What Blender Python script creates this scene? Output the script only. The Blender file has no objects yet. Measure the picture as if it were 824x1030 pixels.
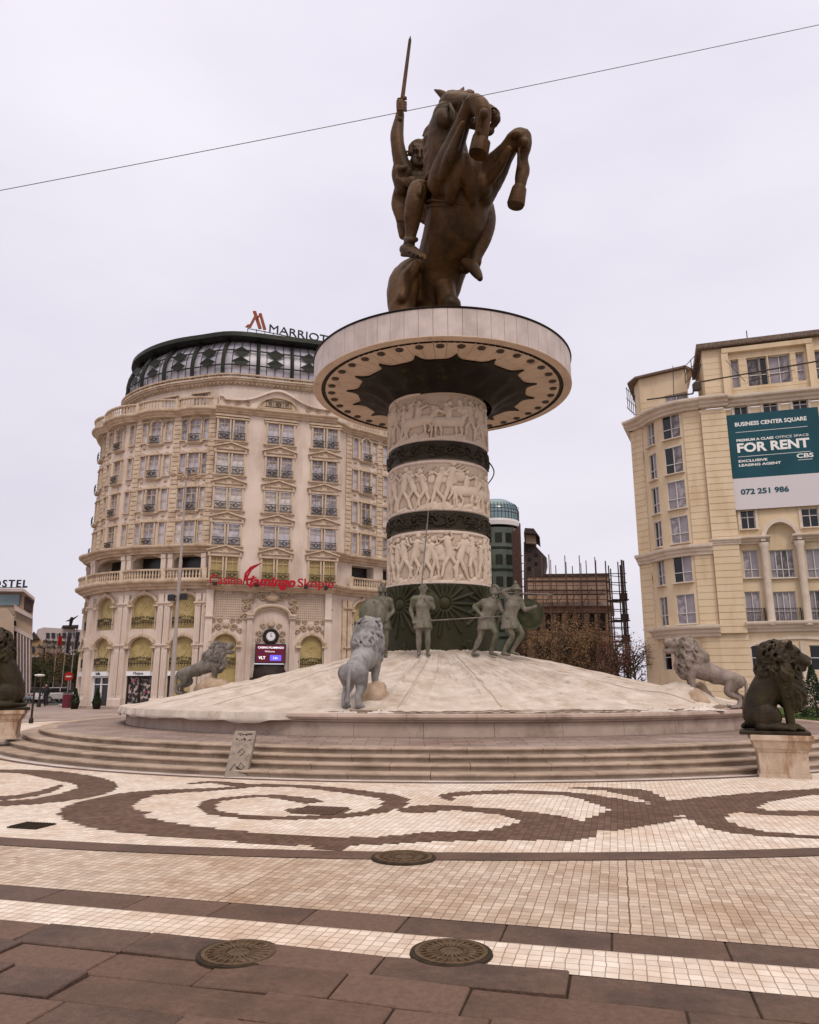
import bpy, bmesh, math, random
import numpy as np
from mathutils import Vector, Matrix, noise
random.seed(11)
SC = bpy.context.scene
COL = SC.collection
PI = math.pi
R = math.radians
# ------------------------------------------------------------------ camera model (used to survey real positions)
FPX, CX, CY, PITCH, CAMH = 760.0, 412.0, 515.0, R(13.0), 1.6
cP, sP = math.cos(PITCH), math.sin(PITCH)
def ray(u, v):
    x, y = (u-CX)/FPX, (CY-v)/FPX
    return Vector((x, cP - y*sP, sP + y*cP))
def at_y(u, v, y):
    d = ray(u, v); return Vector((0,0,CAMH)) + d*(y/d.y)
def at_z(u, v, z=0.0):
    d = ray(u, v); return Vector((0,0,CAMH)) + d*((z-CAMH)/d.z)
def zr(v, y):
    return CAMH + y*math.tan(PITCH + math.atan((CY-v)/FPX))

cam = bpy.data.cameras.new('camera'); camo = bpy.data.objects.new('camera', cam); COL.objects.link(camo)
camo.location = (0,0,CAMH); camo.rotation_euler = (R(90)+PITCH, 0, 0)
cam.sensor_fit = 'HORIZONTAL'; cam.sensor_width = 36; cam.lens = 36*FPX/824; cam.clip_end = 3000; cam.clip_start = .05
SC.camera = camo

# ------------------------------------------------------------------ materials
def nd(nt, t, **k):
    n = nt.nodes.new(t)
    for a, b in k.items():
        if a.startswith('_'): n.inputs[a[1:].replace('_',' ')].default_value = b
        else: setattr(n, a, b)
    return n
MATS = {}
def rgb(c): return (c[0], c[1], c[2], 1)
def mat(name, col, col2=None, rough=.7, metal=0.0, nscale=2.0, ndetail=6, lo=.35, hi=.65, bump=0.0, bscale=30.0, stain=None, sscale=.6, sth=(.55,.75), streak=False, spec=.2, emit=None, estr=0, alpha=None):
    m = bpy.data.materials.new(name); m.use_nodes = True
    nt = m.node_tree; b = nt.nodes['Principled BSDF']; L = nt.links
    b.inputs['Roughness'].default_value = rough; b.inputs['Metallic'].default_value = metal
    b.inputs['Specular IOR Level'].default_value = spec
    tc = nd(nt, 'ShaderNodeTexCoord'); out = tc.outputs['Object']
    if col2 is not None:
        no = nd(nt, 'ShaderNodeTexNoise', _Scale=nscale, _Detail=ndetail, _Roughness=.6); L.new(out, no.inputs['Vector'])
        cr = nd(nt, 'ShaderNodeValToRGB'); cr.color_ramp.elements[0].position = lo; cr.color_ramp.elements[1].position = hi
        cr.color_ramp.elements[0].color = rgb(col); cr.color_ramp.elements[1].color = rgb(col2)
        L.new(no.outputs['Fac'], cr.inputs['Fac']); c = cr.outputs['Color']
    else:
        rg = nd(nt, 'ShaderNodeRGB'); rg.outputs[0].default_value = rgb(col); c = rg.outputs[0]
    if stain is not None:
        mp = nd(nt, 'ShaderNodeMapping'); mp.inputs['Scale'].default_value = (1,1,.25) if streak else (1,1,1)
        L.new(out, mp.inputs['Vector'])
        n2 = nd(nt, 'ShaderNodeTexNoise', _Scale=sscale, _Detail=8, _Roughness=.7); L.new(mp.outputs[0], n2.inputs['Vector'])
        r2 = nd(nt, 'ShaderNodeMapRange', _From_Min=sth[0], _From_Max=sth[1]); L.new(n2.outputs['Fac'], r2.inputs['Value'])
        mx = nd(nt, 'ShaderNodeMix', data_type='RGBA'); L.new(r2.outputs[0], mx.inputs[0]); L.new(c, mx.inputs[6]); mx.inputs[7].default_value = rgb(stain)
        c = mx.outputs[2]
    L.new(c, b.inputs['Base Color'])
    if bump:
        n3 = nd(nt, 'ShaderNodeTexNoise', _Scale=bscale, _Detail=5); L.new(out, n3.inputs['Vector'])
        bp = nd(nt, 'ShaderNodeBump', _Strength=bump, _Distance=.02); L.new(n3.outputs['Fac'], bp.inputs['Height']); L.new(bp.outputs[0], b.inputs['Normal'])
    if emit is not None:
        b.inputs['Emission Color'].default_value = rgb(emit); b.inputs['Emission Strength'].default_value = estr
    MATS[name] = m
    return m

def brick_mat(name, cols, mortar, bw, rh, ms, offset=0.0, rough=.75, tint=None, tscale=.35, distort=.012, bump=.35, stain=None, swap=None, bias=0, squash=1, smooth=.15, seams=False, mossy=None, coord='Object'):
    m = bpy.data.materials.new(name); m.use_nodes = True
    nt = m.node_tree; b = nt.nodes['Principled BSDF']; L = nt.links
    b.inputs['Roughness'].default_value = rough; b.inputs['Specular IOR Level'].default_value = .14
    tc = nd(nt, 'ShaderNodeTexCoord'); v = tc.outputs[coord]
    if swap:
        sp = nd(nt, 'ShaderNodeSeparateXYZ'); cb = nd(nt, 'ShaderNodeCombineXYZ'); L.new(v, sp.inputs[0])
        for i, a in enumerate(swap): L.new(sp.outputs[a], cb.inputs[i])
        v = cb.outputs[0]
    v0 = v
    if distort:
        dn = nd(nt, 'ShaderNodeTexNoise', _Scale=6.0, _Detail=2); L.new(v0, dn.inputs['Vector'])
        vs = nd(nt, 'ShaderNodeVectorMath', operation='SUBTRACT'); L.new(dn.outputs['Color'], vs.inputs[0]); vs.inputs[1].default_value = (.5,.5,.5)
        vm = nd(nt, 'ShaderNodeVectorMath', operation='SCALE'); L.new(vs.outputs[0], vm.inputs[0]); vm.inputs['Scale'].default_value = distort*2
        va = nd(nt, 'ShaderNodeVectorMath', operation='ADD'); L.new(v0, va.inputs[0]); L.new(vm.outputs[0], va.inputs[1]); v = va.outputs[0]
    br = nd(nt, 'ShaderNodeTexBrick', offset=offset, squash=squash)
    br.inputs['Color1'].default_value = rgb(cols[0]); br.inputs['Color2'].default_value = rgb(cols[1]); br.inputs['Mortar'].default_value = rgb(mortar)
    br.inputs['Scale'].default_value = 1; br.inputs['Mortar Size'].default_value = ms; br.inputs['Mortar Smooth'].default_value = smooth
    br.inputs['Brick Width'].default_value = bw; br.inputs['Row Height'].default_value = rh; br.inputs['Bias'].default_value = bias
    L.new(v, br.inputs['Vector']); c = br.outputs['Color']
    if tint is not None:
        for k, (tcx, sc_, a, bb) in enumerate(tint):
            n2 = nd(nt, 'ShaderNodeTexNoise', _Scale=sc_, _Detail=7, _Roughness=.65); L.new(v0, n2.inputs['Vector'])
            r2 = nd(nt, 'ShaderNodeMapRange', _From_Min=a, _From_Max=bb); L.new(n2.outputs['Fac'], r2.inputs['Value'])
            mx = nd(nt, 'ShaderNodeMix', data_type='RGBA', blend_type='MULTIPLY'); L.new(r2.outputs[0], mx.inputs[0]); L.new(c, mx.inputs[6]); mx.inputs[7].default_value = rgb(tcx)
            c = mx.outputs[2]
    if mossy is not None:
        n4 = nd(nt, 'ShaderNodeTexNoise', _Scale=mossy[1], _Detail=6, _Roughness=.75); L.new(v0, n4.inputs['Vector'])
        r4 = nd(nt, 'ShaderNodeMapRange', _From_Min=mossy[2], _From_Max=mossy[3]); L.new(n4.outputs['Fac'], r4.inputs['Value'])
        m4 = nd(nt, 'ShaderNodeMix', data_type='RGBA'); L.new(r4.outputs[0], m4.inputs[0]); L.new(c, m4.inputs[6]); m4.inputs[7].default_value = rgb(mossy[0])
        c = m4.outputs[2]
    if seams:
        b2 = nd(nt, 'ShaderNodeTexBrick', offset=0)
        for kk, vv in (('Color1',(1,1,1,1)),('Color2',(.86,.84,.82,1)),('Mortar',(.42,.36,.3,1))): b2.inputs[kk].default_value = vv
        b2.inputs['Scale'].default_value = 1; b2.inputs['Mortar Size'].default_value = .007; b2.inputs['Brick Width'].default_value = 3.04; b2.inputs['Row Height'].default_value = 60.0
        L.new(v, b2.inputs['Vector'])
        m5 = nd(nt, 'ShaderNodeMix', data_type='RGBA', blend_type='MULTIPLY'); m5.inputs[0].default_value = .8; L.new(c, m5.inputs[6]); L.new(b2.outputs['Color'], m5.inputs[7])
        c = m5.outputs[2]
    L.new(c, b.inputs['Base Color'])
    if bump:
        n3 = nd(nt, 'ShaderNodeTexNoise', _Scale=45.0, _Detail=5); L.new(v0, n3.inputs['Vector'])
        ma = nd(nt, 'ShaderNodeMath', operation='MULTIPLY_ADD'); L.new(br.outputs['Fac'], ma.inputs[0]); ma.inputs[1].default_value = -1.2; L.new(n3.outputs['Fac'], ma.inputs[2])
        bp = nd(nt, 'ShaderNodeBump', _Strength=bump, _Distance=.01); L.new(ma.outputs[0], bp.inputs['Height']); L.new(bp.outputs[0], b.inputs['Normal'])
    MATS[name] = m
    return m

# ------------------------------------------------------------------ objects
def wm(o):
    m = Matrix.LocRotScale(o.location, o.rotation_euler, o.scale)
    return wm(o.parent) @ m if o.parent else m
def tag(o, label=None, cat=None, group=None, kind=None):
    if label: o['label'] = label
    if cat: o['category'] = cat
    if group: o['group'] = group
    if kind: o['kind'] = kind
    return o
def thing(name, loc, label=None, cat=None, rz=0, group=None, kind=None, parent=None):
    o = bpy.data.objects.new(name, None); COL.objects.link(o); o.location = loc; o.rotation_euler = (0,0,rz); o.parent = parent
    o.empty_display_size = .2
    return tag(o, label, cat, group, kind)
def copy_tree(o, parent=None, kids=None):
    if kids is None:
        kids = {}
        for x in bpy.data.objects:
            if x.parent: kids.setdefault(x.parent, []).append(x)
    c = o.copy(); COL.objects.link(c); c.parent = parent
    for ch in kids.get(o, []): copy_tree(ch, c, kids)
    return c

class MB:
    def __init__(s): s.v = []; s.f = []; s.mi = []
    def add(s, vs, fs, M=None, mi=0):
        b = len(s.v)
        if M is not None: vs = [M @ Vector(p) for p in vs]
        s.v += [tuple(p) for p in vs]; s.f += [tuple(b+i for i in f) for f in fs]; s.mi += [mi]*len(fs)
        return s
    def box(s, c, d, M=None, bev=0, mi=0):
        x, y, z = d[0]/2, d[1]/2, d[2]/2; cx, cy, cz = c
        if bev <= 0:
            vs = [(cx+i*x, cy+j*y, cz+k*z) for i in (-1,1) for j in (-1,1) for k in (-1,1)]
            fs = [(0,1,3,2),(4,6,7,5),(0,4,5,1),(2,3,7,6),(0,2,6,4),(1,5,7,3)]
            return s.add(vs, fs, M, mi)
        b = min(bev, x*.9, y*.9, z*.9)
        prof = lambda X, Y: [(X,-Y+b),(X,Y-b),(X-b,Y),(-X+b,Y),(-X,Y-b),(-X,-Y+b),(-X+b,-Y),(X-b,-Y)]
        rings = [(x-b,y-b,-z),(x,y,-z+b),(x,y,z-b),(x-b,y-b,z)]
        vs = []
        for X, Y, Z in rings: vs += [(cx+p, cy+q, cz+Z) for p, q in prof(X, Y)]
        fs = []
        for r in range(3):
            for i in range(8): fs.append((r*8+i, r*8+(i+1)%8, r*8+8+(i+1)%8, r*8+8+i))
        fs.append(tuple(range(7,-1,-1))); fs.append(tuple(24+i for i in range(8)))
        return s.add(vs, fs, M, mi)
    def tube(s, pts, r, n=8, caps=True, M=None, mi=0):
        pts = [Vector(p) for p in pts]
        rs = r if isinstance(r, (list, tuple)) else [r]*len(pts)
        vs, fs = [], []; up = None
        for i, p in enumerate(pts):
            t = (pts[min(i+1, len(pts)-1)] - pts[max(i-1,0)]).normalized()
            if up is None: up = Vector((0,0,1)) if abs(t.z) < .9 else Vector((1,0,0))
            a = t.cross(up).normalized(); up = a.cross(t).normalized()
            for k in range(n):
                an = 2*PI*k/n; vs.append(p + (a*math.cos(an)+up*math.sin(an))*rs[i])
        for i in range(len(pts)-1):
            for k in range(n): fs.append((i*n+k, i*n+(k+1)%n, (i+1)*n+(k+1)%n, (i+1)*n+k))
        if caps: fs.append(tuple(range(n-1,-1,-1))); fs.append(tuple((len(pts)-1)*n+k for k in range(n)))
        return s.add(vs, fs, M, mi)
    def lathe(s, prof, n=32, M=None, a0=0, a1=2*PI, mi=0):
        full = abs(a1-a0-2*PI) < 1e-6; m = n if full else n+1
        vs = [(r*math.cos(a0+(a1-a0)*k/n), r*math.sin(a0+(a1-a0)*k/n), z) for r, z in prof for k in range(m)]
        fs = []
        for i in range(len(prof)-1):
            for k in range(n):
                k2 = (k+1)%m; fs.append((i*m+k, i*m+k2, (i+1)*m+k2, (i+1)*m+k))
        return s.add(vs, fs, M, mi)
    def arcblock(s, prof, a0, a1, n, M=None):       # closed profile swept over an arc with end caps
        m = len(prof); vs, fs = [], []
        for k in range(n+1):
            a = a0+(a1-a0)*k/n
            vs += [(r*math.cos(a), r*math.sin(a), z) for r, z in prof]
        for k in range(n):
            for i in range(m): fs.append((k*m+i, k*m+(i+1)%m, (k+1)*m+(i+1)%m, (k+1)*m+i))
        fs.append(tuple(range(m))); fs.append(tuple(n*m+i for i in range(m-1,-1,-1)))
        return s.add(vs, fs, M)
    def ell(s, c, r, n=12, m=8, M=None, rot=None, mi=0):
        vs = [(0,0,-1)]; fs = []
        for i in range(1,m):
            t = -PI/2+PI*i/m
            vs += [(math.cos(t)*math.cos(2*PI*k/n), math.cos(t)*math.sin(2*PI*k/n), math.sin(t)) for k in range(n)]
        vs.append((0,0,1)); last = len(vs)-1
        for k in range(n): fs.append((0, 1+(k+1)%n, 1+k)); fs.append((last, last-n+k, last-n+(k+1)%n))
        for i in range(m-2):
            for k in range(n): fs.append((1+i*n+k, 1+i*n+(k+1)%n, 1+(i+1)*n+(k+1)%n, 1+(i+1)*n+k))
        out = []
        for p in vs:
            q = Vector((p[0]*r[0], p[1]*r[1], p[2]*r[2]))
            if rot is not None: q = rot @ q
            out.append(q + Vector(c))
        return s.add(out, fs, M, mi)
    def prism(s, poly, a, b, axis='z', M=None, mi=0):   # polygon in 2D extruded; axis y: poly is (x,z)
        n = len(poly)
        if axis == 'z': vs = [(p[0],p[1],a) for p in poly]+[(p[0],p[1],b) for p in poly]
        elif axis == 'y': vs = [(p[0],a,p[1]) for p in poly]+[(p[0],b,p[1]) for p in poly]
        else: vs = [(a,p[0],p[1]) for p in poly]+[(b,p[0],p[1]) for p in poly]
        fs = [tuple(range(n-1,-1,-1)), tuple(range(n,2*n))]+[(i,(i+1)%n,n+(i+1)%n,n+i) for i in range(n)]
        return s.add(vs, fs, M, mi)
    def build(s, name, m, parent=None, smooth=False, local=False, flat_angle=None, fix=True):
        me = bpy.data.meshes.new(name)
        vs = s.v
        if parent is not None and not local:
            I = wm(parent).inverted(); vs = [tuple(I @ Vector(p)) for p in vs]
        me.from_pydata(vs, [], s.f); me.validate()
        ms = m if isinstance(m, (list, tuple)) else [m]
        for q in ms: me.materials.append(MATS[q] if isinstance(q, str) else q)
        if len(ms) > 1 and len(me.polygons) == len(s.mi): me.polygons.foreach_set('material_index', s.mi)
        if fix:
            bm = bmesh.new(); bm.from_mesh(me); bmesh.ops.recalc_face_normals(bm, faces=bm.faces); bm.to_mesh(me); bm.free()
        if smooth:
            me.polygons.foreach_set('use_smooth', [True]*len(me.polygons))
            if flat_angle: me.set_sharp_from_angle(angle=R(flat_angle))
        o = bpy.data.objects.new(name, me); COL.objects.link(o); o.parent = parent
        return o

# organic bodies: overlapping tapered limbs fused into one continuous skin
def cat(pts, n=4):
    out = []
    P = [pts[0]]+list(pts)+[pts[-1]]
    for i in range(1, len(P)-2):
        for k in range(n):
            t = k/n; q = []
            for a, b, c, d in zip(P[i-1], P[i], P[i+1], P[i+2]):
                q.append(.5*((2*b)+(c-a)*t+(2*a-5*b+4*c-d)*t*t+(3*b-a-3*c+d)*t**3))
            out.append(q)
    out.append(list(P[-2])); return out
def chain(mb, pts, n=10, sub=4, M=None):
    """pts: (x,y,z,r); rounded ends"""
    q = cat(pts, sub) if len(pts) > 2 else [list(pts[0]), list(pts[1])]
    a, b = Vector(q[0][:3]), Vector(q[1][:3]); ra = q[0][3]
    c, d = Vector(q[-1][:3]), Vector(q[-2][:3]); rc = q[-1][3]
    t0 = (a-b).normalized(); t1 = (c-d).normalized()
    P = [tuple(a+t0*ra*x)+(ra*y,) for x, y in ((.98,.2),(.85,.53),(.5,.87))] + [tuple(x) for x in q] + [tuple(c+t1*rc*x)+(rc*y,) for x, y in ((.5,.87),(.85,.53),(.98,.2))]
    mb.tube([p[:3] for p in P], [max(p[3], 1e-4) for p in P], n, M=M)
def organic(name, mb, m, voxel, parent=None, it=2, disp=None):
    me = bpy.data.meshes.new('tmp'); me.from_pydata(mb.v, [], mb.f)
    bm = bmesh.new(); bm.from_mesh(me); bmesh.ops.recalc_face_normals(bm, faces=bm.faces); bm.to_mesh(me); bm.free()
    o = bpy.data.objects.new('tmp', me); COL.objects.link(o)
    md = o.modifiers.new('r', 'REMESH'); md.mode = 'VOXEL'; md.voxel_size = voxel; md.adaptivity = 0
    if it: sm = o.modifiers.new('s', 'SMOOTH'); sm.factor = .5; sm.iterations = it
    dg = bpy.context.evaluated_depsgraph_get(); dg.update()
    ev = o.evaluated_get(dg); me2 = bpy.data.meshes.new_from_object(ev)
    bpy.data.objects.remove(o); bpy.data.meshes.remove(me)
    if disp:
        sc, am = disp
        me2.calc_loop_triangles()
        n = len(me2.vertices); co = np.empty(n*3); me2.vertices.foreach_get('co', co); co = co.reshape(-1,3)
        no = np.empty(n*3); me2.vertices.foreach_get('normal', no); no = no.reshape(-1,3)
        d = np.array([noise.noise(Vector(c)*sc)+.5*noise.noise(Vector(c)*sc*2.3) for c in co])
        co += no*(d*am)[:,None]; me2.vertices.foreach_set('co', co.ravel())
    if parent is not None: me2.transform(wm(parent).inverted())
    me2.materials.clear(); me2.materials.append(MATS[m]); me2.name = name
    me2.polygons.foreach_set('use_smooth', [True]*len(me2.polygons))
    o2 = bpy.data.objects.new(name, me2); COL.objects.link(o2); o2.parent = parent
    return o2
def text_mesh(name, body, size, m, parent, M, extrude=.02, offset=0, shear=0, align='LEFT', width=None, spacing=1.0):
    cu = bpy.data.curves.new('t', 'FONT'); cu.body = body; cu.size = size; cu.extrude = extrude; cu.offset = offset; cu.shear = shear; cu.align_x = align; cu.space_character = spacing
    cu.resolution_u = 3
    o = bpy.data.objects.new('t', cu); COL.objects.link(o)
    dg = bpy.context.evaluated_depsgraph_get(); dg.update()
    me = bpy.data.meshes.new_from_object(o.evaluated_get(dg)); bpy.data.objects.remove(o)
    if width:
        xs = [v.co.x for v in me.vertices]; w = max(xs)-min(xs); x0 = min(xs)
        for v in me.vertices: v.co.x = (v.co.x-x0)*width/w
    me.transform(M)
    if parent is not None: me.transform(wm(parent).inverted())
    me.materials.clear(); me.materials.append(MATS[m]); me.name = name
    o2 = bpy.data.objects.new(name, me); COL.objects.link(o2); o2.parent = parent
    return o2
def basis(o, x, z):          # matrix with given local x and z(world up for text y)
    x = Vector(x).normalized(); y = Vector(z).normalized(); n = x.cross(y)
    return Matrix(((x.x,y.x,n.x,o[0]),(x.y,y.y,n.y,o[1]),(x.z,y.z,n.z,o[2]),(0,0,0,1)))
# ------------------------------------------------------------------ materials list
mat('bronze', (.060,.027,.008), (.115,.054,.017), rough=.52, metal=.15, nscale=.9, stain=(.026,.016,.005), sscale=.7, sth=(.42,.66), streak=True, bump=.8, bscale=7, spec=.22)
mat('bronze_dark', (.010,.006,.004), (.020,.012,.007), rough=.5, metal=.3, nscale=2, stain=(.04,.05,.015), sscale=2.2, sth=(.55,.72), bump=.6, bscale=25)
mat('bronze_lion', (.018,.013,.008), (.048,.035,.019), rough=.5, metal=.25, nscale=3, stain=(.040,.036,.009), sscale=2.5, sth=(.52,.7), streak=True, bump=.6, bscale=30)
mat('bronze_pale', (.11,.095,.085), (.22,.19,.175), rough=.62, metal=.1, nscale=3, stain=(.075,.08,.045), sscale=2.0, sth=(.5,.72), streak=True, bump=.5, bscale=30)
mat('bronze_green', (.13,.115,.09), (.22,.195,.155), rough=.6, metal=.1, nscale=4, stain=(.05,.07,.025), sscale=3, sth=(.45,.7), streak=True, bump=.6, bscale=30)
mat('relief_green', (.035,.038,.016), (.065,.065,.03), rough=.6, metal=.1, nscale=2.5, stain=(.015,.02,.008), sscale=3, sth=(.4,.7), bump=.8, bscale=14)
mat('steel', (.45,.45,.44), rough=.4, metal=.8)
mat('marble_panel', (.47,.40,.37), (.60,.52,.48), rough=.5, nscale=1.3, stain=(.36,.30,.27), sscale=1.5, streak=True, sth=(.45,.8))
mat('soffit_stone', (.50,.38,.29), (.60,.47,.37), rough=.6, nscale=.8, stain=(.33,.22,.15), sscale=1.2)
mat('step_stone', (.31,.235,.175), (.44,.345,.27), rough=.7, nscale=2.2, stain=(.17,.115,.082), sscale=1.3, sth=(.48,.75), bump=.3, bscale=20)
mat('rim_stone', (.37,.28,.225), (.47,.37,.31), rough=.65, nscale=1.4, stain=(.19,.13,.10), sscale=.9, sth=(.5,.75), bump=.2)
mat('pedestal_stone', (.40,.30,.21), (.56,.44,.34), rough=.75, nscale=2.5, stain=(.25,.13,.06), sscale=2.4, sth=(.5,.66), streak=True, bump=.4, bscale=18)
mat('tarp', (.47,.395,.33), (.62,.545,.475), rough=.65, nscale=1.6, stain=(.36,.27,.20), sscale=1.5, sth=(.5,.72), bump=.6, bscale=10)
mat('rock', (.30,.21,.14), (.45,.34,.25), rough=.85, nscale=2.5, bump=.7, bscale=12)
mat('granite_slab', (.105,.060,.042), (.155,.095,.070), rough=.62, nscale=24, lo=.3, hi=.7, stain=(.062,.040,.030), sscale=1.3, sth=(.42,.72), bump=.5, bscale=60)
mat('granite_slab_dark', (.094,.056,.040), (.142,.088,.065), rough=.55, nscale=20, lo=.3, hi=.7, stain=(.05,.034,.026), sscale=1.7, sth=(.42,.72), bump=.5, bscale=60)
mat('granite_slab_light', (.115,.068,.049), (.166,.104,.078), rough=.68, nscale=28, lo=.3, hi=.7, stain=(.075,.05,.04), sscale=1.0, sth=(.5,.75), bump=.5, bscale=60)
mat('joint_dirt', (.022,.015,.010), (.045,.032,.018), rough=.9, nscale=9)
mat('iron_cover', (.095,.058,.032), (.15,.098,.058), rough=.6, metal=.4, nscale=10, stain=(.06,.065,.02), sscale=7, bump=.6, bscale=50)
ST = dict(distort=.013, bump=.45, mossy=((.13,.09,.05), 3.4, .63, .72))
brick_mat('sett_white', ((.62,.545,.47),(.78,.71,.63)), (.36,.29,.235), .076, .090, .0040, tint=[((.84,.74,.66), .5, .45, .66), ((.86,.80,.76), 3.5, .4, .65)], **ST)
brick_mat('sett_cream', ((.45,.37,.30),(.63,.54,.45)), (.25,.19,.145), .076, .090, .0040, tint=[((.82,.72,.64), .45, .45, .66), ((.84,.77,.72), 3.0, .4, .65)], seams=True, **ST)
brick_mat('sett_dark', ((.105,.062,.043),(.165,.103,.074)), (.055,.037,.028), .076, .090, .0035, tint=[((.8,.75,.7), .9, .4, .65)], distort=.01, bump=.4)
brick_mat('plaza_far', ((.30,.24,.21),(.42,.34,.31)), (.18,.14,.12), .9, .45, .02, offset=.5, tint=[((.75,.7,.68), .2, .4, .65)], distort=0, bump=.1)
brick_mat('platform_paving', ((.24,.18,.155),(.34,.265,.235)), (.13,.09,.07), .6, .3, .012, offset=.5, tint=[((.65,.58,.55), .5, .4, .65)], distort=0, bump=.2, rough=.6)
mat('asphalt', (.045,.042,.042), (.07,.066,.064), rough=.8, nscale=3)
mat('grass', (.035,.06,.012), (.07,.10,.025), rough=.9, nscale=5, bump=.8, bscale=40)

CEN = Vector((1.1, 28.0, 0))
# ------------------------------------------------------------------ ground
g = MB(); g.add([(-600,-300,-.012),(600,-300,-.012),(600,900,-.012),(-600,900,-.012)], [(0,1,2,3)])
tag(g.build('ground', 'plaza_far'), kind='structure')
ROT = R(-14.9)                    # paving grid follows the straight edge stripe
GM = Matrix.Rotation(ROT, 4, 'Z')
def grid_obj(mb_, name, m, z=0):
    o = mb_.build(name, m); o.rotation_euler = (0,0,ROT); o.location.z = z; return o
def st(p): return (GM.inverted() @ Vector((p[0],p[1],0))).xy
def arc_cells(c, r0, r1, n, a0, a1):
    s_ = MB(); s_.lathe([(r0,0),(r1,0)], n, a0=a0, a1=a1, M=Matrix.Translation(c)); return s_
# sett field between the stripe and the ring band, and mosaic field
cst = st(CEN)
field = MB()
nn = 160; t0 = 5.70
# cream: area t>5.70 outside R=20.2
vs, fs = [], []
for k in range(nn+1):
    s_ = -24+48*k/nn
    dx = s_-cst[0]; rr = 20.0
    ty = cst[1]-math.sqrt(max(rr*rr-dx*dx, 0)) if abs(dx) < rr else cst[1]
    vs += [(s_, t0, 0), (s_, max(ty, t0+.01), 0)]
for k in range(nn): fs.append((2*k, 2*k+2, 2*k+3, 2*k+1))
field.add(vs, fs)
field.add([(-60,t0,-.001),(-24,t0,-.001),(-24,cst[1],-.001),(-60,cst[1],-.001)], [(0,1,2,3)]); field.add([(24,t0,-.001),(60,t0,-.001),(60,cst[1],-.001),(24,cst[1],-.001)], [(0,1,2,3)])
tag(grid_obj(field, 'plaza_paving', 'sett_cream'), kind='structure')
mo = MB(); mo.lathe([(12,0),(20.2,0)], 256, M=Matrix.Translation((cst[0],cst[1],0)))
tag(grid_obj(mo, 'mosaic_paving', 'sett_white', .003), kind='structure')
# ring bands and stripe
bd = MB(); bd.lathe([(20.0,0),(20.34,0)], 256, M=Matrix.Translation((cst[0],cst[1],0)))
bd.lathe([(14.42,0),(14.56,0)], 256, M=Matrix.Translation((cst[0],cst[1],0)))
tag(grid_obj(bd, 'paving_band', 'granite_slab', .007), kind='structure')
ap = MB(); ap.lathe([(13.0,0),(14.40,0)], 256, M=Matrix.Translation((cst[0],cst[1],0)))
mat('apron_stone', (.50,.42,.38), (.62,.54,.50), rough=.6, nscale=2, stain=(.35,.28,.24), sscale=1.2, sth=(.45,.7))
tag(grid_obj(ap, 'apron_paving', 'apron_stone', .006), kind='structure')
ws = MB(); ws.add([(-60,4.865,0),(60,4.865,0),(60,5.32,0),(-60,5.32,0)], [(0,1,2,3)])
tag(grid_obj(ws, 'white_sett_strip', 'sett_white', 0), kind='structure')
# slabs: real blocks with gaps, a few lifted or tilted
sl = MB(); rs = random.Random(5)
def slab(x0, x1, y0, y1, dz=0, tx=0, ty=0, g_=.011):
    c = ((x0+x1)/2, (y0+y1)/2, 0); M = Matrix.Translation((c[0],c[1],dz)) @ Matrix.Rotation(tx,4,'X') @ Matrix.Rotation(ty,4,'Y')
    sl.box((0,0,-.03), (x1-x0-g_, y1-y0-g_, .06), M, bev=.006, mi=rs.randrange(3))
x = -20.0
while x < 20:
    w = .78 if x < -4 else .70
    slab(x, x+w, 5.32, 5.70, rs.uniform(-.001,.002)); x += w
row = 4.865; k = 0
while row > -6:
    h = .355
    x = -14 - rs.random()
    while x < 14:
        w = rs.choice([.55,.72,.95,.95,1.1]) if x > -.8 else rs.choice([.5,.7,.8,1.1])
        lift = rs.random()
        near_left = x < 0
        dz = rs.uniform(0,.003); tx = rs.uniform(-.002,.002); ty = 0
        if near_left and row > 2.5 and lift > .55: dz = .014; tx = R(rs.uniform(-1.2,2.2)); ty = R(rs.uniform(-1.3,1.3))
        slab(x, x+w, row-h, row, dz, tx, ty); x += w
    row -= h; k += 1
tag(grid_obj(sl, 'slab_paving', ['granite_slab','granite_slab_dark','granite_slab_light'], 0), kind='structure')
gd = MB(); gd.add([(-20,-6,-.0),(20,-6,0),(20,5.72,0),(-20,5.72,0)], [(0,1,2,3)])
tag(grid_obj(gd, 'paving_bed', 'joint_dirt', -.008), kind='structure')

# scroll mosaic: dark setts filling traced outlines on the real sett grid
def smooth_poly(pts, n=5):
    P = pts; out = []; N = len(P)
    for i in range(N):
        a, b, c, d = P[i-1], P[i], P[(i+1)%N], P[(i+2)%N]
        for k in range(n):
            t = k/n; out.append(tuple(.5*((2*q)+(r-p)*t+(2*p-5*q+4*r-s_)*t*t+(3*q-p-3*r+s_)*t**3) for p, q, r, s_ in zip(a,b,c,d)))
    return out
def stroke(pts):        # (u,v,halfwidth_px_vertical) path -> polygon in image survey space
    q = cat(pts, 6); up, dn = [], []
    for i in range(len(q)):
        a = q[max(i-1,0)]; b = q[min(i+1,len(q)-1)]
        g0, g1 = at_z(a[0],a[1]), at_z(b[0],b[1]); t = (g1-g0).normalized(); nrm = Vector((-t.y,t.x,0)); c = at_z(q[i][0],q[i][1]); w = q[i][2]*.84
        up.append(c+nrm*w); dn.append(c-nrm*w)
    return [tuple(st(p)) for p in up+dn[::-1]]
polys = []
def area(pts): polys.append([tuple(st(at_z(*p))) for p in pts])
# half widths in metres
# big left hook (seen at left edge)
polys.append(stroke([(-60,778,.35),(20,776,.32),(70,782,.42),(98,790,.34),(82,799,.42),(40,806,.34),(-10,809,.3),(-60,812,.2)]))
polys.append(stroke([(-30,806,.3),(30,800,.2),(62,790,.05)]))
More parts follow.
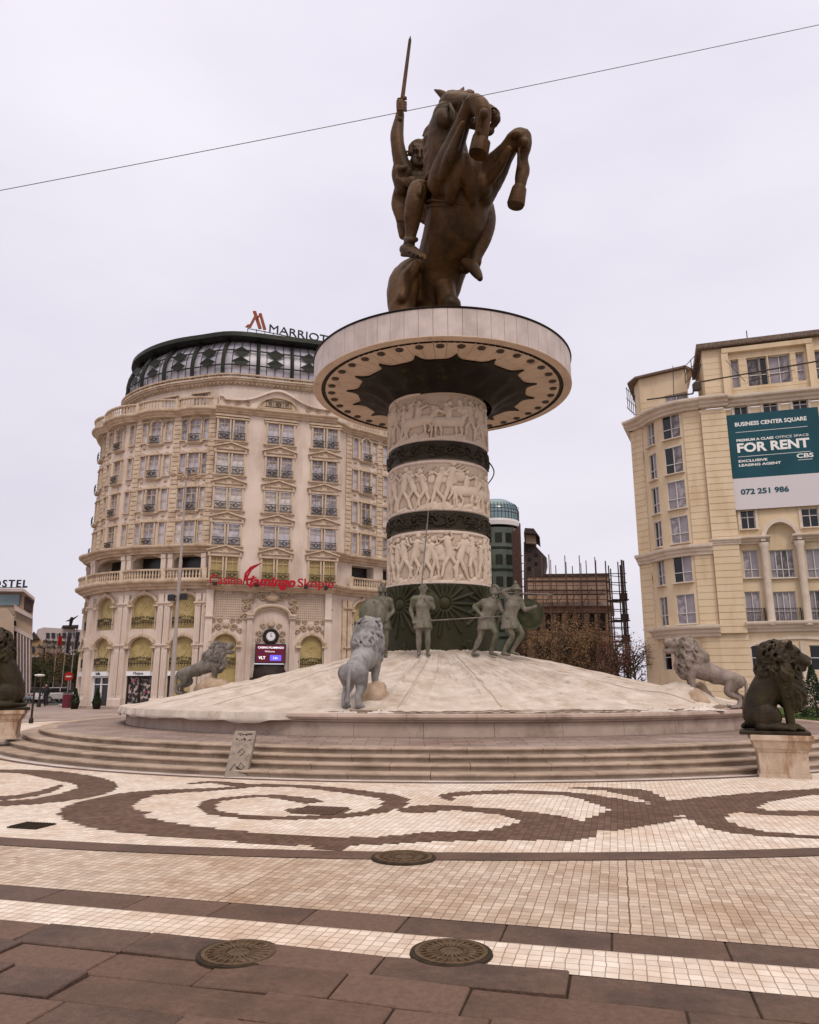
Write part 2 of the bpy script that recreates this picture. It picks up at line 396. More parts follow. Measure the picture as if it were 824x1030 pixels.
# the large C that turns into the lower stem
polys.append(stroke([(250,792,.10),(200,795,.22),(140,799,.36),(100,811,.52),(105,823,.50),(150,833,.42),(220,840,.32),(300,846,.28),(380,846,.24),(440,842,.30),(520,840,.36),(560,838,.50),(560,828,.42),(520,819,.28),(470,814,.22),(440,813,.30),(420,815,.30),(405,817,.10)]))
polys.append(stroke([(188,789,.06),(215,787,.14),(245,790,.22),(300,791,.20),(350,796,.22),(395,803,.24),(392,812,.18),(370,818,.16),(330,822,.16),(270,823,.15),(222,819,.13),(208,812,.13),(220,805,.14),(262,801,.14),(300,804,.22),(318,808,.18)]))
area([(170,833),(215,834),(195,837),(225,840),(150,838)]); area([(126,812),(152,818),(138,822),(118,820)])
area([(270,844),(390,843),(360,850),(335,857),(320,857),(308,850)])
area([(285,815),(315,811),(358,814),(345,819),(300,819)])
# right: long S from upper left curl into the knot
polys.append(stroke([(455,806,.06),(450,801,.14),(475,798,.22),(530,797,.22),(580,800,.24),(620,808,.40),(650,814,.55),(700,812,.70),(740,805,.50),(790,799,.34),(850,795,.3)]))
polys.append(stroke([(590,835,.06),(600,830,.24),(620,824,.36),(650,817,.5)]))
polys.append(stroke([(570,793,.06),(610,794,.22),(645,799,.24),(662,807,.2)]))
area([(598,793),(640,794),(658,797),(645,803),(618,798)])
polys.append(stroke([(715,816,.3),(712,824,.26),(735,834,.24),(780,840,.16),(850,844,.10)]))
polys.append(stroke([(740,812,.3),(775,818,.24),(850,818,.22)]))
area([(714,803),(770,809),(760,814),(700,818)])
area([(560,836),(640,822),(700,822),(620,836)]) 
area([(470,842),(590,842),(596,838),(588,834),(530,826)])
def inside(P, x, y):
    c = False; j = len(P)-1
    for i in range(len(P)):
        xi, yi = P[i]; xj, yj = P[j]
        if (yi > y) != (yj > y) and x < (xj-xi)*(y-yi)/(yj-yi)+xi: c = not c
        j = i
    return c
cell = .076; cellb = .090; filled = set()
for P in polys:
    xs = [p[0] for p in P]; ys = [p[1] for p in P]
    for i in range(int(min(xs)/cell)-1, int(max(xs)/cell)+2):
        for j in range(int(min(ys)/cellb)-1, int(max(ys)/cellb)+2):
            if (i,j) not in filled and inside(P, (i+.5)*cell, (j+.5)*cellb): filled.add((i,j))
sm = MB()
for (i, j) in filled:
    cx_, cy_ = (i+.5)*cell, (j+.5)*cellb
    if not (14.6 < math.hypot(cx_-cst[0], cy_-cst[1]) < 19.98): continue
    sm.add([(i*cell,j*cellb,0),((i+1)*cell,j*cellb,0),((i+1)*cell,(j+1)*cellb,0),(i*cell,(j+1)*cellb,0)], [(0,1,2,3)])
tag(grid_obj(sm, 'scroll_mosaic_paving', 'sett_dark', .007), kind='structure')

# covers
def manhole(p, r, label, group):
    t = thing('manhole_cover', (p[0],p[1],.012), label, 'manhole cover', group=group)
    a = MB(); a.lathe([(0,.004),(r*.15,.004),(r*.16,.008),(r*.3,.008),(r*.31,.003),(r*.5,.003),(r*.51,.009),(r*.68,.009),(r*.69,.003),(r*.88,.003),(r*.89,.010),(r,.010),(r,-.01)], 48)
    for k in range(24):
        M = Matrix.Rotation(2*PI*k/24,4,'Z'); a.box((r*.59,0,.008),(r*.5,.012,.008),M)
    a.build('lid', 'iron_cover', t, local=True)
    b = MB(); b.lathe([(r*1.01,-.01),(r*1.01,.006),(r*1.12,.004),(r*1.14,-.01)], 48); b.build('rim', 'joint_dirt', t, local=True)
manhole(at_z(240,961), .225, 'rusty round manhole cover left of centre where the slabs meet the white sett strip', 'round manhole covers')
manhole(at_z(454,960), .225, 'rusty round manhole cover nearest the middle of the white sett strip', 'round manhole covers')
manhole(at_z(406,863.5), .275, 'brown round manhole cover on the dark ring band below the scroll mosaic', 'round manhole covers')
def grate(p, w, h, label, name, m='iron_cover'):
    t = thing(name, (p[0],p[1],.012), label, 'drain cover', rz=ROT)
    a = MB(); a.box((0,0,.0),(w,h,.012)); a.build('plate', m, t, local=True)
    b = MB()
    for k in range(9): b.box((-w/2+w*(k+.5)/9,0,.010),(w*.04,h*.86,.008))
    b.build('grate_bars', 'joint_dirt' if m != 'sett_dark' else 'granite_slab_dark', t, local=True)
grate(at_z(32,831.5), .40, .34, 'small dark drain grate in white setts at the left of the mosaic', 'drain_grate', 'joint_dirt')
grate(at_z(322,816), .60, .60, 'square brown inspection cover inside the spiral of the scroll mosaic', 'inspection_cover', 'sett_dark')

# ------------------------------------------------------------------ steps, platform, basin
def arcs(mb, prof, r, length, a0=-PI, a1=0, gap=.008, jit=0, z=0):
    n = max(1, int(r*(a1-a0)/length)); 
    for k in range(n):
        b0 = a0+(a1-a0)*k/n+gap/2/r; b1 = a0+(a1-a0)*(k+1)/n-gap/2/r
        mb.arcblock(prof, b0, b1, 4, Matrix.Translation(CEN+Vector((0,0,random.uniform(-jit,jit)))))
stp = thing('stone_steps', CEN, 'broad curved stone steps ringing the monument platform', 'steps')
RS = [14.15, 13.74, 13.33, 12.92]; H = .112
for k, rr in enumerate(RS):
    z1 = H*(k+1)
    m1 = MB(); arcs(m1, [(rr-.02,z1-H-.001),(rr-.02,z1-.045),(rr-.45,z1-.045),(rr-.45,z1-H-.001)], rr, 1.45, -PI-.35, .35, gap=.01)
    arcs(m1, [(rr+.03,z1-.04),(rr+.035,z1-.035),(rr+.04,z1-.015),(rr+.03,z1),(rr-.47,z1),(rr-.47,z1-.045)], rr, 1.45, -PI-.35, .35, gap=.012, jit=.002)
    m1.build('step', 'step_stone', stp)
pl = MB(); pl.lathe([(12.6,.443),(10.6,.50)], 256, M=Matrix.Translation(CEN)); pl.lathe([(12.6,.443),(12.6,0)],256,M=Matrix.Translation(CEN))
tag(pl.build('platform_pavement', 'platform_paving'), kind='structure')
bas = thing('fountain_basin', CEN, 'round pink stone fountain basin under the cream tarpaulin', 'fountain basin')
w_ = MB(); arcs(w_, [(10.58,.44),(10.58,.80),(10.2,.80),(10.2,.44)], 10.6, 1.55, -PI, PI, gap=.008); w_.build('basin_wall', 'rim_stone', bas)
w_ = MB(); arcs(w_, [(10.60,.805),(10.66,.83),(10.66,.86),(10.73,.88),(10.76,.93),(10.74,.985),(10.68,1.0),(9.9,1.0),(9.9,.805)], 10.7, 1.55, -PI, PI, gap=.008); w_.build('rim', 'rim_stone', bas)

# tarpaulin
def ang_w(a, lo, hi, soft):   # smooth window on angle (radians, -pi..0)
    def ss(x): x = min(max(x,0),1); return x*x*(3-2*x)
    return ss((a-lo)/soft)*ss((hi-a)/soft)
tp = MB(); NA = 900
stR = [1.9+8.3*i/64 for i in range(65)]
rows = []
for k in range(NA):
    a = -PI+2*PI*k/NA
    h = 0.0
    dl = R(-104)
    if a < dl: h = min(1, (dl-a)/R(9))
    if a > R(-30): h = min(1, (a-R(-30))/R(10))
    h = h*h*(3-2*h)
    wob = noise.noise(Vector((a*9,0,3)))
    col_ = []
    for r in stR:
        f = (r-1.9)/8.3
        z = 1.005+(10.4-r)*.215 - .06*math.sin(PI*f)
        fold = noise.noise(Vector((a*6, r*.15, 1)))*.10
        fold += .075*max(0,1-abs(noise.noise(Vector((a*17+.05*r, r*.07, 5))))*5)**2 + .045*max(0,1-abs(noise.noise(Vector((a*41-.04*r, r*.10, 15))))*4)**2
        q_ = Vector((math.cos(a)*r, math.sin(a)*r, 2)); fold += .030*max(0,1-abs(noise.noise(Vector((q_.x*.5+q_.y*.9, q_.y*.12-q_.x*.1, 4))))*5) + .010*noise.noise(q_*2.2)
        z += fold*(.30+.70*math.sin(PI*min(1,f*1.02)))
        # pushed-up corner over the rock of the right lion
        px, py = r*math.cos(a), r*math.sin(a)
        z += .42*math.exp(-((px-6.55)**2+(py+6.5)**2)/.5)
        col_.append((px, py, z))
    e = 10.15 + (.06*wob)
    w3 = noise.noise(Vector((a*22,0,8))); pts = [(10.35+.1*wob, 1.02+.03*abs(wob)), (10.62, 1.02+.04*abs(w3)), (10.765, 1.01), (10.79+.02*w3, .94), (10.80+.03*w3, .87), (10.82+.05*w3, .80+.07*wob+.06*w3)]
    for r, z in pts:
        r2 = e*(1-h)+r*h + (0 if h > .99 else .0)
        zz = (1.012+.05*abs(noise.noise(Vector((a*40,r*2,2)))))*(1-h)+z*h
        r2 += (1-h)*(r-10.35)*.25
        rr = r2 + .03*noise.noise(Vector((a*30, r*3, 4)))
        col_.append((rr*math.cos(a), rr*math.sin(a), zz))
    rows.append(col_)
mN = len(rows[0]); vs = [p for c in rows for p in c]; fs = []
for k in range(NA):
    for i in range(mN-1): fs.append((k*mN+i, k*mN+i+1, ((k+1)%NA)*mN+i+1, ((k+1)%NA)*mN+i))
tp.add([Vector(p)+CEN for p in vs], fs)
tar = tp.build('tarpaulin', 'tarp', smooth=True, fix=True, flat_angle=28)
so = tar.modifiers.new('s','SOLIDIFY'); so.thickness = .012
tag(tar, 'large wrinkled cream tarpaulin stretched from the basin rim up to the column foot', 'tarpaulin')
# stitched seams running down the sheet
for k0 in range(0, NA, 41):
    if k0 % 3 == 2: continue
    k1 = k0+random.randint(-9,9); P = []
    for i in range(6, len(stR)-1, 2):
        f_ = i/len(stR); k_ = int(k0+(k1-k0)*f_) % NA; p = Vector(rows[k_][i])+CEN; P.append(p+Vector((0,0,.018)))
    q = MB(); q.tube(P, .009, 4); q.build('seam', 'seam_tan' if 'seam_tan' in MATS else mat('seam_tan', (.42,.34,.275), (.50,.42,.35), nscale=3), tar)
def rim_pt(u, rad):
    k = (u-CX)/FPX/1.012; A_q = 1+k*k; B_q = -2*(k*CEN.x+CEN.y); C_q = CEN.x**2+CEN.y**2-rad*rad
    y = (-B_q-math.sqrt(B_q*B_q-4*A_q*C_q))/(2*A_q); return Vector((k*y, y, 1.0))
# crumpled loose bits along the edge
for (u, v, wd, ht, lab) in ((384,708,.62,.12,'crumpled pale cloth scrap under the rear lion on the rim'),(350,711,.50,.09,'flat pale cloth scrap left of the rear lion feet'),(694,710,1.5,.20,'bunched white plastic edge near the right roaring lion'),(655,710,.9,.12,'small heap of white plastic on the basin rim toward the right')):
    p = rim_pt(u, 10.33)
    cr = MB(); nx, ny = 34, 9; vv = []
    for i in range(nx):
        for j in range(ny):
            x_ = (i/(nx-1)-.5)*wd; y_ = (j/(ny-1)-.5)*.34
            vv.append((p.x+x_, p.y+y_, 1.01+ht*abs(noise.noise(Vector((x_*7+u, y_*9, 1)))+.5*noise.noise(Vector((x_*17+u, y_*19, 1))))*2*(1-abs(j/(ny-1)-.5)*1.9)*(1-abs(i/(nx-1)-.5)*1.7)))
    cr.add(vv, [(i*ny+j,(i+1)*ny+j,(i+1)*ny+j+1,i*ny+j+1) for i in range(nx-1) for j in range(ny-1)])
    o = cr.build('cloth_scrap', 'tarp_white' if 'tarp_white' in MATS else mat('tarp_white', (.50,.43,.38), (.66,.59,.54), rough=.5, nscale=4), smooth=True)
    s2 = o.modifiers.new('s','SOLIDIFY'); s2.thickness = .01
    tag(o, lab, 'cloth', 'loose sheet scraps on the basin rim')
# ------------------------------------------------------------------ column
mon = thing('monument_column', CEN, 'tall round column with cream battle reliefs and dark bronze bands carrying the wide disc', 'monument column')
YF = 26.1
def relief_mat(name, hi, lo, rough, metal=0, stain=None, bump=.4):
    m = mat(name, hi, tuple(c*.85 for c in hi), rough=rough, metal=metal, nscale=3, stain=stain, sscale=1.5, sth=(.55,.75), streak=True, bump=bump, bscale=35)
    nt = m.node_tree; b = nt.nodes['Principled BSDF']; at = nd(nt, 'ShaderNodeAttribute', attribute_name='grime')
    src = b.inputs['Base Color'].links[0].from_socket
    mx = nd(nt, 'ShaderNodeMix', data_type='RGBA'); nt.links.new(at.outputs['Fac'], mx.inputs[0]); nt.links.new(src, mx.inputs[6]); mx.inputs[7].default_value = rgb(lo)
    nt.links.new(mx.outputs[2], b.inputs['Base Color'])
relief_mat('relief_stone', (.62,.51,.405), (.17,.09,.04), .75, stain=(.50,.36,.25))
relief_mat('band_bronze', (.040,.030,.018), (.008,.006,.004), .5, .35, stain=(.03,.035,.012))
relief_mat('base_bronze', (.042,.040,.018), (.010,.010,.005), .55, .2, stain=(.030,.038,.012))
def seg_d(X, Y, ax, ay, bx, by):
    dx, dy = bx-ax, by-ay; L2 = dx*dx+dy*dy+1e-9
    t = np.clip(((X-ax)*dx+(Y-ay)*dy)/L2, 0, 1)
    return np.hypot(X-ax-t*dx, Y-ay-t*dy)
def relief(name, r0, z0, z1, n, m, amp, kind, matname, seed):
    rr = random.Random(seed); C = 2*PI*r0; Hh = z1-z0
    xs = np.linspace(0, C, n, endpoint=False); zs = np.linspace(0, Hh, m)
    X, Z = np.meshgrid(xs, zs, indexing='ij'); D = np.zeros_like(X)
    def cap(ax, ay, bx, by, r, h=1.0):
        nonlocal D
        for o in (-C, 0, C):
            if max(ax,bx)+o+r < -1 or min(ax,bx)+o-r > C+1: continue
            i0 = max(0, int((min(ax,bx)+o-r)/C*n)-1); i1 = min(n, int((max(ax,bx)+o+r)/C*n)+2)
            if i1 <= i0: continue
            d = seg_d(X[i0:i1], Z[i0:i1], ax+o, ay, bx+o, by)/r
            D[i0:i1] = np.maximum(D[i0:i1], h*np.sqrt(np.clip(1-d*d, 0, 1)))
    if kind == 'battle':
        x = 0
        while x < C-.2:
            s = Hh*rr.uniform(.40,.50); zb = rr.uniform(.02,.14)*Hh; f = rr.choice([-1,1])
            if rr.random() < .22:       # horse with rider
                L = s*1.1; y = zb+s*.75
                cap(x, y, x+L, y+.06, s*.24); cap(x+L, y+.05, x+L*1.3, y+s*.5, s*.13); cap(x+L*1.3, y+s*.5, x+L*1.6, y+s*.38, s*.08)
                for q in (0,.15,.8,1.0): a = rr.uniform(-.4,.4); cap(x+L*q, y-.1, x+L*q+a*s*.6, y-s*.4, s*.07); cap(x+L*q+a*s*.6, y-s*.4, x+L*q+a*s*.3, zb, s*.05)
                cap(x-.02, y+.05, x-s*.3, y-s*.4, s*.06)
                cap(x+L*.5, y+s*.15, x+L*.55, y+s*.62, s*.15); cap(x+L*.58, y+s*.9, x+L*.58, y+s*.92, s*.12); cap(x+L*.5, y+s*.55, x+L*.9, y+s*.75, s*.06)
                cap(x+L*.3, y+s*.9, x+L*1.4, y+s*.6, s*.03, .6); x += L*1.25
            else:
                lean = rr.uniform(-.25,.25)*s; hx = x+s*.3; hy = zb+s*.85
                sx, sy = hx+lean, hy+s*.62
                cap(hx, hy, sx, sy, s*.16); cap(sx+lean*.3, sy+s*.27, sx+lean*.3, sy+s*.29, s*.12)
                for q in (-1,1):
                    kx = hx+q*s*rr.uniform(.1,.35); ky = zb+s*.42; cap(hx+q*.02, hy-.03, kx, ky, s*.09); cap(kx, ky, kx-q*s*rr.uniform(-.2,.15), zb, s*.065)
                    ex = sx+q*s*rr.uniform(.2,.35); ey = sy-s*rr.uniform(-.2,.28); cap(sx+q*s*.12, sy, ex, ey, s*.065); cap(ex, ey, ex+f*s*rr.uniform(-.1,.35), ey+s*rr.uniform(-.1,.35), s*.05)
                if rr.random() < .4: cap(sx+f*s*.3, sy-s*.2, sx+f*s*.3, sy-s*.21, s*.26, .9)
                if rr.random() < .5: cap(sx-s*.5, sy-s*.3, sx+s*.7, sy+s*.5, s*.028, .6)
                x += s*rr.uniform(.42,.62)
        x = 0
        while x < C:                    # back row heads and shields
            s = Hh*.42; y = Hh*rr.uniform(.62,.82); cap(x, y, x, y+.01, s*.13, .7); cap(x, y-s*.35, x+.02, y-s*.2, s*.17, .6); cap(x-s*.2,y-s*.5,x+s*.3,y+s*.3,s*.03,.45); x += s*rr.uniform(.35,.8)
        for k in range(26):
            x = rr.uniform(0, C); cap(x, Hh*.03, x+rr.uniform(.2,.6), Hh*rr.uniform(.03,.12), Hh*.06, .7)
    elif kind == 'vine':
        k = 9; ph = X/C*2*PI*k
        for q in range(k*2):
            x = C*q/(k*2); a = 1 if q%2 else -1
            for t in range(14):
                an = t*.55; r_ = Hh*.30*(1-t/15); x0 = x+r_*math.cos(an); y0 = Hh*.5+a*r_*math.sin(an); an2 = an+.55; r2 = Hh*.30*(1-(t+1)/15)
                cap(x0, y0, x+r2*math.cos(an2), Hh*.5+a*r2*math.sin(an2), Hh*.055)
            for t in range(7):
                an = rr.uniform(0, 6.28); cap(x+Hh*.2*math.cos(an), Hh*.5+Hh*.25*math.sin(an), x+Hh*.5*math.cos(an), Hh*.5+Hh*.42*math.sin(an), Hh*.05, .7)
        D = np.maximum(D, .8*np.sqrt(np.clip(1-(np.abs(Z-Hh*.5-Hh*.3*np.sin(ph))/(Hh*.05))**2,0,1)))
    else:
        for q in range(8):
            x = C*q/8+.1; y = Hh*.83; cap(x, y, x, y+.01, .20, 1.2)
            for t in range(18):
                an = 2*PI*t/18; L = 1.5 if t%2 else 1.1
                cap(x+.26*math.cos(an), y+.26*math.sin(an), x+L*.75*math.cos(an), y+L*.75*math.sin(an), .045, .8)
        for q in range(90):
            x = rr.uniform(0, C); y = rr.uniform(0, Hh*.45); a = rr.uniform(.3,2.8)
            for t in range(4): cap(x, y, x+.3*math.cos(a+t*.35-.5), y+.3*math.sin(a+t*.35-.5), .04, rr.uniform(.5,1))
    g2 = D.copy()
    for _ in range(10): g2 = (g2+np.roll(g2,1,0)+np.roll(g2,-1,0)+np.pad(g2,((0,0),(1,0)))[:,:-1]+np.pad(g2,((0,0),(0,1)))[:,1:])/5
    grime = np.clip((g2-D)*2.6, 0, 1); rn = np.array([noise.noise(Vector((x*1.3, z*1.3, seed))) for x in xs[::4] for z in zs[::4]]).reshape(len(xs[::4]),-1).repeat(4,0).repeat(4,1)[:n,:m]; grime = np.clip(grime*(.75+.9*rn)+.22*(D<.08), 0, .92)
    D[:, 0] = 0; D[:, -1] = 0
    th = xs/r0; Rr = r0+D*amp
    vx = np.stack([Rr*np.cos(th)[:,None], Rr*np.sin(th)[:,None], Z+z0], -1).reshape(-1,3)
    idx = np.arange(n*m).reshape(n,m); a = idx[:,:-1]; b = np.roll(idx,-1,0)[:,:-1]; c = np.roll(idx,-1,0)[:,1:]; d = idx[:,1:]
    F = np.stack([a,b,c,d],-1).reshape(-1,4)
    me = bpy.data.meshes.new(name); me.from_pydata(vx.tolist(), [], F.tolist())
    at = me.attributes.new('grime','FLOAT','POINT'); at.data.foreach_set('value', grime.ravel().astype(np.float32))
    me.polygons.foreach_set('use_smooth', [True]*len(me.polygons)); me.materials.append(MATS[matname])
    o = bpy.data.objects.new(name, me); COL.objects.link(o); o.parent = mon; return o
ZB = {k: zr(k, YF) for k in (393, 442, 463, 512.5, 534, 586)}
ZT = zr(660, 25.5)
r1 = 1.86
def ring(z, r, h=.05, m='relief_rim', name='moulding'):
    q = MB(); q.lathe([(r-.12,z-h),(r,z-h),(r+.03,z-h*.4),(r+.03,z+h*.4),(r,z+h),(r-.12,z+h)], 96, M=Matrix.Translation(CEN)); q.build(name, m, mon, smooth=True, flat_angle=35)
mat('relief_rim', (.55,.45,.38), (.66,.56,.48), rough=.7, nscale=3, stain=(.33,.22,.14), sscale=3)
cw = MB(); cw.lathe([(2.1,.5),(2.1,ZB[586]),(1.80,ZB[586]),(1.80,12.9)], 64, M=Matrix.Translation(CEN)); cw.build('core', 'relief_rim', mon, smooth=True, flat_angle=30)
for n_, (a, b_, s) in enumerate(((442,393,3),(512.5,463,8),(586,534,5))):
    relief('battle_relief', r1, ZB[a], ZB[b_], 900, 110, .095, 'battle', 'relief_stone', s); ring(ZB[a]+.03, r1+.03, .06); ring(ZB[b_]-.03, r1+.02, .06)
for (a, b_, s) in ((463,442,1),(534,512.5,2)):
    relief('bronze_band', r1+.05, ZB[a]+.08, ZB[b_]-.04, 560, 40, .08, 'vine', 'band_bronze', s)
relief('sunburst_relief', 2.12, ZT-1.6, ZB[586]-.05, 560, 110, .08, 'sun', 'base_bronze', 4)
# ------------------------------------------------------------------ disc
disc = thing('disc_platform', (CEN.x+.17, CEN.y, 12.8), 'wide round marble disc with lamps and bronze star beneath, crowning the column', 'disc platform')
DC = Vector((CEN.x+.17, CEN.y, 0)); TD = Matrix.Translation(DC)
zb, zt_ = 12.84, 13.95
fa = MB()
for k in range(64):
    a0 = 2*PI*k/64+.0012; a1 = 2*PI*(k+1)/64-.0012
    fa.arcblock([(5.02,zb+.05),(5.02,zt_-.07),(4.85,zt_-.07),(4.85,zb+.05)], a0, a1, 3, TD)
fa.build('fascia_panels', 'marble_panel', disc)
q = MB(); q.lathe([(4.84,zb+.02),(4.84,zt_-.03)], 96, M=TD); q.build('fascia_backing', 'joint_dirt', disc)
q = MB(); q.lathe([(4.82,zb+.045),(5.03,zb+.045),(5.035,zb+.02),(5.01,zb),(4.72,zb)], 160, M=TD); q.build('lower_moulding', 'soffit_stone', disc, smooth=True, flat_angle=30)
q = MB(); q.lathe([(4.8,zt_-.06),(5.05,zt_-.06),(5.07,zt_-.02),(5.05,zt_)], 160, M=TD); q.lathe([(5.05,zt_),(0.01,zt_)], 96, M=TD); q.build('coping', 'bronze_dark', disc, smooth=True, flat_angle=30)
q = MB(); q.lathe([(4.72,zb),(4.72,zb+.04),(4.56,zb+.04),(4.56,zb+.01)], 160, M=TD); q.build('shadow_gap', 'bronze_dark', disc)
sf = MB()
for k in range(60):
    a0 = 2*PI*k/60+.0016; a1 = 2*PI*(k+1)/60-.0016
    sf.arcblock([(4.56,zb+.01),(4.56,zb+.10),(2.6,zb+.10),(2.6,zb+.01)], a0, a1, 2, TD)
sf.build('soffit', 'soffit_stone', disc)
q = MB(); q.lathe([(4.7,zb+.11),(1.7,zb+.11)], 64, M=TD); q.build('soffit_backing', 'joint_dirt', disc)
sp = MB(); N = 16; pts = []
for k in range(N):
    for t in range(12):
        f = t/12; a = 2*PI*(k+f)/N+.1; w = abs(f-.5)*2; pts.append((a, 3.28+.46*w**5))
vs = []
for a, r in pts: vs += [(r*math.cos(a), r*math.sin(a), zb+.002), (r*math.cos(a), r*math.sin(a), zb-.05)]
for (rr, z) in ((3.1,zb-.07),(2.85,zb-.12),(2.55,zb-.27),(2.25,zb-.45),(2.05,zb-.6),(1.95,zb-.72)):
    vs += [(rr*math.cos(a), rr*math.sin(a), z+(.05*math.cos(a*N) if rr < 3 and rr > 2.1 else 0)) for a, r in pts]
n = len(pts); fs = [(2*i, 2*((i+1)%n), 2*((i+1)%n)+1, 2*i+1) for i in range(n)]
fs += [(2*i+1, 2*((i+1)%n)+1, 2*n+(i+1)%n, 2*n+i) for i in range(n)]
for k in range(5): fs += [(2*n+k*n+i, 2*n+k*n+(i+1)%n, 2*n+(k+1)*n+(i+1)%n, 2*n+(k+1)*n+i) for i in range(n)]
sp.add(vs, fs, TD); sp.build('star_canopy', 'bronze_dark', disc, smooth=True, flat_angle=40)
lp = MB(); lp.lathe([(0,-.04),(.07,-.04),(.075,-.015),(.12,-.035),(.14,-.025),(.145,.02)], 20)
mat('lamp_glass', (.06,.045,.035), rough=.3)
for k in range(38):
    a = 2*PI*k/38+.03
    if k == 0:
        l0 = lp.build('soffit_lamp', 'lamp_glass', disc, local=True, smooth=True); l = l0
    else: l = l0.copy(); COL.objects.link(l); l.parent = disc
    l.location = (4.33*math.cos(a), 4.33*math.sin(a), zb-12.8+.0)
# ------------------------------------------------------------------ rearing horse and rider
stt = thing('equestrian_statue', (DC.x, DC.y, zt_), 'brown bronze statue of a sword raising rider on a rearing horse atop the disc', 'statue')
K = .0405
def S(u, v, dy, r=None):
    p = at_y(u, v, 28+dy)
    return (p.x, p.y, p.z) if r is None else (p.x, p.y, p.z, r*K)
def CH(mb, *a, n=12, sub=4): chain(mb, [S(*q) for q in a], n=n, sub=sub)
def E(mb, u, v, dy, rx, ry, rz, rot=None): mb.ell(S(u,v,dy), (rx*K, ry*K, rz*K), 16, 12, rot=rot)
h = MB()
CH(h, (436,312,.9,19), (439,290,.7,25), (446,262,.1,27), (457,234,-.5,31.5), (462,208,-1.0,30.5), (464,185,-1.5,27), n=20)
CH(h, (466,240,-.4,14), (470,215,-.9,17), (474,190,-1.4,18), n=14)
CH(h, (456,184,-1.4,25), (450,158,-1.7,21.5), (449,132,-1.9,18.5), (454,110,-2.1,14), n=18)
E(h, 450,180,-2.1,15,17,19); E(h, 472,172,-2.3,15,10,18); E(h, 484,184,-2.1,12,12,17)
# muscles and grooves of the breast
for a_ in (((453,200,-2.15,6),(456,184,-2.5,8),(461,168,-2.7,7),(464,156,-2.6,5)),((475,202,-2.0,6),(473,186,-2.4,8),(471,170,-2.6,7),(469,158,-2.6,5)),((447,150,-2.3,4.5),(444,138,-2.3,5),(444,126,-2.3,4.5)),((456,158,-2.5,4),(455,142,-2.6,4.5),(458,128,-2.7,4)),
  ((480,232,-.9,6),(476,252,-.6,7),(468,270,-.4,6))): CH(h, *a_, n=12)
# head: poll, cheek disc, tapering muzzle, open mouth
E(h, 449,116,-2.5,13.5,9,14.5); E(h,447,119,-2.7,10,6.5,11)
CH(h, (453,106,-2.3,12), (468,105,-2.8,10.5), (481,108,-3.2,8), (491,112,-3.45,6.4), (497,116,-3.55,6.2), n=14)
CH(h, (456,121,-2.6,8), (470,122,-3.0,6), (483,128,-3.3,4), (491,133,-3.4,3.6), (494,132,-3.4,3.2)); E(h,499.5,119.5,-3.6,4.2,4.5,5.5); E(h,497,125,-3.5,4,4,2.6)
for q_ in (((494,110,-3.9,1.6),(497,108.5,-4.0,1.4),(500,110,-4.0,1.4),(500,113.5,-3.95,1.4),(497,115,-3.95,1.3)), ((460,99,-2.9,3),(472,99.5,-3.2,2.4),(482,103,-3.5,1.8)), ((464,103,-3.5,1.2),(468,101.5,-3.6,1.4),(473,104,-3.6,1.2)),((452,104,-3.0,2),(456,112,-3.3,2),(458,122,-3.3,1.8))): CH(h, *q_, n=8)
E(h,469,105.5,-3.5,2.4,2.4,1.9)
CH(h, (452,100,-2.2,4.4), (444.5,94.5,-2.1,3.8), (438,90.5,-2.0,1.6), (436,89.5,-2,.6)); CH(h, (461,98,-2.0,4), (465,91,-1.9,2.4), (467,87,-1.9,.8))
rm = random.Random(3)
for i in range(54):
    t = i/53; u = 455-25*min(1,t*2.2)+rm.uniform(-1.5,1.5)+5*max(0,t-.75)*2; v = 95+80*t
    dy_ = -1.5+rm.uniform(-.25,.25)
    CH(h, (u+7,v,dy_-.3,3.8), (u,v+1,dy_-.2,3.2), (u-3.4+rm.uniform(-1.6,.6),v+5+rm.uniform(-1,2),dy_,1.2), n=7, sub=3)
for i in range(12): CH(h, (450+i*1.7,97,-2.3,2.6), (451+i*2,92.5+rm.uniform(-1.2,1.2),-2.5,2.0), (456+i*2,93+rm.uniform(-1,2),-2.7,.9), n=7, sub=3)
# near foreleg raised
CH(h, (443,184,-2.1,13), (449,168,-2.6,13), (457,146,-3.1,10), (466,122,-3.6,7.4), (472,108,-3.9,7.4), (478,103,-4.1,8), (485,111,-4.2,8.6), (486,122,-4.1,7.0), (485,132,-4.0,6.4), (483,139,-3.9,7.6), n=16)
CH(h, (446,178,-2.7,5),(452,160,-3.2,6),(461,138,-3.6,4.5),(466,124,-3.95,3), n=9); E(h,471,102.5,-4.1,4.6,4.6,3.6); E(h,487,114,-4.6,4.6,4,5); CH(h,(482,120,-4.5,2),(481,132,-4.3,2.2),n=7)
# far foreleg
CH(h, (484,196,-1.7,13), (488,182,-1.9,17), (499,167,-2.3,13.5), (510,152,-2.8,9), (518,140,-3.1,8.3), (525,138,-3.2,8.6), (527,147,-3.2,7.4), (526,160,-3.1,5.4), (526,171,-3.0,6.6), (525,177,-3.0,6.4), (523.5,186,-3.0,5.2), n=16)
E(h,519,135.5,-3.5,4.8,4.6,3.8); E(h,528,143,-3.6,4.4,4,5); CH(h,(522,150,-3.5,2),(522,168,-3.3,2),n=7); CH(h,(494,180,-2.5,5),(503,166,-2.9,5),(512,150,-3.3,3.4),n=9)
CH(h, (489,198,-1.6,9),(497,183,-1.9,9),(506,165,-2.4,8))
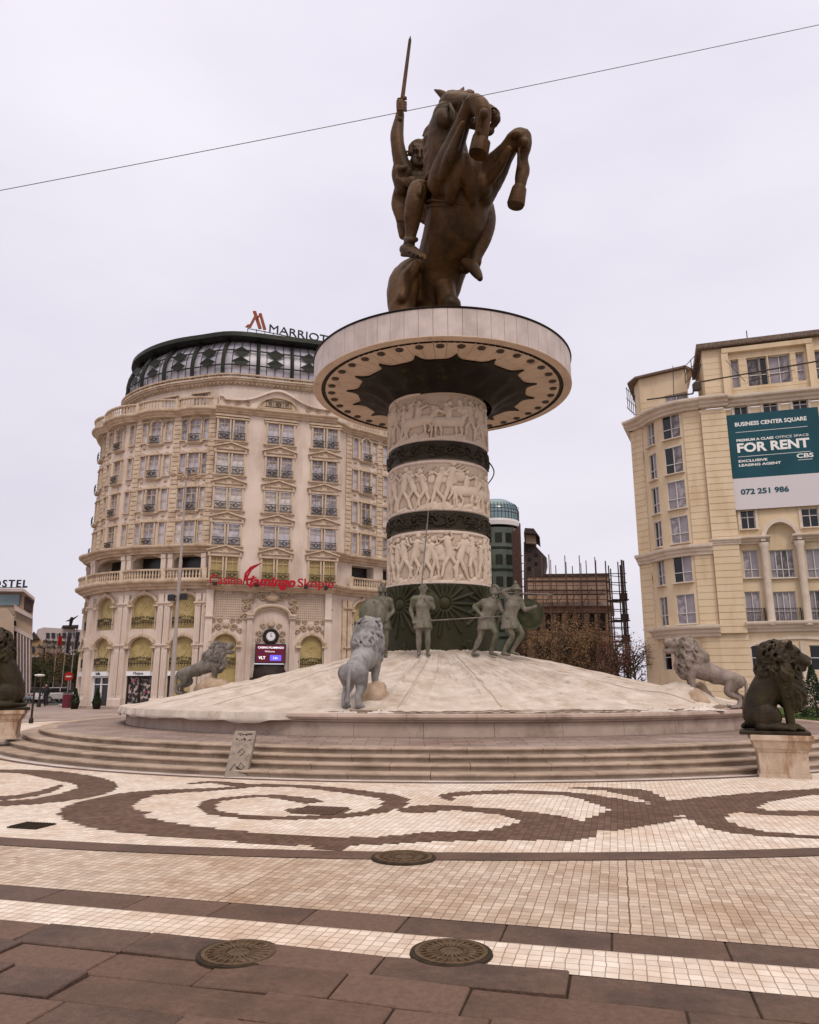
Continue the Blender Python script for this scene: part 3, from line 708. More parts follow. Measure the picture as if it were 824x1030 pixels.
# hind quarters
CH(h, (425,272,.5,17), (409,281,.2,16.5), (404,298,-.2,15), (405,325,-.5,12), n=16)
CH(h, (428,300,1.0,18),(412,300,.6,16)); CH(h,(418,268,-.4,6),(408,282,-.6,7),(404,300,-.9,6),n=10)
CH(h, (444,283,.3,14), (449,296,-.1,10.5), (450,310,-.3,10), (449,330,-.3,10), n=14)
for x_ in (-.45,1.55):
    chain(h, [(x_+.1,27.5,16.4,.42),(x_-.05,28.2,15.4,.30),(x_,28.1,14.7,.22),(x_,27.9,14.25,.26),(x_,27.75,14.02,.32)], 12)
chain(h, [(1.1,28.9,17.4,.3),(1.1,29.9,16.6,.35),(1.0,30.2,15.4,.32),(.9,29.8,14.1,.22)], 12)
organic('horse', h, 'bronze', .058, stt, it=1, disp=(2.2,.022))
for P_ in (((485,141,-3.9,7.6),(484,142,-3.9,8.9),(481.5,154,-3.8,9.2),(481,155.5,-3.8,8.6)), ((523,188,-3.0,5.8),(522.5,189.5,-3.0,6.9),(519,205,-2.8,8.4),(518.6,207,-2.8,7.6))):
    q = MB(); q.tube([S(*p[:3]) for p in P_], [p[3]*K for p in P_], 20); q.build('hoof', 'bronze', stt, smooth=True, flat_angle=35)
rd = MB()
CH(rd, (431,214,.7,13), (427,198,.5,12), (422,184,.3,13), (421,177,.3,11), n=16); CH(rd, (408,177,.1,8.5), (420,173,.3,8), (434,175,.5,7.5))
E(rd,415,183,-.25,7.5,5,6.5); E(rd,427,184,-.2,7.5,5,6.5)
CH(rd, (420.5,177,.2,5.5), (422,166,.1,5.2))
E(rd, 422.3,155,.0,8.4,9.5,11.2); E(rd, 422.5,151,.35,9.4,9,9); CH(rd,(416.5,160,-.1,4),(419.5,164.5,-.25,3.4),(425.5,164.5,-.25,3.4),(428.5,160,-.1,4),n=8)
CH(rd, (422.2,150.5,-.38,1.2),(422.3,155,-.45,1.4),(422.3,157.8,-.48,2.0),n=8); CH(rd,(416,150,-.33,1.5),(419.5,149.8,-.40,1.5),n=6); CH(rd,(425,149.8,-.40,1.5),(428.5,150,-.33,1.5),n=6)
E(rd,418,153.2,-.30,1.7,1.3,1.1); E(rd,426.5,153.2,-.30,1.7,1.3,1.1); E(rd,417.8,157.5,-.24,3,2,3); E(rd,426.9,157.5,-.24,3,2,3)
CH(rd,(419.6,161.3,-.36,.9),(422.3,160.9,-.40,1.0),(425,161.3,-.36,.9),n=6); CH(rd,(420.2,163,-.35,1.0),(424.4,163,-.35,1.0),n=6)
E(rd,422.5,147.5,.1,9.2,9,6.5)
for i in range(44):
    a = -.30+(PI+.6)*i/43; k_ = random.uniform(-.8,.8); u = 422.5+8.4*math.cos(a); v = 149.5-8.2*math.sin(a)
    CH(rd, (u,v,-.10,2.2), (u+math.cos(a)*1.8+k_,v+1.5-1.5*math.sin(a),-.12,1.9), (u+math.cos(a)*2.2+k_*.6,v+5+k_,-.05,1.0), n=7, sub=3)
for i in range(7): CH(rd, (417+i*1.8,144.5,-.18,1.5),(416.5+i*1.9,147+random.uniform(-.6,.8),-.30,.9), n=6)
CH(rd, (409,176,.1,9.5), (403.5,163,.0,8.4), (400.5,148,-.1,7.4), (399.5,136,-.1,7.2), (401,124,-.1,5.8), (402.5,115,-.1,4.6), n=14)
CH(rd, (405,190,.3,8),(403,176,.2,9.5),(404,166,.05,8.8)); CH(rd,(399,168,-.05,3),(404,170,-.3,3),(411,168,-.1,3)); CH(rd,(397.5,150,-.1,3.5),(398,140,-.15,4),n=8)
E(rd, 404,106,-.1,5,5,6.3)
for i in range(4): CH(rd, (400,101.5+i*2.9,-.28,1.8), (404.5,102+i*2.9,-.44,1.7), (408.5,103+i*2.7,-.28,1.55), n=7, sub=2)
CH(rd, (402,104,-.3,1.9),(403,99,-.3,1.7),(406.5,98,-.3,1.4), n=7, sub=2)
CH(rd, (432,178,.4,7),(438,188,-.5,5.5),(443,192,-1.6,4.4))
CH(rd, (428,208,.2,13), (424,197,-.7,12), (421,191,-1.3,10.2), (417.5,203,-1.45,9.4), (416,214,-1.35,9.0), (414.5,226,-1.2,7.4), (413,238,-1.1,5.6), (411.5,247,-1.1,5.8), n=16)
CH(rd,(423,188,-1.75,3.4),(422,195,-1.8,3),n=8); CH(rd,(413,206,-1.5,4.5),(411.5,218,-1.4,5),(411,228,-1.2,3.5),n=9)
CH(rd, (406.5,251,-1.0,5), (414,252,-1.4,5.4), (421,256,-1.8,4.2), (427,258.5,-2.0,2.6), n=12); CH(rd,(404.5,256,-1.1,2.0),(416,257.5,-1.5,2.0),(428,260.5,-2.1,1.5))
for k_ in range(4): CH(rd, (408+k_*4,247+k_*2,-1.55-.12*k_,1.3),(411+k_*4,254+k_*1.5,-1.75-.12*k_,1.3),n=6)
CH(rd, (408,240,-1.25,2.6),(413,242,-1.6,2.6),(418.5,241,-1.3,2.6))
CH(rd, (404,190,.9,8), (400.5,205,1.0,7.5), (404,220,1.0,6.5), (406,236,1.0,5.6)); CH(rd, (410,188,.8,10),(409,205,.8,9),(411,222,.6,7))
for k_ in range(5): CH(rd, (398.5+k_*2.2,188,.5,2),(396.5+k_*2.6,205,.45,2.2),(400.5+k_*2,222,.5,1.8),n=7)
CH(rd, (474,196,.6,10), (485,204,.0,9), (490,211,-.5,8), (490,226,-.7,8.6), (486,242,-.8,7.6), (480,256,-.8,6), (478.5,264,-.8,6), n=16)
CH(rd, (468,264,-.8,4.8), (475,268,-1.0,6.2), (480,275,-1.3,4.8), (483,280,-1.5,3), n=12)
for i in range(8): CH(rd, (427+i*1.0,196+i*2,-.4+i*.02,3), (431+i*1.1,208+i*2.0,-.8,3.2), (432+i*1.0,222+i*1.2,-1.0,1.8), n=7, sub=2)
for i in range(7): CH(rd, (401+i*1.6,172+i*.6,-.05,2.2), (400+i*1.8,180+i*1.2,-.1,2), n=7)
organic('rider', rd, 'bronze', .042, stt, it=1, disp=(3,.010))
sw = MB(); a, b_ = Vector(S(404.5,102,-.3)), Vector(S(413,36,-.3))
c_ = a.lerp(b_, .05); d_ = a.lerp(b_, .93)
sw.tube([c_, d_, b_], [.10,.075,.01], 6); sw.build('sword_blade', 'bronze', stt)
sw = MB(); sw.tube([Vector(S(402.6,119,-.3)), Vector(S(404.5,98,-.3))], .075, 8); sw.tube([Vector(S(400,100.5,-.3)), Vector(S(409,98.5,-.3))], .08, 8); sw.ell(S(402.4,120,-.3), (.12,.12,.12)); sw.build('sword_hilt', 'bronze', stt, smooth=True)
# straps
def loop(name, c, nrm, ra, rb, t, parent, m='bronze', tilt=0):
    nrm = Vector(nrm).normalized(); x = nrm.cross(Vector((0,1,0))).normalized(); y = nrm.cross(x)
    P = [Vector(c)+x*ra*math.cos(2*PI*k/40)+y*rb*math.sin(2*PI*k/40) for k in range(41)]
    q = MB(); q.tube(P, t, 6, caps=False); q.build(name, m, parent, smooth=True)
loop('girth_strap', S(460.5,208,-.98), Vector(S(455,232,-.5))-Vector(S(461,200,-1.1)), 30.2*K, 30.6*K, .055, stt)
loop('girth_strap', S(459.5,213,-.85), Vector(S(455,232,-.5))-Vector(S(461,200,-1.1)), 30.6*K, 31*K, .05, stt)
loop('bridle', S(470,110,-2.9), Vector(S(483,110,-3.2))-Vector(S(468,106,-2.8)), 12*K, 11.6*K, .04, stt)
loop('bridle', S(484,116,-3.25), Vector(S(495,114,-3.5))-Vector(S(483,110,-3.2)), 11*K, 9*K, .04, stt)
q = MB(); q.tube([S(486,118,-3.6),S(470,116,-3.7),S(455,135,-3.3),S(446,160,-3.1),S(437,192,-1.8)], .035, 6); q.build('rein', 'bronze', stt)
# ------------------------------------------------------------------ lions
def locks(mb, blobs, n, ln, r0, seed, down=(0,0,-1), face=None, avoid=None):
    rr = random.Random(seed)
    for k in range(n):
        c, rad = blobs[rr.randrange(len(blobs))]
        c = Vector(c)
        d = Vector((rr.gauss(0,1), rr.gauss(0,1), rr.gauss(0,1))).normalized()
        if face and d.dot(Vector(face)) > .72: continue
        p = c+Vector((d.x*rad[0], d.y*rad[1], d.z*rad[2]))*.97
        if avoid and (p-Vector(avoid[0])).length < avoid[1]: continue
        t = (Vector(down)+Vector((rr.gauss(0,.35), rr.gauss(0,.5), rr.gauss(0,.3)))); t = (t-d*t.dot(d)).normalized()
        s = d.cross(t)*rr.choice([-1,1])
        L = ln*rr.uniform(.6,1.25); r = r0*rr.uniform(.6,1.1)
        chain(mb, [tuple(p)+(r*.8,), tuple(p+t*L*.5+d*r*.9+s*L*.12)+(r,), tuple(p+t*L+d*r*.1-s*L*.2)+(r*.35,)], 6, 2)
def paw(mb, x, y, z, s=1, f=1):
    mb.ell((x+.03*s*f,y,z), (.14*s,.10*s,.075*s), 12, 8)
    for k in (-1.5,-.5,.5,1.5): chain(mb, [(x+.08*s*f,y+k*.045*s,z,.045*s),(x+.17*s*f,y+k*.052*s,z-.025*s,.04*s)], 8)
def lion_head(mb, M, open_=False, s=1.0):
    b = MB()
    b.ell((0,0,0), (.21,.18,.20), 16, 12); chain(b, [(.06,0,-.01,.155),(.17,0,-.04,.13),(.26,0,-.06,.118),(.29,0,-.07,.112)], 14)
    b.ell((.375,0,.0), (.045,.065,.042)); b.ell((.34,.062,-.075),(.075,.062,.07)); b.ell((.34,-.062,-.075),(.075,.062,.07))
    chain(b, [(.05,0,.08,.09),(.2,0,.045,.055),(.34,0,.01,.045)], 8)
    for y in (-1,1):
        chain(b, [(.11,y*.06,.12,.04),(.14,y*.13,.09,.035)], 8); chain(b, [(.14,y*.09,.045,.03),(.15,y*.11,.045,.025)], 6); b.ell((.10,y*.12,-.06),(.08,.05,.08))
        chain(b, [(-.05,y*.16,.14,.07),(-.07,y*.20,.20,.05)], 8)
    if open_: chain(b, [(.06,0,-.17,.12),(.18,0,-.26,.085),(.27,0,-.285,.068)], 10); chain(b,[(.32,.06,-.12,.02),(.33,.06,-.17,.01)],6); chain(b,[(.32,-.06,-.12,.02),(.33,-.06,-.17,.01)],6)
    else: chain(b, [(.05,0,-.15,.12),(.2,0,-.185,.09),(.29,0,-.185,.07)], 10)
    mb.add(b.v, b.f, M @ Matrix.Diagonal((s*.9,s*1.06,s*1.04,1)))
def sitting_lion(loc, rz, sc_, label, m, mirror=1, name='lion_statue', turn=0, seed=1):
    t = thing(name, loc, label, 'lion statue', rz=rz, group='dark sitting lions on step pedestals'); t.scale = (sc_,)*3
    b = MB()
    chain(b, [(-.33,0,.30,.29),(-.24,0,.58,.29),(-.08,0,.88,.28),(.08,0,1.12,.26)], 16)
    b.ell((.13,0,.82),(.22,.24,.34))
    for y in (-1,1):
        b.ell((-.22,y*.20,.27),(.31,.14,.26), 14, 10); chain(b, [(-.30,y*.24,.08,.10),(0,y*.25,.07,.075),(.10,y*.25,.07,.075)], 10); paw(b,.10,y*.25,.06,.95)
        chain(b, [(.08,y*.17,1.0,.15),(.17,y*.16,.75,.125),(.21,y*.145,.45,.095),(.22,y*.14,.15,.08)], 12); paw(b,.25,y*.14,.065,1.0)
    chain(b, [(-.55,0,.12,.05),(-.62,.15,.06,.045),(-.45,.36,.05,.045),(-.1,.42,.06,.07)], 8)
    b.ell((.12,0,1.33),(.27,.28,.30)); b.ell((.16,0,1.08),(.29,.31,.32)); b.ell((.27,0,.80),(.19,.24,.27)); b.ell((-.02,0,1.1),(.22,.25,.30))
    lion_head(b, Matrix.Translation((.33,0,1.42)) @ Matrix.Rotation(turn,4,'Z') @ Matrix.Rotation(R(14),4,'Y'), s=1.02)
    b.ell((.30,0,.66),(.15,.20,.22))
    fx = (math.cos(turn),math.sin(turn),0)
    locks(b, [((.08,0,1.36),(.31,.31,.33))], 300, .15, .034, seed, (-.35,0,-1), face=fx, avoid=((.64,.03,1.38),.27))
    locks(b, [((.16,0,1.08),(.31,.33,.34)),((.26,0,.80),(.21,.26,.29)),((.30,0,.64),(.17,.21,.23)),((-.02,0,1.12),(.24,.27,.32))], 700, .19, .036, seed+9, (.0,0,-1), avoid=((.68,.03,1.34),.23))
    organic('body', b, m, .015, t, it=1)
    q = MB(); q.box((-.08,0,-.03),(1.22,.80,.07), bev=.015); q.build('plinth', m, t, local=True)
    # organic() bakes in local space of an unscaled parent
    return t
_wm = wm
def local_organic(fn): return fn
def pedestal(loc, rz, w, d, h, label):
    t = thing('stone_pedestal', loc, label, 'pedestal', rz=rz, group='stained stone pedestals on the steps')
    def fr(z0, z1, w0, d0, w1, d1, mb):
        mb.add([(-w0/2,-d0/2,z0),(w0/2,-d0/2,z0),(w0/2,d0/2,z0),(-w0/2,d0/2,z0),(-w1/2,-d1/2,z1),(w1/2,-d1/2,z1),(w1/2,d1/2,z1),(-w1/2,d1/2,z1)],[(0,3,2,1),(4,5,6,7),(0,1,5,4),(1,2,6,5),(2,3,7,6),(3,0,4,7)])
    b = MB(); fr(0, h*.10, w*.86, d*.86, w*.84, d*.84, b); fr(h*.10+.001, h*.60, w*.80, d*.80, w*.82, d*.82, b); b.build('shaft', 'pedestal_stone', t, local=True)
    c = MB(); fr(h*.60+.002, h*.68, w*.84, d*.84, w*.88, d*.88, c); fr(h*.68+.001, h*.88, w*.90, d*.90, w*.99, d*.99, c); fr(h*.88+.001, h, w*1.04, d*1.04, w*1.03, d*1.03, c); c.build('cornice', 'pedestal_stone', t, local=True)
    return t
class _L:     # build lions in their own local frame, then place
    pass
def place(t, loc, rz, s):
    t.location = loc; t.rotation_euler = (0,0,rz); t.scale = (s,)*3
p1 = at_z(784, 779, 0); p1 = Vector((6.84, 14.55, 0))
pedestal((p1.x,p1.y,.0), R(-20), 1.00, .90, .74, 'stained stone pedestal under the dark sitting lion at the right end of the steps')
l1 = sitting_lion((0,0,0), 0, 1, 'dark bronze sitting lion facing right on the stone pedestal beside the steps', 'bronze_lion', turn=R(8), seed=3)
place(l1, (p1.x-.0, p1.y, .80), R(-24), .97)
p2 = Vector((-10.75, 20.4, 0))
pedestal((p2.x,p2.y,.30), R(20), 1.3, 1.15, .70, 'stone pedestal under the cropped dark lion at the left edge')
l2 = sitting_lion((0,0,0), 0, 1, 'dark bronze sitting lion cut off by the left edge, seen from behind its haunch', 'bronze_lion', seed=8)
place(l2, (p2.x-.15, p2.y, 1.07), R(180+35), 1.2)

def roaring_lion(seed, m='bronze_pale'):
    t = thing('lion_statue', (0,0,0), None, 'lion statue', group='pale roaring lions around the basin rim')
    b = MB()
    chain(b, [(1.32,0,1.36,.36),(1.0,0,1.20,.335),(.6,0,1.04,.275),(.2,0,.90,.26),(.05,0,.84,.25)], 16)
    b.ell((1.42,0,1.22),(.28,.30,.36)); b.ell((.62,0,.90),(.3,.2,.16)); chain(b,[(.9,.24,1.1,.05),(.6,.23,1.0,.04),(.4,.22,.9,.05)],8); chain(b,[(.9,-.24,1.1,.05),(.6,-.23,1.0,.04),(.4,-.22,.9,.05)],8)
    for y in (-1,1):
        chain(b, [(1.32,y*.20,1.25,.19),(1.42,y*.21,.98,.135),(1.40,y*.20,.75,.10),(1.42,y*.20,.62,.09)], 12); paw(b,1.46,y*.20,.58,1.05)
        o = .10*y
        chain(b, [(.10,y*.16,.82,.23),(.24+o,y*.19,.56,.16),(.16+o,y*.19,.42,.11),(-.06+o,y*.19,.30,.075),(-.03+o,y*.2,.1,.08)], 12); paw(b,.02+o,y*.2,.06,1.0)
    b.ell((1.52,0,1.92),(.33,.31,.34)); b.ell((1.40,0,1.62),(.40,.37,.40)); b.ell((1.52,0,1.34),(.30,.31,.36)); b.ell((1.18,0,1.55),(.30,.30,.30))
    lion_head(b, Matrix.Translation((1.74,0,2.02)) @ Matrix.Rotation(R(-24),4,'Y'), True, 1.17)
    locks(b, [((1.48,0,1.90),(.36,.34,.37))], 280, .15, .038, seed, (-.6,0,-.8), face=(.9,0,.25))
    locks(b, [((1.40,0,1.62),(.43,.40,.43)),((1.54,0,1.32),(.31,.33,.38)),((1.18,0,1.56),(.33,.33,.32))], 650, .19, .040, seed+5, (-.3,0,-1))
    organic('body', b, m, .020, t, it=1)
    tl = MB(); chain(tl, [(-.13,0,.97,.055),(-.21,.01,.80,.05),(-.20,.03,.5,.045),(-.14,.05,.28,.045),(-.12,.07,.16,.07)], 8); tl.build('tail', m, t, smooth=True, local=True)
    return t
def rock(loc, s, label, seed, name='rock', m='rock', log=False, rz=0):
    t = MB(); rr = random.Random(seed)
    if log: chain(t, [(0,-.35*s[1],0,.30*s[2]),(0,.35*s[1],0,.30*s[2])], 20)
    else:
        t.ell((0,0,0), s, 24, 16)
    vs = []
    for p in t.v:
        v = Vector(p); n_ = v.normalized(); v += n_*(.14*noise.noise(v*2.2+Vector((seed,0,0)))+.06*noise.noise(v*7)); vs.append(tuple(v))
    t.v = vs; o = t.build(name, m, smooth=True); o.location = loc; o.rotation_euler = (0,0,rz)
    tag(o, label, 'rock', 'rocks under the roaring lions'); return o
ln = roaring_lion(21)
place(ln, (8.98, 21.15, 1.01), R(180-14), .86); tag(ln, 'pale grey roaring lion statue facing left at the right side of the basin')
lb = copy_tree(ln); tag(lb, 'pale bronze lion statue seen from behind standing on the front basin rim')
place(lb, (-1.36, 18.3, 1.10), R(78), .99)
ll = copy_tree(ln); tag(ll, 'grey roaring lion statue facing right in front of the ornate hotel')
place(ll, (-8.35, 28.3, 1.32), R(10), .84)
mat('bronze_bluish', (.20,.19,.19), (.36,.345,.345), rough=.55, metal=.1, nscale=1.6, stain=(.09,.085,.06), sscale=2.0, sth=(.48,.7), streak=True, bump=.5, bscale=30)
mat('bronze_rosy', (.20,.155,.135), (.30,.245,.215), rough=.6, metal=.1, nscale=3, stain=(.12,.10,.07), sscale=2.0, sth=(.5,.72), streak=True, bump=.5, bscale=30)
for root, mm in ((lb,'bronze_bluish'),(ln,'bronze_rosy')):
    for ch in bpy.data.objects:
        if ch.parent == root and ch.type == 'MESH': ch.material_slots[0].link = 'OBJECT'; ch.material_slots[0].material = MATS[mm]
rock((7.72, 20.95, 1.12), (.30,.34,.40), 'pale boulder under the front paws of the right lion', 3)
rock((8.15, 21.9, 1.30), (.42,.35,.42), 'brown boulder standing behind the right lion', 7)
rock((-.92, 19.35, 1.28), (.42,.40,.40), 'round brown boulder under the front paws of the rear facing lion', 5)
rock((-7.2, 28.3, 1.55), (.66,.45,.34), 'pale boulder under the front paws of the left lion', 9)

# ------------------------------------------------------------------ bronze soldiers
def human(mb, J, s=1.0, skirt=True, bulk=1.0):
    def c(*a, **k): chain(mb, [tuple(Vector(J[x] if isinstance(x, str) else x)*s)+(r*s*bulk,) for x, r in a], **k)
    pel, ch, nk, hd = (Vector(J[k]) for k in ('pelvis','chest','neck','head'))
    c(('pelvis',.155),(tuple(pel.lerp(ch,.5)),.14),('chest',.165),(tuple(ch.lerp(nk,.55)),.13), n=14)
    c((tuple(nk),.06),(tuple(nk.lerp(hd,.6)),.06), n=10)
    mb.ell(tuple(hd*s), (.085*s,.10*s,.125*s), 14, 10)
    bk = s*bulk
    for q in 'LR':
        S_, E_, H_ = J['sh'+q], J['el'+q], J['ha'+q]
        c((tuple(ch.lerp(nk,.5)),.10),('sh'+q,.075),(tuple(Vector(S_).lerp(Vector(E_),.45)),.058),('el'+q,.047),(tuple(Vector(E_).lerp(Vector(H_),.4)),.046),('ha'+q,.03), n=10)
        H = Vector(H_); d = (H-Vector(E_)).normalized(); sd = d.cross(Vector((0,1,0))).normalized()
        mb.ell(tuple((H+d*.05)*s), (.042*s,.035*s,.05*s), 8, 6)
        for k in range(4):
            o = sd*(k-1.5)*.02; c((tuple(H+d*.07+o),.011),(tuple(H+d*.115+o+Vector((0,-.012,0))),.010),(tuple(H+d*(.13-.008*abs(k-1))+o+Vector((0,-.035,-.01))),.008), n=6, sub=2)
        c((tuple(H+d*.03-sd*.035),.012),(tuple(H+d*.07-sd*.06),.009), n=6)
        P, Kn, A, T = J['hip'+q], J['kn'+q], J['an'+q], J['to'+q]
        c(('hip'+q,.105),(tuple(Vector(P).lerp(Vector(Kn),.5)),.085),('kn'+q,.06),(tuple(Vector(Kn).lerp(Vector(A),.35)),.062),('an'+q,.036), n=12)
        c((tuple(Vector(A)+(Vector(A)-Vector(T))*.15+Vector((0,0,-.03))),.038),('to'+q,.03), n=8)
    return mb
POSE = dict(pelvis=(0,0,.95),chest=(0,0,1.28),neck=(0,0,1.50),head=(0,-.02,1.66),shL=(.19,0,1.43),shR=(-.19,0,1.43),elL=(.26,0,1.16),elR=(-.26,0,1.16),haL=(.25,-.12,.94),haR=(-.25,-.12,.94),hipL=(.09,0,.92),hipR=(-.09,0,.92),knL=(.1,-.03,.5),knR=(-.1,-.03,.5),anL=(.1,0,.09),anR=(-.1,0,.09),toL=(.12,-.17,.035),toR=(-.12,-.17,.035))
def face(mb, hd, s, d=(0,-1,0)):
    hd = Vector(hd)*s; d = Vector(d).normalized(); sd = d.cross(Vector((0,0,1)))
    def q(f, r_, u, r): return tuple(hd+(d*f+sd*r_+Vector((0,0,u)))*s)+(r*s,)
    chain(mb, [q(.09,0,.02,.012),q(.115,0,-.015,.018)], 6); chain(mb, [q(.085,-.045,.03,.014),q(.085,.045,.03,.014)], 6)
    chain(mb, [q(.09,-.025,-.055,.012),q(.09,.025,-.055,.012)], 6); chain(mb, [q(.07,-.01,-.10,.03),q(.07,.01,-.10,.03)], 6)
    for e in (-1,1): chain(mb, [q(0,e*.085,.02,.018),q(0,e*.088,-.02,.014)], 6)
def soldier(loc, rz, pose, label, helmet=True, shield=None, spear=None, skirt=True, s=1.29, hat=False, facing=(0,-1,0)):
    t = thing('soldier_statue', loc, label, 'soldier statue', rz=0, group='bronze soldiers standing round the column foot')
    J = dict(POSE); J.update(pose); b = MB(); human(b, J, s, bulk=1.22); face(b, J['head'], s, facing)
    pel = Vector(J['pelvis']); chs = Vector(J['chest'])
    if skirt:                      # pleated tunic hem and cuirass straps
        for k in range(20):
            a = 2*PI*k/20; top = pel+Vector((.15*math.cos(a),.13*math.sin(a),.06)); bot = pel+Vector((.22*math.cos(a),.19*math.sin(a),-.24))
            chain(b, [tuple(top*s)+(.035*s,), tuple(bot*s)+(.032*s,)], 6)
        for k in range(14):
            a = 2*PI*k/14; p = pel+Vector((.155*math.cos(a),.14*math.sin(a),.10)); b.ell(tuple(p*s),(.04*s,)*3,6,5)
        for e in (-1,1): b.ell(tuple((chs+Vector((e*.07,-.11,.06)))*s),(.07*s,.05*s,.06*s))
        for q in 'LR':
            p = Vector(J['sh'+q])
            for k in range(6): a = 2*PI*k/6; chain(b, [tuple((p+Vector((.04*math.cos(a),.05*math.sin(a),.03)))*s)+(.03*s,), tuple((p.lerp(Vector(J['el'+q]),.4)+Vector((.05*math.cos(a),.06*math.sin(a),0)))*s)+(.02*s,)], 6)
        for q in 'LR':
            kn = Vector(J['kn'+q]); an = Vector(J['an'+q]); chain(b, [tuple((kn+Vector((0,-.03,.03)))*s)+(.055*s,), tuple((kn.lerp(an,.4)+Vector((0,-.015,0)))*s)+(.062*s,), tuple(an*s)+(.045*s,)], 10)
    T = Matrix.Translation(loc); b.v = [tuple(T @ Vector(p)) for p in b.v]
    organic('body', b, 'bronze_green', .026, t, it=1)
    hd = Vector(J['head'])*s; HM = Matrix.Translation(Vector(loc)+hd) @ Matrix.Rotation(math.atan2(facing[0],-facing[1]),4,'Z')
    c = MB()
    if helmet:
        c.lathe([(.001,.165*s),(.06*s,.15*s),(.098*s,.09*s),(.112*s,.02*s),(.115*s,-.01*s),(.135*s,-.02*s),(.108*s,-.022*s)], 20, M=HM)
        P = [(0,-.13*math.cos(a)*s,(.03+.16*math.sin(a))*s) for a in [x*PI/9 for x in range(0,10)]]
        c.tube([HM @ Vector(p) for p in P], [.02*s,.035*s,.042*s,.045*s,.045*s,.045*s,.042*s,.04*s,.03*s,.02*s], 8)
        c.box((.10*s,-.03*s,-.07*s),(.014*s,.08*s,.11*s),HM); c.box((-.10*s,-.03*s,-.07*s),(.014*s,.08*s,.11*s),HM)
    elif hat: c.lathe([(.001,.17*s),(.08*s,.15*s),(.10*s,.08*s),(.17*s,.035*s),(.17*s,.02*s),(.10*s,.03*s)], 20, M=HM); c.ell((.05*s,.02*s,.2*s),(.06*s,.05*s,.07*s),M=HM)
    else:
        for k in range(40):
            a = random.uniform(0, 2*PI); e = random.uniform(.1, 1.4); p = Vector((.1*math.cos(a)*math.cos(e), .11*math.sin(a)*math.cos(e)+.015, .13*math.sin(e)))*s; c.ell(tuple(p),(.03*s,)*3,6,5,M=HM)
    c.build('helmet' if helmet or hat else 'hair', 'bronze_green', t, smooth=True, flat_angle=40)
    if shield:
        pos, nrm, r = shield[:3]; z = Vector(nrm).normalized(); M = Matrix.Translation(Vector(loc)+Vector(pos)) @ z.to_track_quat('Z','Y').to_matrix().to_4x4()
        q = MB(); q.lathe([(.001,.10),(r*.4,.085),(r*.8,.03),(r*.86,.0),(r,.0),(r,-.03),(r*.86,-.03),(r*.78,.0),(r*.4,.06),(.001,.075)], 40, M=M); q.build('shield', 'relief_green' if shield and len(shield) < 4 else 'bronze_green', t, smooth=True, flat_angle=40)
    if spear:
        q = MB(); a, b2 = Vector(loc)+Vector(spear[0]), Vector(loc)+Vector(spear[1]); q.tube([a, b2], .022, 6); d = (b2-a).normalized(); q.tube([b2, b2+d*.08, b2+d*.30], [.02,.05,.002], 6); q.build('spear', 'bronze_pale', t)
    return t
ZF = 2.52
def sp_(u, y): return Vector((at_y(u, 655, y).x, y, ZF))
a = sp_(425.5, 24.6)
soldier(a, 0, dict(haR=(-.24,-.10,.92), shR=(-.21,0,1.44), elR=(-.30,.02,1.17), elL=(.27,.03,1.20), haL=(.10,-.16,1.36), knL=(.12,-.02,.5), anL=(.12,.02,.09), toL=(.16,-.15,.035), head=(.01,-.02,1.67)), 'bronze soldier with bare shoulders standing alone in front of the column foot', helmet=False, shield=((.30,.14,1.75),(.6,-.8,0),.36), spear=None)
b2 = sp_(490, 24.8)
soldier(b2, 0, dict(pelvis=(0,0,.93), chest=(.10,-.02,1.24), neck=(.17,-.04,1.45), head=(.22,-.07,1.59), shL=(.30,-.02,1.38), shR=(-.04,-.02,1.38), elR=(-.30,.02,1.26), haR=(-.14,-.10,1.04), elL=(.40,-.06,1.14), haL=(.46,-.22,1.02), knL=(.22,-.14,.56), anL=(.10,.02,.12), toL=(.24,-.12,.05), knR=(-.16,.02,.5), anR=(-.34,.08,.10), toR=(-.22,-.06,.05)), 'helmeted bronze soldier leaning right and gripping a level spear', spear=((.70,-.30,1.30),(-1.75,-.18,1.16)), facing=(.75,-.65,0))
c2 = sp_(513, 24.6)
soldier(c2, 0, dict(pelvis=(.02,0,.94), chest=(.10,0,1.27), neck=(.15,-.02,1.49), head=(.19,-.04,1.64), shL=(.29,.02,1.42), shR=(.0,-.05,1.44), elR=(-.14,-.1,1.62), haR=(.04,-.12,1.68), elL=(.40,.02,1.16), haL=(.60,-.06,1.22), knL=(.30,-.06,.56), anL=(.06,.06,.14), toL=(.2,-.04,.06), knR=(.06,-.1,.50), anR=(-.16,.02,.10), toR=(-.02,-.08,.05)), 'bronze warrior with plumed cap holding the big round shield at right', helmet=False, hat=True, shield=((.70,.26,1.38),(.28,-.95,.05),.52), spear=((-.35,-.16,2.06),(1.15,-.1,2.0)), facing=(.9,-.4,0))
d2 = sp_(384, 25.3)
soldier(d2, 0, dict(elR=(-.28,-.05,1.18), haR=(-.22,-.2,1.3), elL=(.28,0,1.16), haL=(.16,-.12,.98)), 'helmeted bronze soldier with shield half hidden behind the rear facing lion', shield=((-.30,-.3,1.45),(-.4,-.9,0),.52,1), s=1.32, facing=(.3,-.9,0))
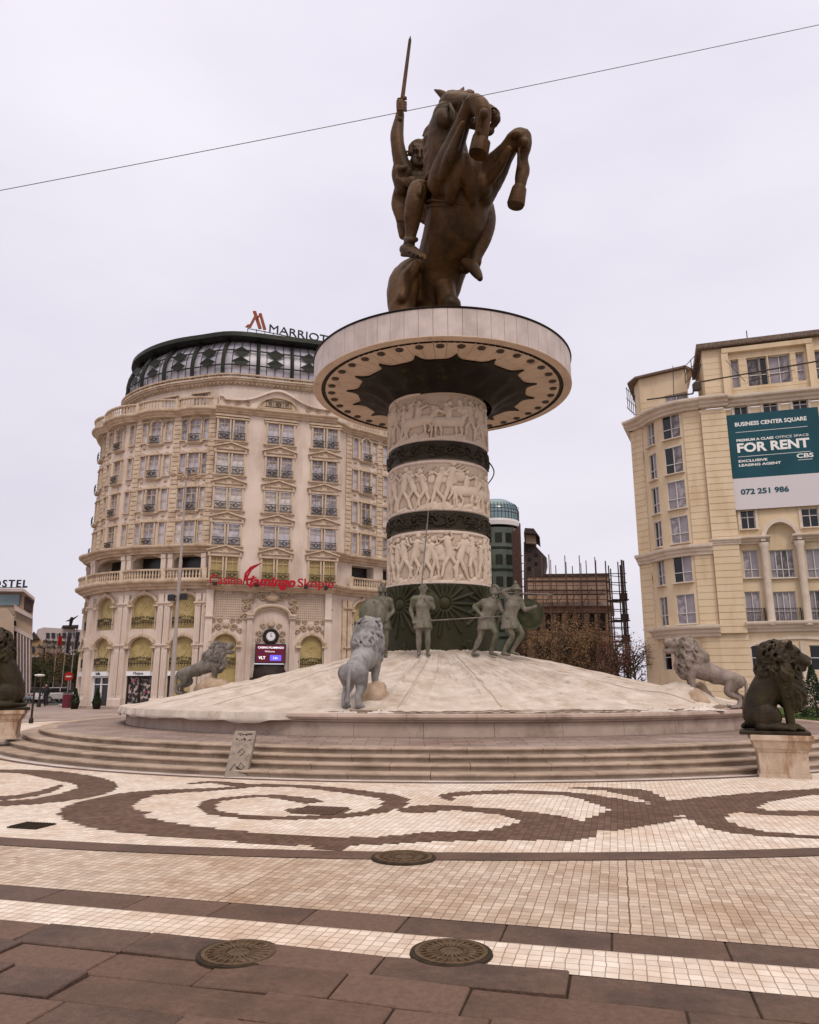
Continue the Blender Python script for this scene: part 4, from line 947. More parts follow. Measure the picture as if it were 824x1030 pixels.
# long pole leaning on the column
q = MB(); q.tube([Vector((a.x-.08, 24.45, 4.3)), Vector((at_y(431,514,25.95).x, 25.95, zr(514,25.95)))], [.03,.022], 6)
tag(q.build('leaning_spear', 'bronze_pale'), 'long thin pale spear leaning up against the lower column reliefs', 'spear')
q = MB(); P = [Vector((CEN.x+1.86+.26*math.sin(PI*k/10)*1.0, 27.7, zr(487,27.7)+.0+.95*k/10)) for k in range(11)]; q.tube(P, .025, 6)
tag(q.build('green_hose', 'grass'), 'thin green hose loop sticking out at the right of the column', 'hose')
# ------------------------------------------------------------------ facade tools
mat('hotel_wall', (.60,.50,.425), (.68,.58,.50), rough=.8, nscale=.5, stain=(.38,.28,.22), sscale=.5, sth=(.5,.8), streak=True)
mat('hotel_trim', (.52,.41,.30), (.62,.51,.39), rough=.75, nscale=1.2, stain=(.32,.21,.13), sscale=1.3, sth=(.45,.75))
mat('hotel_ornament', (.38,.28,.19), (.50,.385,.28), rough=.75, nscale=2.5)
mat('curtain_sky_glass', (.42,.40,.46), (.60,.57,.64), rough=.12, nscale=.9, spec=.6)  # lavender curtain tone with sky reflection painted into the same colour
mat('olive_pane', (.34,.26,.10), (.46,.36,.17), rough=.35, nscale=1.6)
mat('iron', (.03,.025,.02), (.05,.04,.03), rough=.5, metal=.4)
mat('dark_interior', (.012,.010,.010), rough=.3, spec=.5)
mat('dark_green_metal', (.016,.018,.013), (.026,.028,.021), rough=.5, metal=.3)
mat('roof_glass', (.34,.33,.37), (.50,.48,.53), rough=.3, nscale=.5, spec=.3)
mat('sign_red', (.38,.006,.02), rough=.4)
mat('sign_white', (.75,.75,.77), rough=.5)
mat('sign_dark', (.03,.03,.045), rough=.5)
mat('rust_red', (.26,.07,.03), rough=.5)
mat('gold_leaf', (.62,.50,.24), rough=.4, metal=.3)
class Plan:
    def __init__(s, pts, smooth=False, bump=None):
        P = [Vector((p[0],p[1])) for p in pts]
        if smooth: P = [Vector(q) for q in cat([tuple(p) for p in P], 8)]
        s.P = P; s.L = [0]
        for a, b in zip(P, P[1:]): s.L.append(s.L[-1]+(b-a).length)
        s.len = s.L[-1]; s.smooth = smooth; s.bump = bump
    def at(s, t):
        t = min(max(t, -5), s.len+5)
        k = 0
        while k < len(s.P)-2 and s.L[k+1] < t: k += 1
        a, b = s.P[k], s.P[k+1]; f = (t-s.L[k])/(s.L[k+1]-s.L[k]); d = (b-a).normalized()
        if s.smooth:
            d0 = (s.P[k+1]-s.P[k-1]).normalized() if k > 0 else d; d1 = (s.P[min(k+2,len(s.P)-1)]-s.P[k]).normalized(); d = (d0*(1-f)+d1*f).normalized()
        return a+(b-a)*f, d
    def F(s, t, d, z):
        p, dr = s.at(t); n = Vector((dr.y, -dr.x)); 
        q = p+n*(d+(s.bump(t) if s.bump else 0)); return Vector((q.x, q.y, z))
    def ang(s, t): d = s.at(t)[1]; return math.atan2(d.y, d.x)
    def s_at(s, u, z=10, lo=0, hi=None):
        hi = s.len if hi is None else hi; best = None; N = 400
        for i in range(N+1):
            t = lo+(hi-lo)*i/N; p = s.F(t,0,z); dep = p.y*cP+(z-CAMH)*sP; uu = CX+FPX*p.x/dep; e = abs(uu-u)
            if best is None or e < best[0]: best = (e, t)
        return best[1]
    def zv(s, t, v): return zr(v, s.F(t,0,0).y)
def breaks(vals, a, b): return sorted({round(min(max(x,a),b),4) for x in vals})
def wall_grid(mb, pl, s0, s1, z0, z1, ops=(), ds=1.0, grooves=(), gd=.03, gh=.05, depth=.28, d0=0):
    sb = [s0,s1]+[o[0] for o in ops]+[o[1] for o in ops]; n = int((s1-s0)/ds)+1; sb += [s0+(s1-s0)*i/n for i in range(n)]
    zb_ = [z0,z1]+[o[2] for o in ops]+[o[3] for o in ops]+[g_ for g_ in grooves]+[g_+gh for g_ in grooves]
    sb, zb_ = breaks(sb,s0,s1), breaks(zb_,z0,z1)
    for a, b in zip(sb, sb[1:]):
        if b-a < 1e-3: continue
        for c, e in zip(zb_, zb_[1:]):
            if e-c < 1e-3: continue
            m_, k_ = (a+b)/2, (c+e)/2
            if any(o[0] < m_ < o[1] and o[2] < k_ < o[3] for o in ops): continue
            dd = d0
            if any(g_ < k_ < g_+gh for g_ in grooves):
                dd = d0-gd
                for zz in (c, e): mb.add([pl.F(a,d0,zz),pl.F(b,d0,zz),pl.F(b,dd,zz),pl.F(a,dd,zz)],[(0,1,2,3)])
            mb.add([pl.F(a,dd,c),pl.F(b,dd,c),pl.F(b,dd,e),pl.F(a,dd,e)],[(0,1,2,3)])
    for a, b, c, e in ops:
        for p, q in (((a,c),(b,c)),((b,c),(b,e)),((b,e),(a,e)),((a,e),(a,c))):
            mb.add([pl.F(p[0],d0,p[1]),pl.F(q[0],d0,q[1]),pl.F(q[0],d0-depth,q[1]),pl.F(p[0],d0-depth,p[1])],[(0,1,2,3)])
def sweep(mb, pl, s0, s1, prof, ds=.5, off=None):   # closed (d,z) profile
    n = max(1,int((s1-s0)/ds)); m = len(prof); vs = []
    for i in range(n+1):
        t = s0+(s1-s0)*i/n; o = off(t) if off else 0
        vs += [pl.F(t, d+o, z) for d, z in prof]
    fs = [(i*m+k, i*m+(k+1)%m, (i+1)*m+(k+1)%m, (i+1)*m+k) for i in range(n) for k in range(m)]
    fs += [tuple(range(m)), tuple(n*m+k for k in range(m-1,-1,-1))]
    mb.add(vs, fs)
def cornice(z, h, p, back=-.3):       # stepped moulding profile
    return [(back,z),(p*.25,z),(p*.3,z+h*.2),(p*.55,z+h*.35),(p*.6,z+h*.55),(p*.95,z+h*.7),(p,z+h*.85),(p,z+h),(back,z+h)]
def spandrel(mb, pl, a, b, zs, ztop, d=0, n=14, depth=.2):       # wall left over above a semi-elliptic arch
    c, w = (a+b)/2, (b-a)/2; h = ztop-zs
    arc = [(c-w*math.cos(PI*k/n), zs+h*math.sin(PI*k/n)) for k in range(n+1)]
    for (x0,y0),(x1,y1) in zip(arc, arc[1:]):
        mb.add([pl.F(x0,d,y0),pl.F(x1,d,y1),pl.F(x1,d,ztop+.001),pl.F(x0,d,ztop+.001)],[(0,1,2,3)])
        mb.add([pl.F(x0,d,y0),pl.F(x1,d,y1),pl.F(x1,d-depth,y1),pl.F(x0,d-depth,y0)],[(0,1,2,3)])
def arch_ring(mb, w, zs, h, t, d0, d1, n=14, z0=None):    # local: moulding round an arch, jambs down to z0
    P = []
    if z0 is not None: P.append((-w, z0))
    P += [(-w*math.cos(PI*k/n), zs+h*math.sin(PI*k/n)) for k in range(n+1)]
    if z0 is not None: P.append((w, z0))
    Q = []
    if z0 is not None: Q.append((-w-t, z0))
    Q += [(-(w+t)*math.cos(PI*k/n), zs+(h+t)*math.sin(PI*k/n)) for k in range(n+1)]
    if z0 is not None: Q.append((w+t, z0))
    m = len(P); vs = [(p[0],-d0,p[1]) for p in P]+[(p[0],-d0,p[1]) for p in Q]+[(p[0],-d1,p[1]) for p in P]+[(p[0],-d1,p[1]) for p in Q]
    fs = []
    for i in range(m-1):
        fs += [(2*m+i,2*m+i+1,3*m+i+1,3*m+i),(i,i+1,2*m+i+1,2*m+i),(m+i,m+i+1,3*m+i+1,3*m+i)]
    fs += [(0,m,3*m,2*m),(m-1,2*m-1,4*m-1,3*m-1)]
    mb.add(vs, fs)
def put(o, pl, s, d, z): p = pl.F(s,d,z); L_ = o.parent.location if o.parent else Vector((0,0,0)); o.location = p-L_; o.rotation_euler = (0,0,pl.ang(s))
def scroll(mb, x, z, r, d, turns=1.4, t=.05, flip=1, up=1):
    P = []
    for i in range(16):
        a = i/15*turns*2*PI; q = r*(1-.8*i/15); P.append((x+flip*q*math.cos(a), -d, z+up*q*math.sin(a)))
    mb.tube(P, [t*(1-.5*i/15) for i in range(16)], 5)
def grille(mb, w, h, d, z0=0, x0=0, n=8, t=.027):
    for zz in (z0,z0+h): mb.box((x0,-d,zz),(w,t*1.6,t*1.6))
    for sx in (-1,1): mb.box((x0+sx*w/2,-d/2,z0+h),(t,d,t)); mb.box((x0+sx*w/2,-d/2,z0),(t,d,t))
    for k in range(n): mb.box((x0-w/2+w*(k+.5)/n,-d,z0+h/2),(t,t,h))
    P = [(x0+h*.28*math.cos(a*PI/5),-d-.01,z0+h*.5+h*.28*math.sin(a*PI/5)) for a in range(11)]; mb.tube(P,t*1.2,5,caps=False)
    for sx in (-1,1): scroll(mb, x0+sx*w*.3, z0+h*.5, h*.2, d+.01, 1.2, t*1.1, sx)
KIDS = {}
def kid(o, mb, name, m, **k): c = mb.build(name, m, o, local=True, **k); KIDS.setdefault(o, []).append(c); return c
def clone(o):
    c = o.copy(); COL.objects.link(c); c.parent = o.parent
    for x in KIDS.get(o, []): y = x.copy(); COL.objects.link(y); y.parent = c
    return c
class Proto:
    """first use places the prototype itself; later uses copy it with its sub-parts"""
    def __init__(s, fn): s.fn = fn; s.o = None
    def __call__(s, pl, t, d, z):
        if s.o is None: s.o = s.fn(); o = s.o
        else: o = clone(s.o)
        put(o, pl, t, d, z); return o

HO = Vector((-16, 58, 0))
hotel = thing('hotel', HO, 'ornate cream hotel with curved corner, green glass rooftop and rows of small balconies', 'hotel building')
bay_off = None
wing = Plan([(-28.3,80),(-28.5,74),(-28.5,68.8),(-27.6,64.9),(-25.6,61.9),(-22.4,59.7),(-19.0,58.75),(-15.4,58.2)], smooth=True)
mid = Plan([(-15.35,57.5),(-6.35,60.3)])
rgt = Plan([(-7.3,60.9),(-6.3,61.2),(-5.66,62.6),(-2.8,65.0),(.3,67.5),(3.0,70.5)], smooth=False)
SW = wing.len
ZC = 23.9
# survey of bay borders on the wing
B = [wing.s_at(u, 16, SW-16) for u in (103,135,174,214)]
Bq = [(B[i]+B[i+1])/2 for i in range(3)]
rowsz = [(20.95,22.9),(18.05,20.0),(15.2,17.15),(12.45,14.35)]
# --- wall of the wing, upper storeys
mb = MB(); ops = []; bays = []
edges = [B[0]-3.6, B[0]]+B[1:]
for i in range(4):
    a, b = edges[i], edges[i+1]; wd = b-a; q = .34
    c = (a+b)/2-(.1 if i else 0); bays.append((a+q, b-q, c, wd))
for (a, b, c, wd) in bays:
    for (z0, z1) in rowsz:
        ops.append((c-.46, c+.46, z0, z1)); 
        sx = (b-a)/2-.36
        ops.append((c+sx-.27 if c+sx+.27 < b else b-.56, min(c+sx+.27,b-.02), z0+.15, z1-.05)); ops.append((max(c-sx-.27,a+.02), max(c-sx-.27,a+.02)+.50, z0+.15, z1-.05))
wall_grid(mb, wing, 0, SW, 12.0, 23.6, ops, ds=.6)
mb.build('wall', 'hotel_wall', hotel)
# quoin pilasters with grooves between bays
for e in edges[1:-1]+[edges[-1]-.36]:
    z = 12.4; mb = MB()
    while z < 22.95:
        sweep(mb, wing, e-.30, e+.30, [(-.02,z),(.11,z),(.13,z+.04),(.13,z+.30),(.11,z+.34),(-.02,z+.34)], ds=.3); z += .385
    mb.build('quoin_pilaster', 'hotel_trim', hotel)
def wave(t):
    for (a, b, c, wd) in bays:
        if a-.34 <= t <= b+.34: return .42*math.cos((t-(a+b)/2)/((b-a)/2+.34)*PI/2)**.7 if abs((t-(a+b)/2)/((b-a)/2+.34)) < 1 else 0
    return 0
mb = MB(); sweep(mb, wing, 0, SW+.1, cornice(23.1,.5,.65), ds=.25, off=wave); mb.build('cornice', 'hotel_trim', hotel)
mb = MB(); sweep(mb, wing, 0, SW+.1, cornice(11.75,.6,.85), ds=.25, off=lambda t: wave(t)*.6); mb.build('belt_cornice', 'hotel_trim', hotel)
def balus_proto():
    q = MB(); q.lathe([(.085,0),(.085,.08),(.05,.12),(.09,.32),(.05,.58),(.085,.66),(.085,.72)], 8); return q
bp_ = balus_proto()
def balustrade(pl, s0, s1, z, d, off=None, name='balustrade', h=.95, step=.27):
    q = MB(); sc_ = (h-.22)/.72
    sweep(q, pl, s0, s1, [(d-.13,z),(d+.13,z),(d+.13,z+.12),(d-.13,z+.12)], ds=.3, off=off)
    sweep(q, pl, s0, s1, [(d-.14,z+h-.12),(d+.14,z+h-.12),(d+.16,z+h),(d-.16,z+h)], ds=.3, off=off)
    n = int((s1-s0)/step)
    for i in range(n):
        t = s0+(s1-s0)*(i+.5)/n; o = off(t) if off else 0; p = pl.F(t, d+o, z+.11)
        q.add(bp_.v, bp_.f, Matrix.Translation(p) @ Matrix.Diagonal((1,1,sc_,1)))
    for t in ((s0, s1) if pl is not wing or s1 > SW-.6 else (s0,)): p = pl.F(t, d+(off(t) if off else 0), 0); q.box((p.x,p.y,z+h/2),(.34,.34,h+.08))
    q.build(name, 'hotel_trim', hotel, smooth=True, flat_angle=35)
for (a, b, c, wd) in bays: balustrade(wing, a-.3, b+.3, 23.62, .35, wave, h=.9)
# wing windows
def win_big():
    o = None; q = MB()
    for sx in (-1,1): q.box((sx*.50,-.06,.95),(.13,.20,1.95))
    q.box((0,-.05,1.0),(.05,.06,1.9)); q.box((0,-.05,1.42),(.9,.06,.05)); q.box((0,-.1,-.06),(1.45,.42,.13)); q.box((0,-.08,-.17),(1.2,.3,.1))
    o = q.build('window', 'hotel_trim', hotel, local=True)
    p = MB(); p.box((0,.14,.95),(.92,.03,1.92)); kid(o, p, 'pane', 'curtain_sky_glass')
    return o
def hood(flat):
    q = MB()
    if flat: q.box((0,-.1,1.98),(1.35,.26,.10)); q.prism([(-.62,2.03),(-.35,2.16),(-.2,2.34),(0,2.40),(.2,2.34),(.35,2.16),(.62,2.03)], .0, -.16, 'y')
    else: arch_ring(q, .50, 1.55, .50, .16, -.02, .16, 12)
    return q
def mk_big(flat):
    def f():
        o = win_big(); q = hood(flat); kid(o, q, 'hood', 'hotel_trim'); g_ = MB(); grille(g_, .95, .55, .38, .02); kid(o, g_, 'balcony_grille', 'iron'); return o
    return f
def mk_small(flat):
    def f():
        q = MB()
        for sx in (-1,1): q.box((sx*.29,-.05,.87),(.08,.14,1.78))
        q.box((0,-.07,-.05),(.75,.24,.09)); q.box((0,-.03,.9),(.5,.05,.035)); q.box((0,-.06,1.79),(.75,.20,.08))
        o = q.build('window', 'hotel_trim', hotel, local=True)
        p = MB(); p.box((0,.12,.87),(.55,.03,1.76)); kid(o, p, 'pane', 'curtain_sky_glass')
        h_ = MB()
        if flat: h_.prism([(-.34,1.83),(0,2.05),(.34,1.83)], 0, -.12, 'y')
        else: arch_ring(h_, .26, 1.5, .28, .09, -.02, .12, 10)
        h_.ell((0,-.05,-.42),(.17,.07,.13),8,6); kid(o, h_, 'ornament', 'hotel_ornament'); return o
    return f
Wb = [Proto(mk_big(False)), Proto(mk_big(True))]; Ws = [Proto(mk_small(False)), Proto(mk_small(True))]
for bi, (a, b, c, wd) in enumerate(bays):
    sx = (b-a)/2-.36
    for ri, (z0, z1) in enumerate(rowsz):
        k = 0 if ri == 0 else 1
        Wb[k](wing, c, 0, z0)
        Ws[k](wing, min(c+sx,b-.29), 0, z0+.15); Ws[k](wing, max(c-sx,a+.27), 0, z0+.15)
# --- loggia (third floor) and its balustrade
mb = MB(); lops = []
for (a, b, c, wd) in bays: lops.append((a+.15, b-.15, 9.6, 11.65))
wall_grid(mb, wing, 0, SW, 9.2, 11.85, lops, ds=.6, depth=1.1, d0=.05)
for (a, b, c, wd) in bays: spandrel(mb, wing, a+.15, b-.15, 11.15, 11.65, d=.05, depth=.3)
mb.build('loggia', 'hotel_trim', hotel)
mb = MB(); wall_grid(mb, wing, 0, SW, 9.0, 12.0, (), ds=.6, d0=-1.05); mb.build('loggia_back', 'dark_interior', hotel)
for (a, b, c, wd) in bays: 
    for e in (a-.05, b+.05): mb = MB(); sweep(mb, wing, e-.2, e+.2, [(0,9.6),(.35,9.6),(.35,11.3),(.42,11.4),(.42,11.7),(0,11.7)], ds=.2); mb.build('loggia_pier', 'hotel_wall', hotel)
mb = MB(); sweep(mb, wing, 0, SW+.1, cornice(8.95,.65,.95), ds=.25, off=lambda t: wave(t)*.5); mb.build('balcony_slab', 'hotel_trim', hotel)
for (a, b, c, wd) in bays: balustrade(wing, a-.34, b+.34, 9.6, .62, lambda t: wave(t)*.5, h=.86, step=.24)
# --- two tall arcaded storeys of the wing
mb = MB(); aops = []; AB = []
for (a, b, c, wd) in bays:
    m_ = (a+b)/2; w = min(1.08, (b-a)/2-.22); AB.append((m_, w))
    aops.append((m_-w, m_+w, 5.95, 8.6)); aops.append((m_-w, m_+w, .0, 5.35))
wall_grid(mb, wing, 0, SW, 0, 9.0, aops, ds=.6, depth=.4)
for m_, w in AB: spandrel(mb, wing, m_-w, m_+w, 7.75, 8.6, depth=.4); spandrel(mb, wing, m_-w, m_+w, 4.55, 5.35, depth=.4)
mb.build('wall', 'hotel_wall', hotel)
for e in edges[:-1]+[edges[-1]-.28]:
    mb = MB()
    for o_ in (-.28, .28):
        sweep(mb, wing, e+o_-.22, e+o_+.22, [(0,.75),(.26,.75),(.26,8.6),(0,8.6)], ds=.2)
        for k in (-.13,0,.13): sweep(mb, wing, e+o_+k-.03, e+o_+k+.03, [(.2,1.0),(.30,1.0),(.30,4.2),(.2,4.2)], ds=.1); sweep(mb, wing, e+o_+k-.03, e+o_+k+.03, [(.2,4.9),(.30,4.9),(.30,7.5),(.2,7.5)], ds=.1)
    for z in (4.35,7.55): sweep(mb, wing, e-.58, e+.58, cornice(z,.4,.42,0), ds=.2)
    sweep(mb, wing, e-.60, e+.60, [(0,0),(.42,0),(.42,.62),(.36,.74),(0,.74)], ds=.2)
    mb.build('fluted_pilaster', 'hotel_wall', hotel)
def mk_arch(w, zs, h, z0, name='arched_window', lower=False, seed=1):
    def f():
        q = MB(); arch_ring(q, w, zs, h, .20, -.05, .20, 16, z0=zs); arch_ring(q, w-.07, zs-.02, h-.05, .06, .0, .10, 14, z0=z0)
        for sx in (-1,1): q.box((sx*(w+.08),-.14,zs-.02),(.42,.36,.18)); scroll(q, sx*(w+.1), zs+.22, .14, .26, 1.2, .05, sx)
        q.ell((0,-.22,zs+h+.16),(.17,.1,.2),8,6)
        o = q.build(name, 'hotel_trim', hotel, local=True)
        P = [(-w, z0)]+[(-w*math.cos(PI*k/14), zs+h*math.sin(PI*k/14)) for k in range(15)]+[(w, z0)]
        p = MB(); p.prism(P, .24, .28, 'y'); kid(o, p, 'pane', 'olive_pane')
        rr = random.Random(seed); g_ = MB()
        if lower:
            z = zs-.25; g_.tube([(-.1,.2,z-.55),(.28,.2,z),(0,.2,z+.5),(-.28,.2,z),(0,.2,z-.35),(.18,.2,z)], .025, 5)
        else:
            P = [(.32*math.cos(a*PI/8),.2,zs-.05+.32*math.sin(a*PI/8)) for a in range(17)]; g_.tube(P, .02, 5)
            g_.tube([(-.2,.2,zs-.3),(-.05,.2,zs+.1),(.1,.2,zs-.1),(.24,.2,zs+.18)], .03, 5)
        for k in range(9): scroll(g_, rr.uniform(-w*.7,w*.7), rr.uniform(zs-.9,zs+h*.6), rr.uniform(.08,.16), -.2, 1.1, .015, rr.choice([-1,1]))
        kid(o, g_, 'gilded_motif', 'gold_leaf')
        g2 = MB(); zb_ = zs-1.35 if not lower else zs-1.25
        for k in range(7):
            x = -w*.85+w*1.7*k/6; scroll(g2, x, zb_+.18+.12*math.sin(k*1.3), .17, .02, 1.3, .035, 1 if k%2 else -1); scroll(g2, x, zb_+.42-.1*abs(x), .12, .04, 1.2, .03, -1 if k%2 else 1)
        g2.box((0,-.02,zb_),(w*2,.06,.05)); 
        for k in range(9): g2.box((-w*.9+w*1.8*k/8,-.02,zb_-.0),(.03,.03,.4))
        kid(o, g2, 'iron_scrollwork', 'iron')
        return o
    return f
for i, (m_, w) in enumerate(AB):
    Proto(mk_arch(w, 0, .85, -1.8, seed=i+1))(wing, m_, 0, 7.75)
    Proto(mk_arch(w, 0, .80, -1.85, lower=True, seed=i+5))(wing, m_, 0, 4.55)
# panels between tiers, shopfronts
for i, (m_, w) in enumerate(AB):
    q = MB(); q.box((0,-.06,0),(2*w-.1,.2,.34)); o = q.build('shop_fascia', 'sign_white', hotel, local=True); put(o, wing, m_, 0, 2.56)
    if i in (1,2):
        text_mesh('lettering', 'Selfie' if i == 1 else 'Mojave', .30, 'sign_dark', o, wm(o) @ basis((-.42,-.18,-.08), (1,0,0), (0,0,1)), .01)
    q = MB()
    for x in (-w+.06, 0, w-.06): q.box((x,.05,1.2),(.12,.1,2.35))
    q.box((0,.05,2.32),(2*w,.1,.12)); q.box((0,.05,1.75),(2*w,.06,.06)) if i == 1 else None
    o = q.build('shopfront', 'sign_white' if i == 1 else 'iron', hotel, local=True); put(o, wing, m_, -.1, 0)
    p = MB(); p.box((0,.12,1.2),(2*w,.04,2.4))
    if 'shop_display' not in MATS:
        mat('shop_display', (.03,.03,.03), (.45,.35,.33), rough=.3, nscale=3.2, lo=.48, hi=.56, stain=(.45,.05,.08), sscale=2.2, sth=(.58,.62))
    kid(o, p, 'pane', 'olive_pane' if i == 3 else ('dark_interior' if i < 2 else 'shop_display'))

# ------------------------------------------------------------------ central block
ML = mid.len
mids = [mid.s_at(u, 22) for u in (233.5,282.5,327.5)]
mz = [(20.87,22.62),(18.03,19.78),(15.18,16.93),(12.33,14.08),(9.68,11.4)]
mb = MB(); ops = []
for s_ in mids:
    for z0, z1 in mz: ops.append((s_-1.0, s_+1.0, z0, z1))
wall_grid(mb, mid, 0, ML, 9.2, 23.6, ops, depth=.2); 
for t0_, dd in ((0,1.2),(ML,1.6)):
    mb.add([mid.F(t0_,0,0),mid.F(t0_,-dd*1.6,0),mid.F(t0_,-dd*1.6,23.6),mid.F(t0_,0,23.6)],[(0,1,2,3)])
mb.build('wall', 'hotel_wall', hotel)
def mk_dbl(top, pane='curtain_sky_glass'):
    def f():
        q = MB()
        for x in (-1.12,-.12,.12,1.12): q.box((x,-.05,.84),(.13,.18,1.80))
        for x in (-.60,.60): q.box((x,-.02,.84),(.035,.05,1.7)); q.box((x,-.02,1.32),(.85,.05,.035))
        q.box((0,-.08,-.09),(2.72,.34,.14)); q.box((0,-.05,-.22),(2.4,.2,.1)); q.box((0,-.08,1.79),(2.62,.26,.12))
        o = q.build('window', 'hotel_trim', hotel, local=True)
        p = MB(); p.box((0,.1,.84),(2.02,.03,1.72)); kid(o, p, 'pane', pane)
        h_ = MB()
        if top: h_.box((0,-.10,1.98),(2.75,.34,.10)); h_.box((0,-.05,2.1),(2.5,.22,.1))
        else:
            h_.prism([(-1.42,2.10),(0,2.52),(1.42,2.10),(1.42,2.20),(0,2.64),(-1.42,2.20)], .02, -.34, 'y'); h_.prism([(-1.35,2.02),(1.35,2.02),(1.35,2.11),(0,2.5),(-1.35,2.11)], .02, -.16, 'y')
            scroll(h_, -.3, 2.22, .1, .2, 1.1, .03, 1); scroll(h_, .3, 2.22, .1, .2, 1.1, .03, -1)
            for x in (-1.2,1.2): h_.prism([(x-.08,1.85),(x+.08,1.85),(x+.08,2.03),(x-.08,2.03)], 0,-.22,'y')
        kid(o, h_, 'pediment', 'hotel_trim')
        g_ = MB(); grille(g_, .92, .52, .32, .02, -.60); grille(g_, .92, .52, .32, .02, .60); kid(o, g_, 'balcony_grille', 'iron')
        return o
    return f
Wt, Wd, Wo = Proto(mk_dbl(True)), Proto(mk_dbl(False)), Proto(mk_dbl(False,'olive_pane'))
for s_ in mids:
    for i, (z0, z1) in enumerate(mz): (Wt if i == 0 else (Wo if i == 4 else Wd))(mid, s_, 0, z0)
mb = MB(); sweep(mb, mid, -.25, ML+.25, cornice(23.1,.5,.65)); mb.build('cornice', 'hotel_trim', hotel)
mb = MB(); sweep(mb, mid, -.15, ML+.15, cornice(8.75,.42,.75)); mb.build('belt_cornice', 'hotel_trim', hotel)
# parapet with curved gable, lunette and scrolls
mb = MB(); c = ML/2; P = []
for k in range(41):
    t = ML*k/40; x = (t-c)/(ML/2); hh = 24.15+1.15*math.exp(-(x/.38)**2)+.25*(abs(x) > .93); P.append((t, hh))
for (a, za), (b, zb_) in zip(P, P[1:]):
    mb.add([mid.F(a,.12,23.55),mid.F(b,.12,23.55),mid.F(b,.12,zb_),mid.F(a,.12,za)],[(0,1,2,3)]); mb.add([mid.F(a,.4,za),mid.F(b,.4,zb_),mid.F(b,.4,zb_+.18),mid.F(a,.4,za+.18)],[(0,1,2,3)])
    mb.add([mid.F(a,.12,za),mid.F(b,.12,zb_),mid.F(b,.4,zb_),mid.F(a,.4,za)],[(0,1,2,3)]); mb.add([mid.F(a,-.4,za+.18),mid.F(b,-.4,zb_+.18),mid.F(b,.4,zb_+.18),mid.F(a,.4,za+.18)],[(0,1,2,3)])
    mb.add([mid.F(a,-.4,23.55),mid.F(b,-.4,23.55),mid.F(b,-.4,zb_+.18),mid.F(a,-.4,za+.18)],[(0,1,2,3)])
mb.build('parapet', 'hotel_wall', hotel)
q = MB(); arch_ring(q, 1.5, 0, .9, .14, .0, .14, 16); q.prism([(-1.5*math.cos(PI*k/14), .9*math.sin(PI*k/14)) for k in range(15)], .02, -.03, 'y'); q.box((0,-.1,-.05),(3.4,.25,.12))
for sx in (-1,1):
    scroll(q, sx*2.5, .25, .28, .08, 1.4, .07, sx); scroll(q, sx*3.3, .15, .22, .08, 1.4, .06, -sx); scroll(q, sx*4.1, .2, .2, .08, 1.3, .05, sx)
o = q.build('lunette_ornament', 'hotel_ornament', hotel, local=True); put(o, mid, c, .13, 23.85)
q = MB(); grille(q, 2.2, .55, .1, .05, 0, 11); o = q.build('lunette_grille', 'iron', hotel, local=True); put(o, mid, c, .15, 23.9)
# ground storeys of the central block
sl_, sr = mid.s_at(249.5, 4), mid.s_at(293, 4); la, ra = mid.s_at(225.5, 4), mid.s_at(313, 4); cc = (sl_+sr)/2
mb = MB(); wall_grid(mb, mid, 0, ML, 0, 9.0, [(la-.95,la+.95,.6,5.5),(ra-.95,ra+.95,.6,5.5),(cc-1.15,cc+1.15,0,3.35)], depth=.4)
for m_ in (la, ra): spandrel(mb, mid, m_-.95, m_+.95, 4.6, 5.5, depth=.4)
mb.build('wall', 'hotel_wall', hotel)
for i, m_ in enumerate((la, ra)): Proto(mk_arch(.95, 0, .9, -4.0, seed=20+i))(mid, m_, 0, 4.6)
for e in (.15, ML-.15, sl_, sr):
    mb = MB(); w = .26 if e not in (sl_, sr) else .2
    sweep(mb, mid, e-w, e+w, [(0,0),(.32,0),(.32,.7),(.24,.75),(.24,6.55 if e in (sl_,sr) else 8.8),(0,6.55 if e in (sl_,sr) else 8.8)], ds=.3)
    for k in (-.12,0,.12): sweep(mb, mid, e+k-.03, e+k+.03, [(.2,.9),(.28,.9),(.28,6.2),(.2,6.2)], ds=.1)
    sweep(mb, mid, e-w-.08, e+w+.08, cornice(6.45,.35,.42,0), ds=.3)
    mb.build('fluted_pilaster', 'hotel_wall', hotel)
q = MB(); w = (sr-sl_)/2+.25; P = [(-w,0),(-w*.75,.05)]+[(-w*.75*math.cos(PI*k/10), .05+.75*math.sin(PI*k/10)) for k in range(11)]+[(w,0)]
q.tube([(x,-.35,z) for x, z in P], .14, 6); q.tube([(x,-.2,z-.2) for x, z in P], .10, 6)
o = q.build('arched_pediment', 'hotel_trim', hotel, local=True); put(o, mid, cc, 0, 6.9)
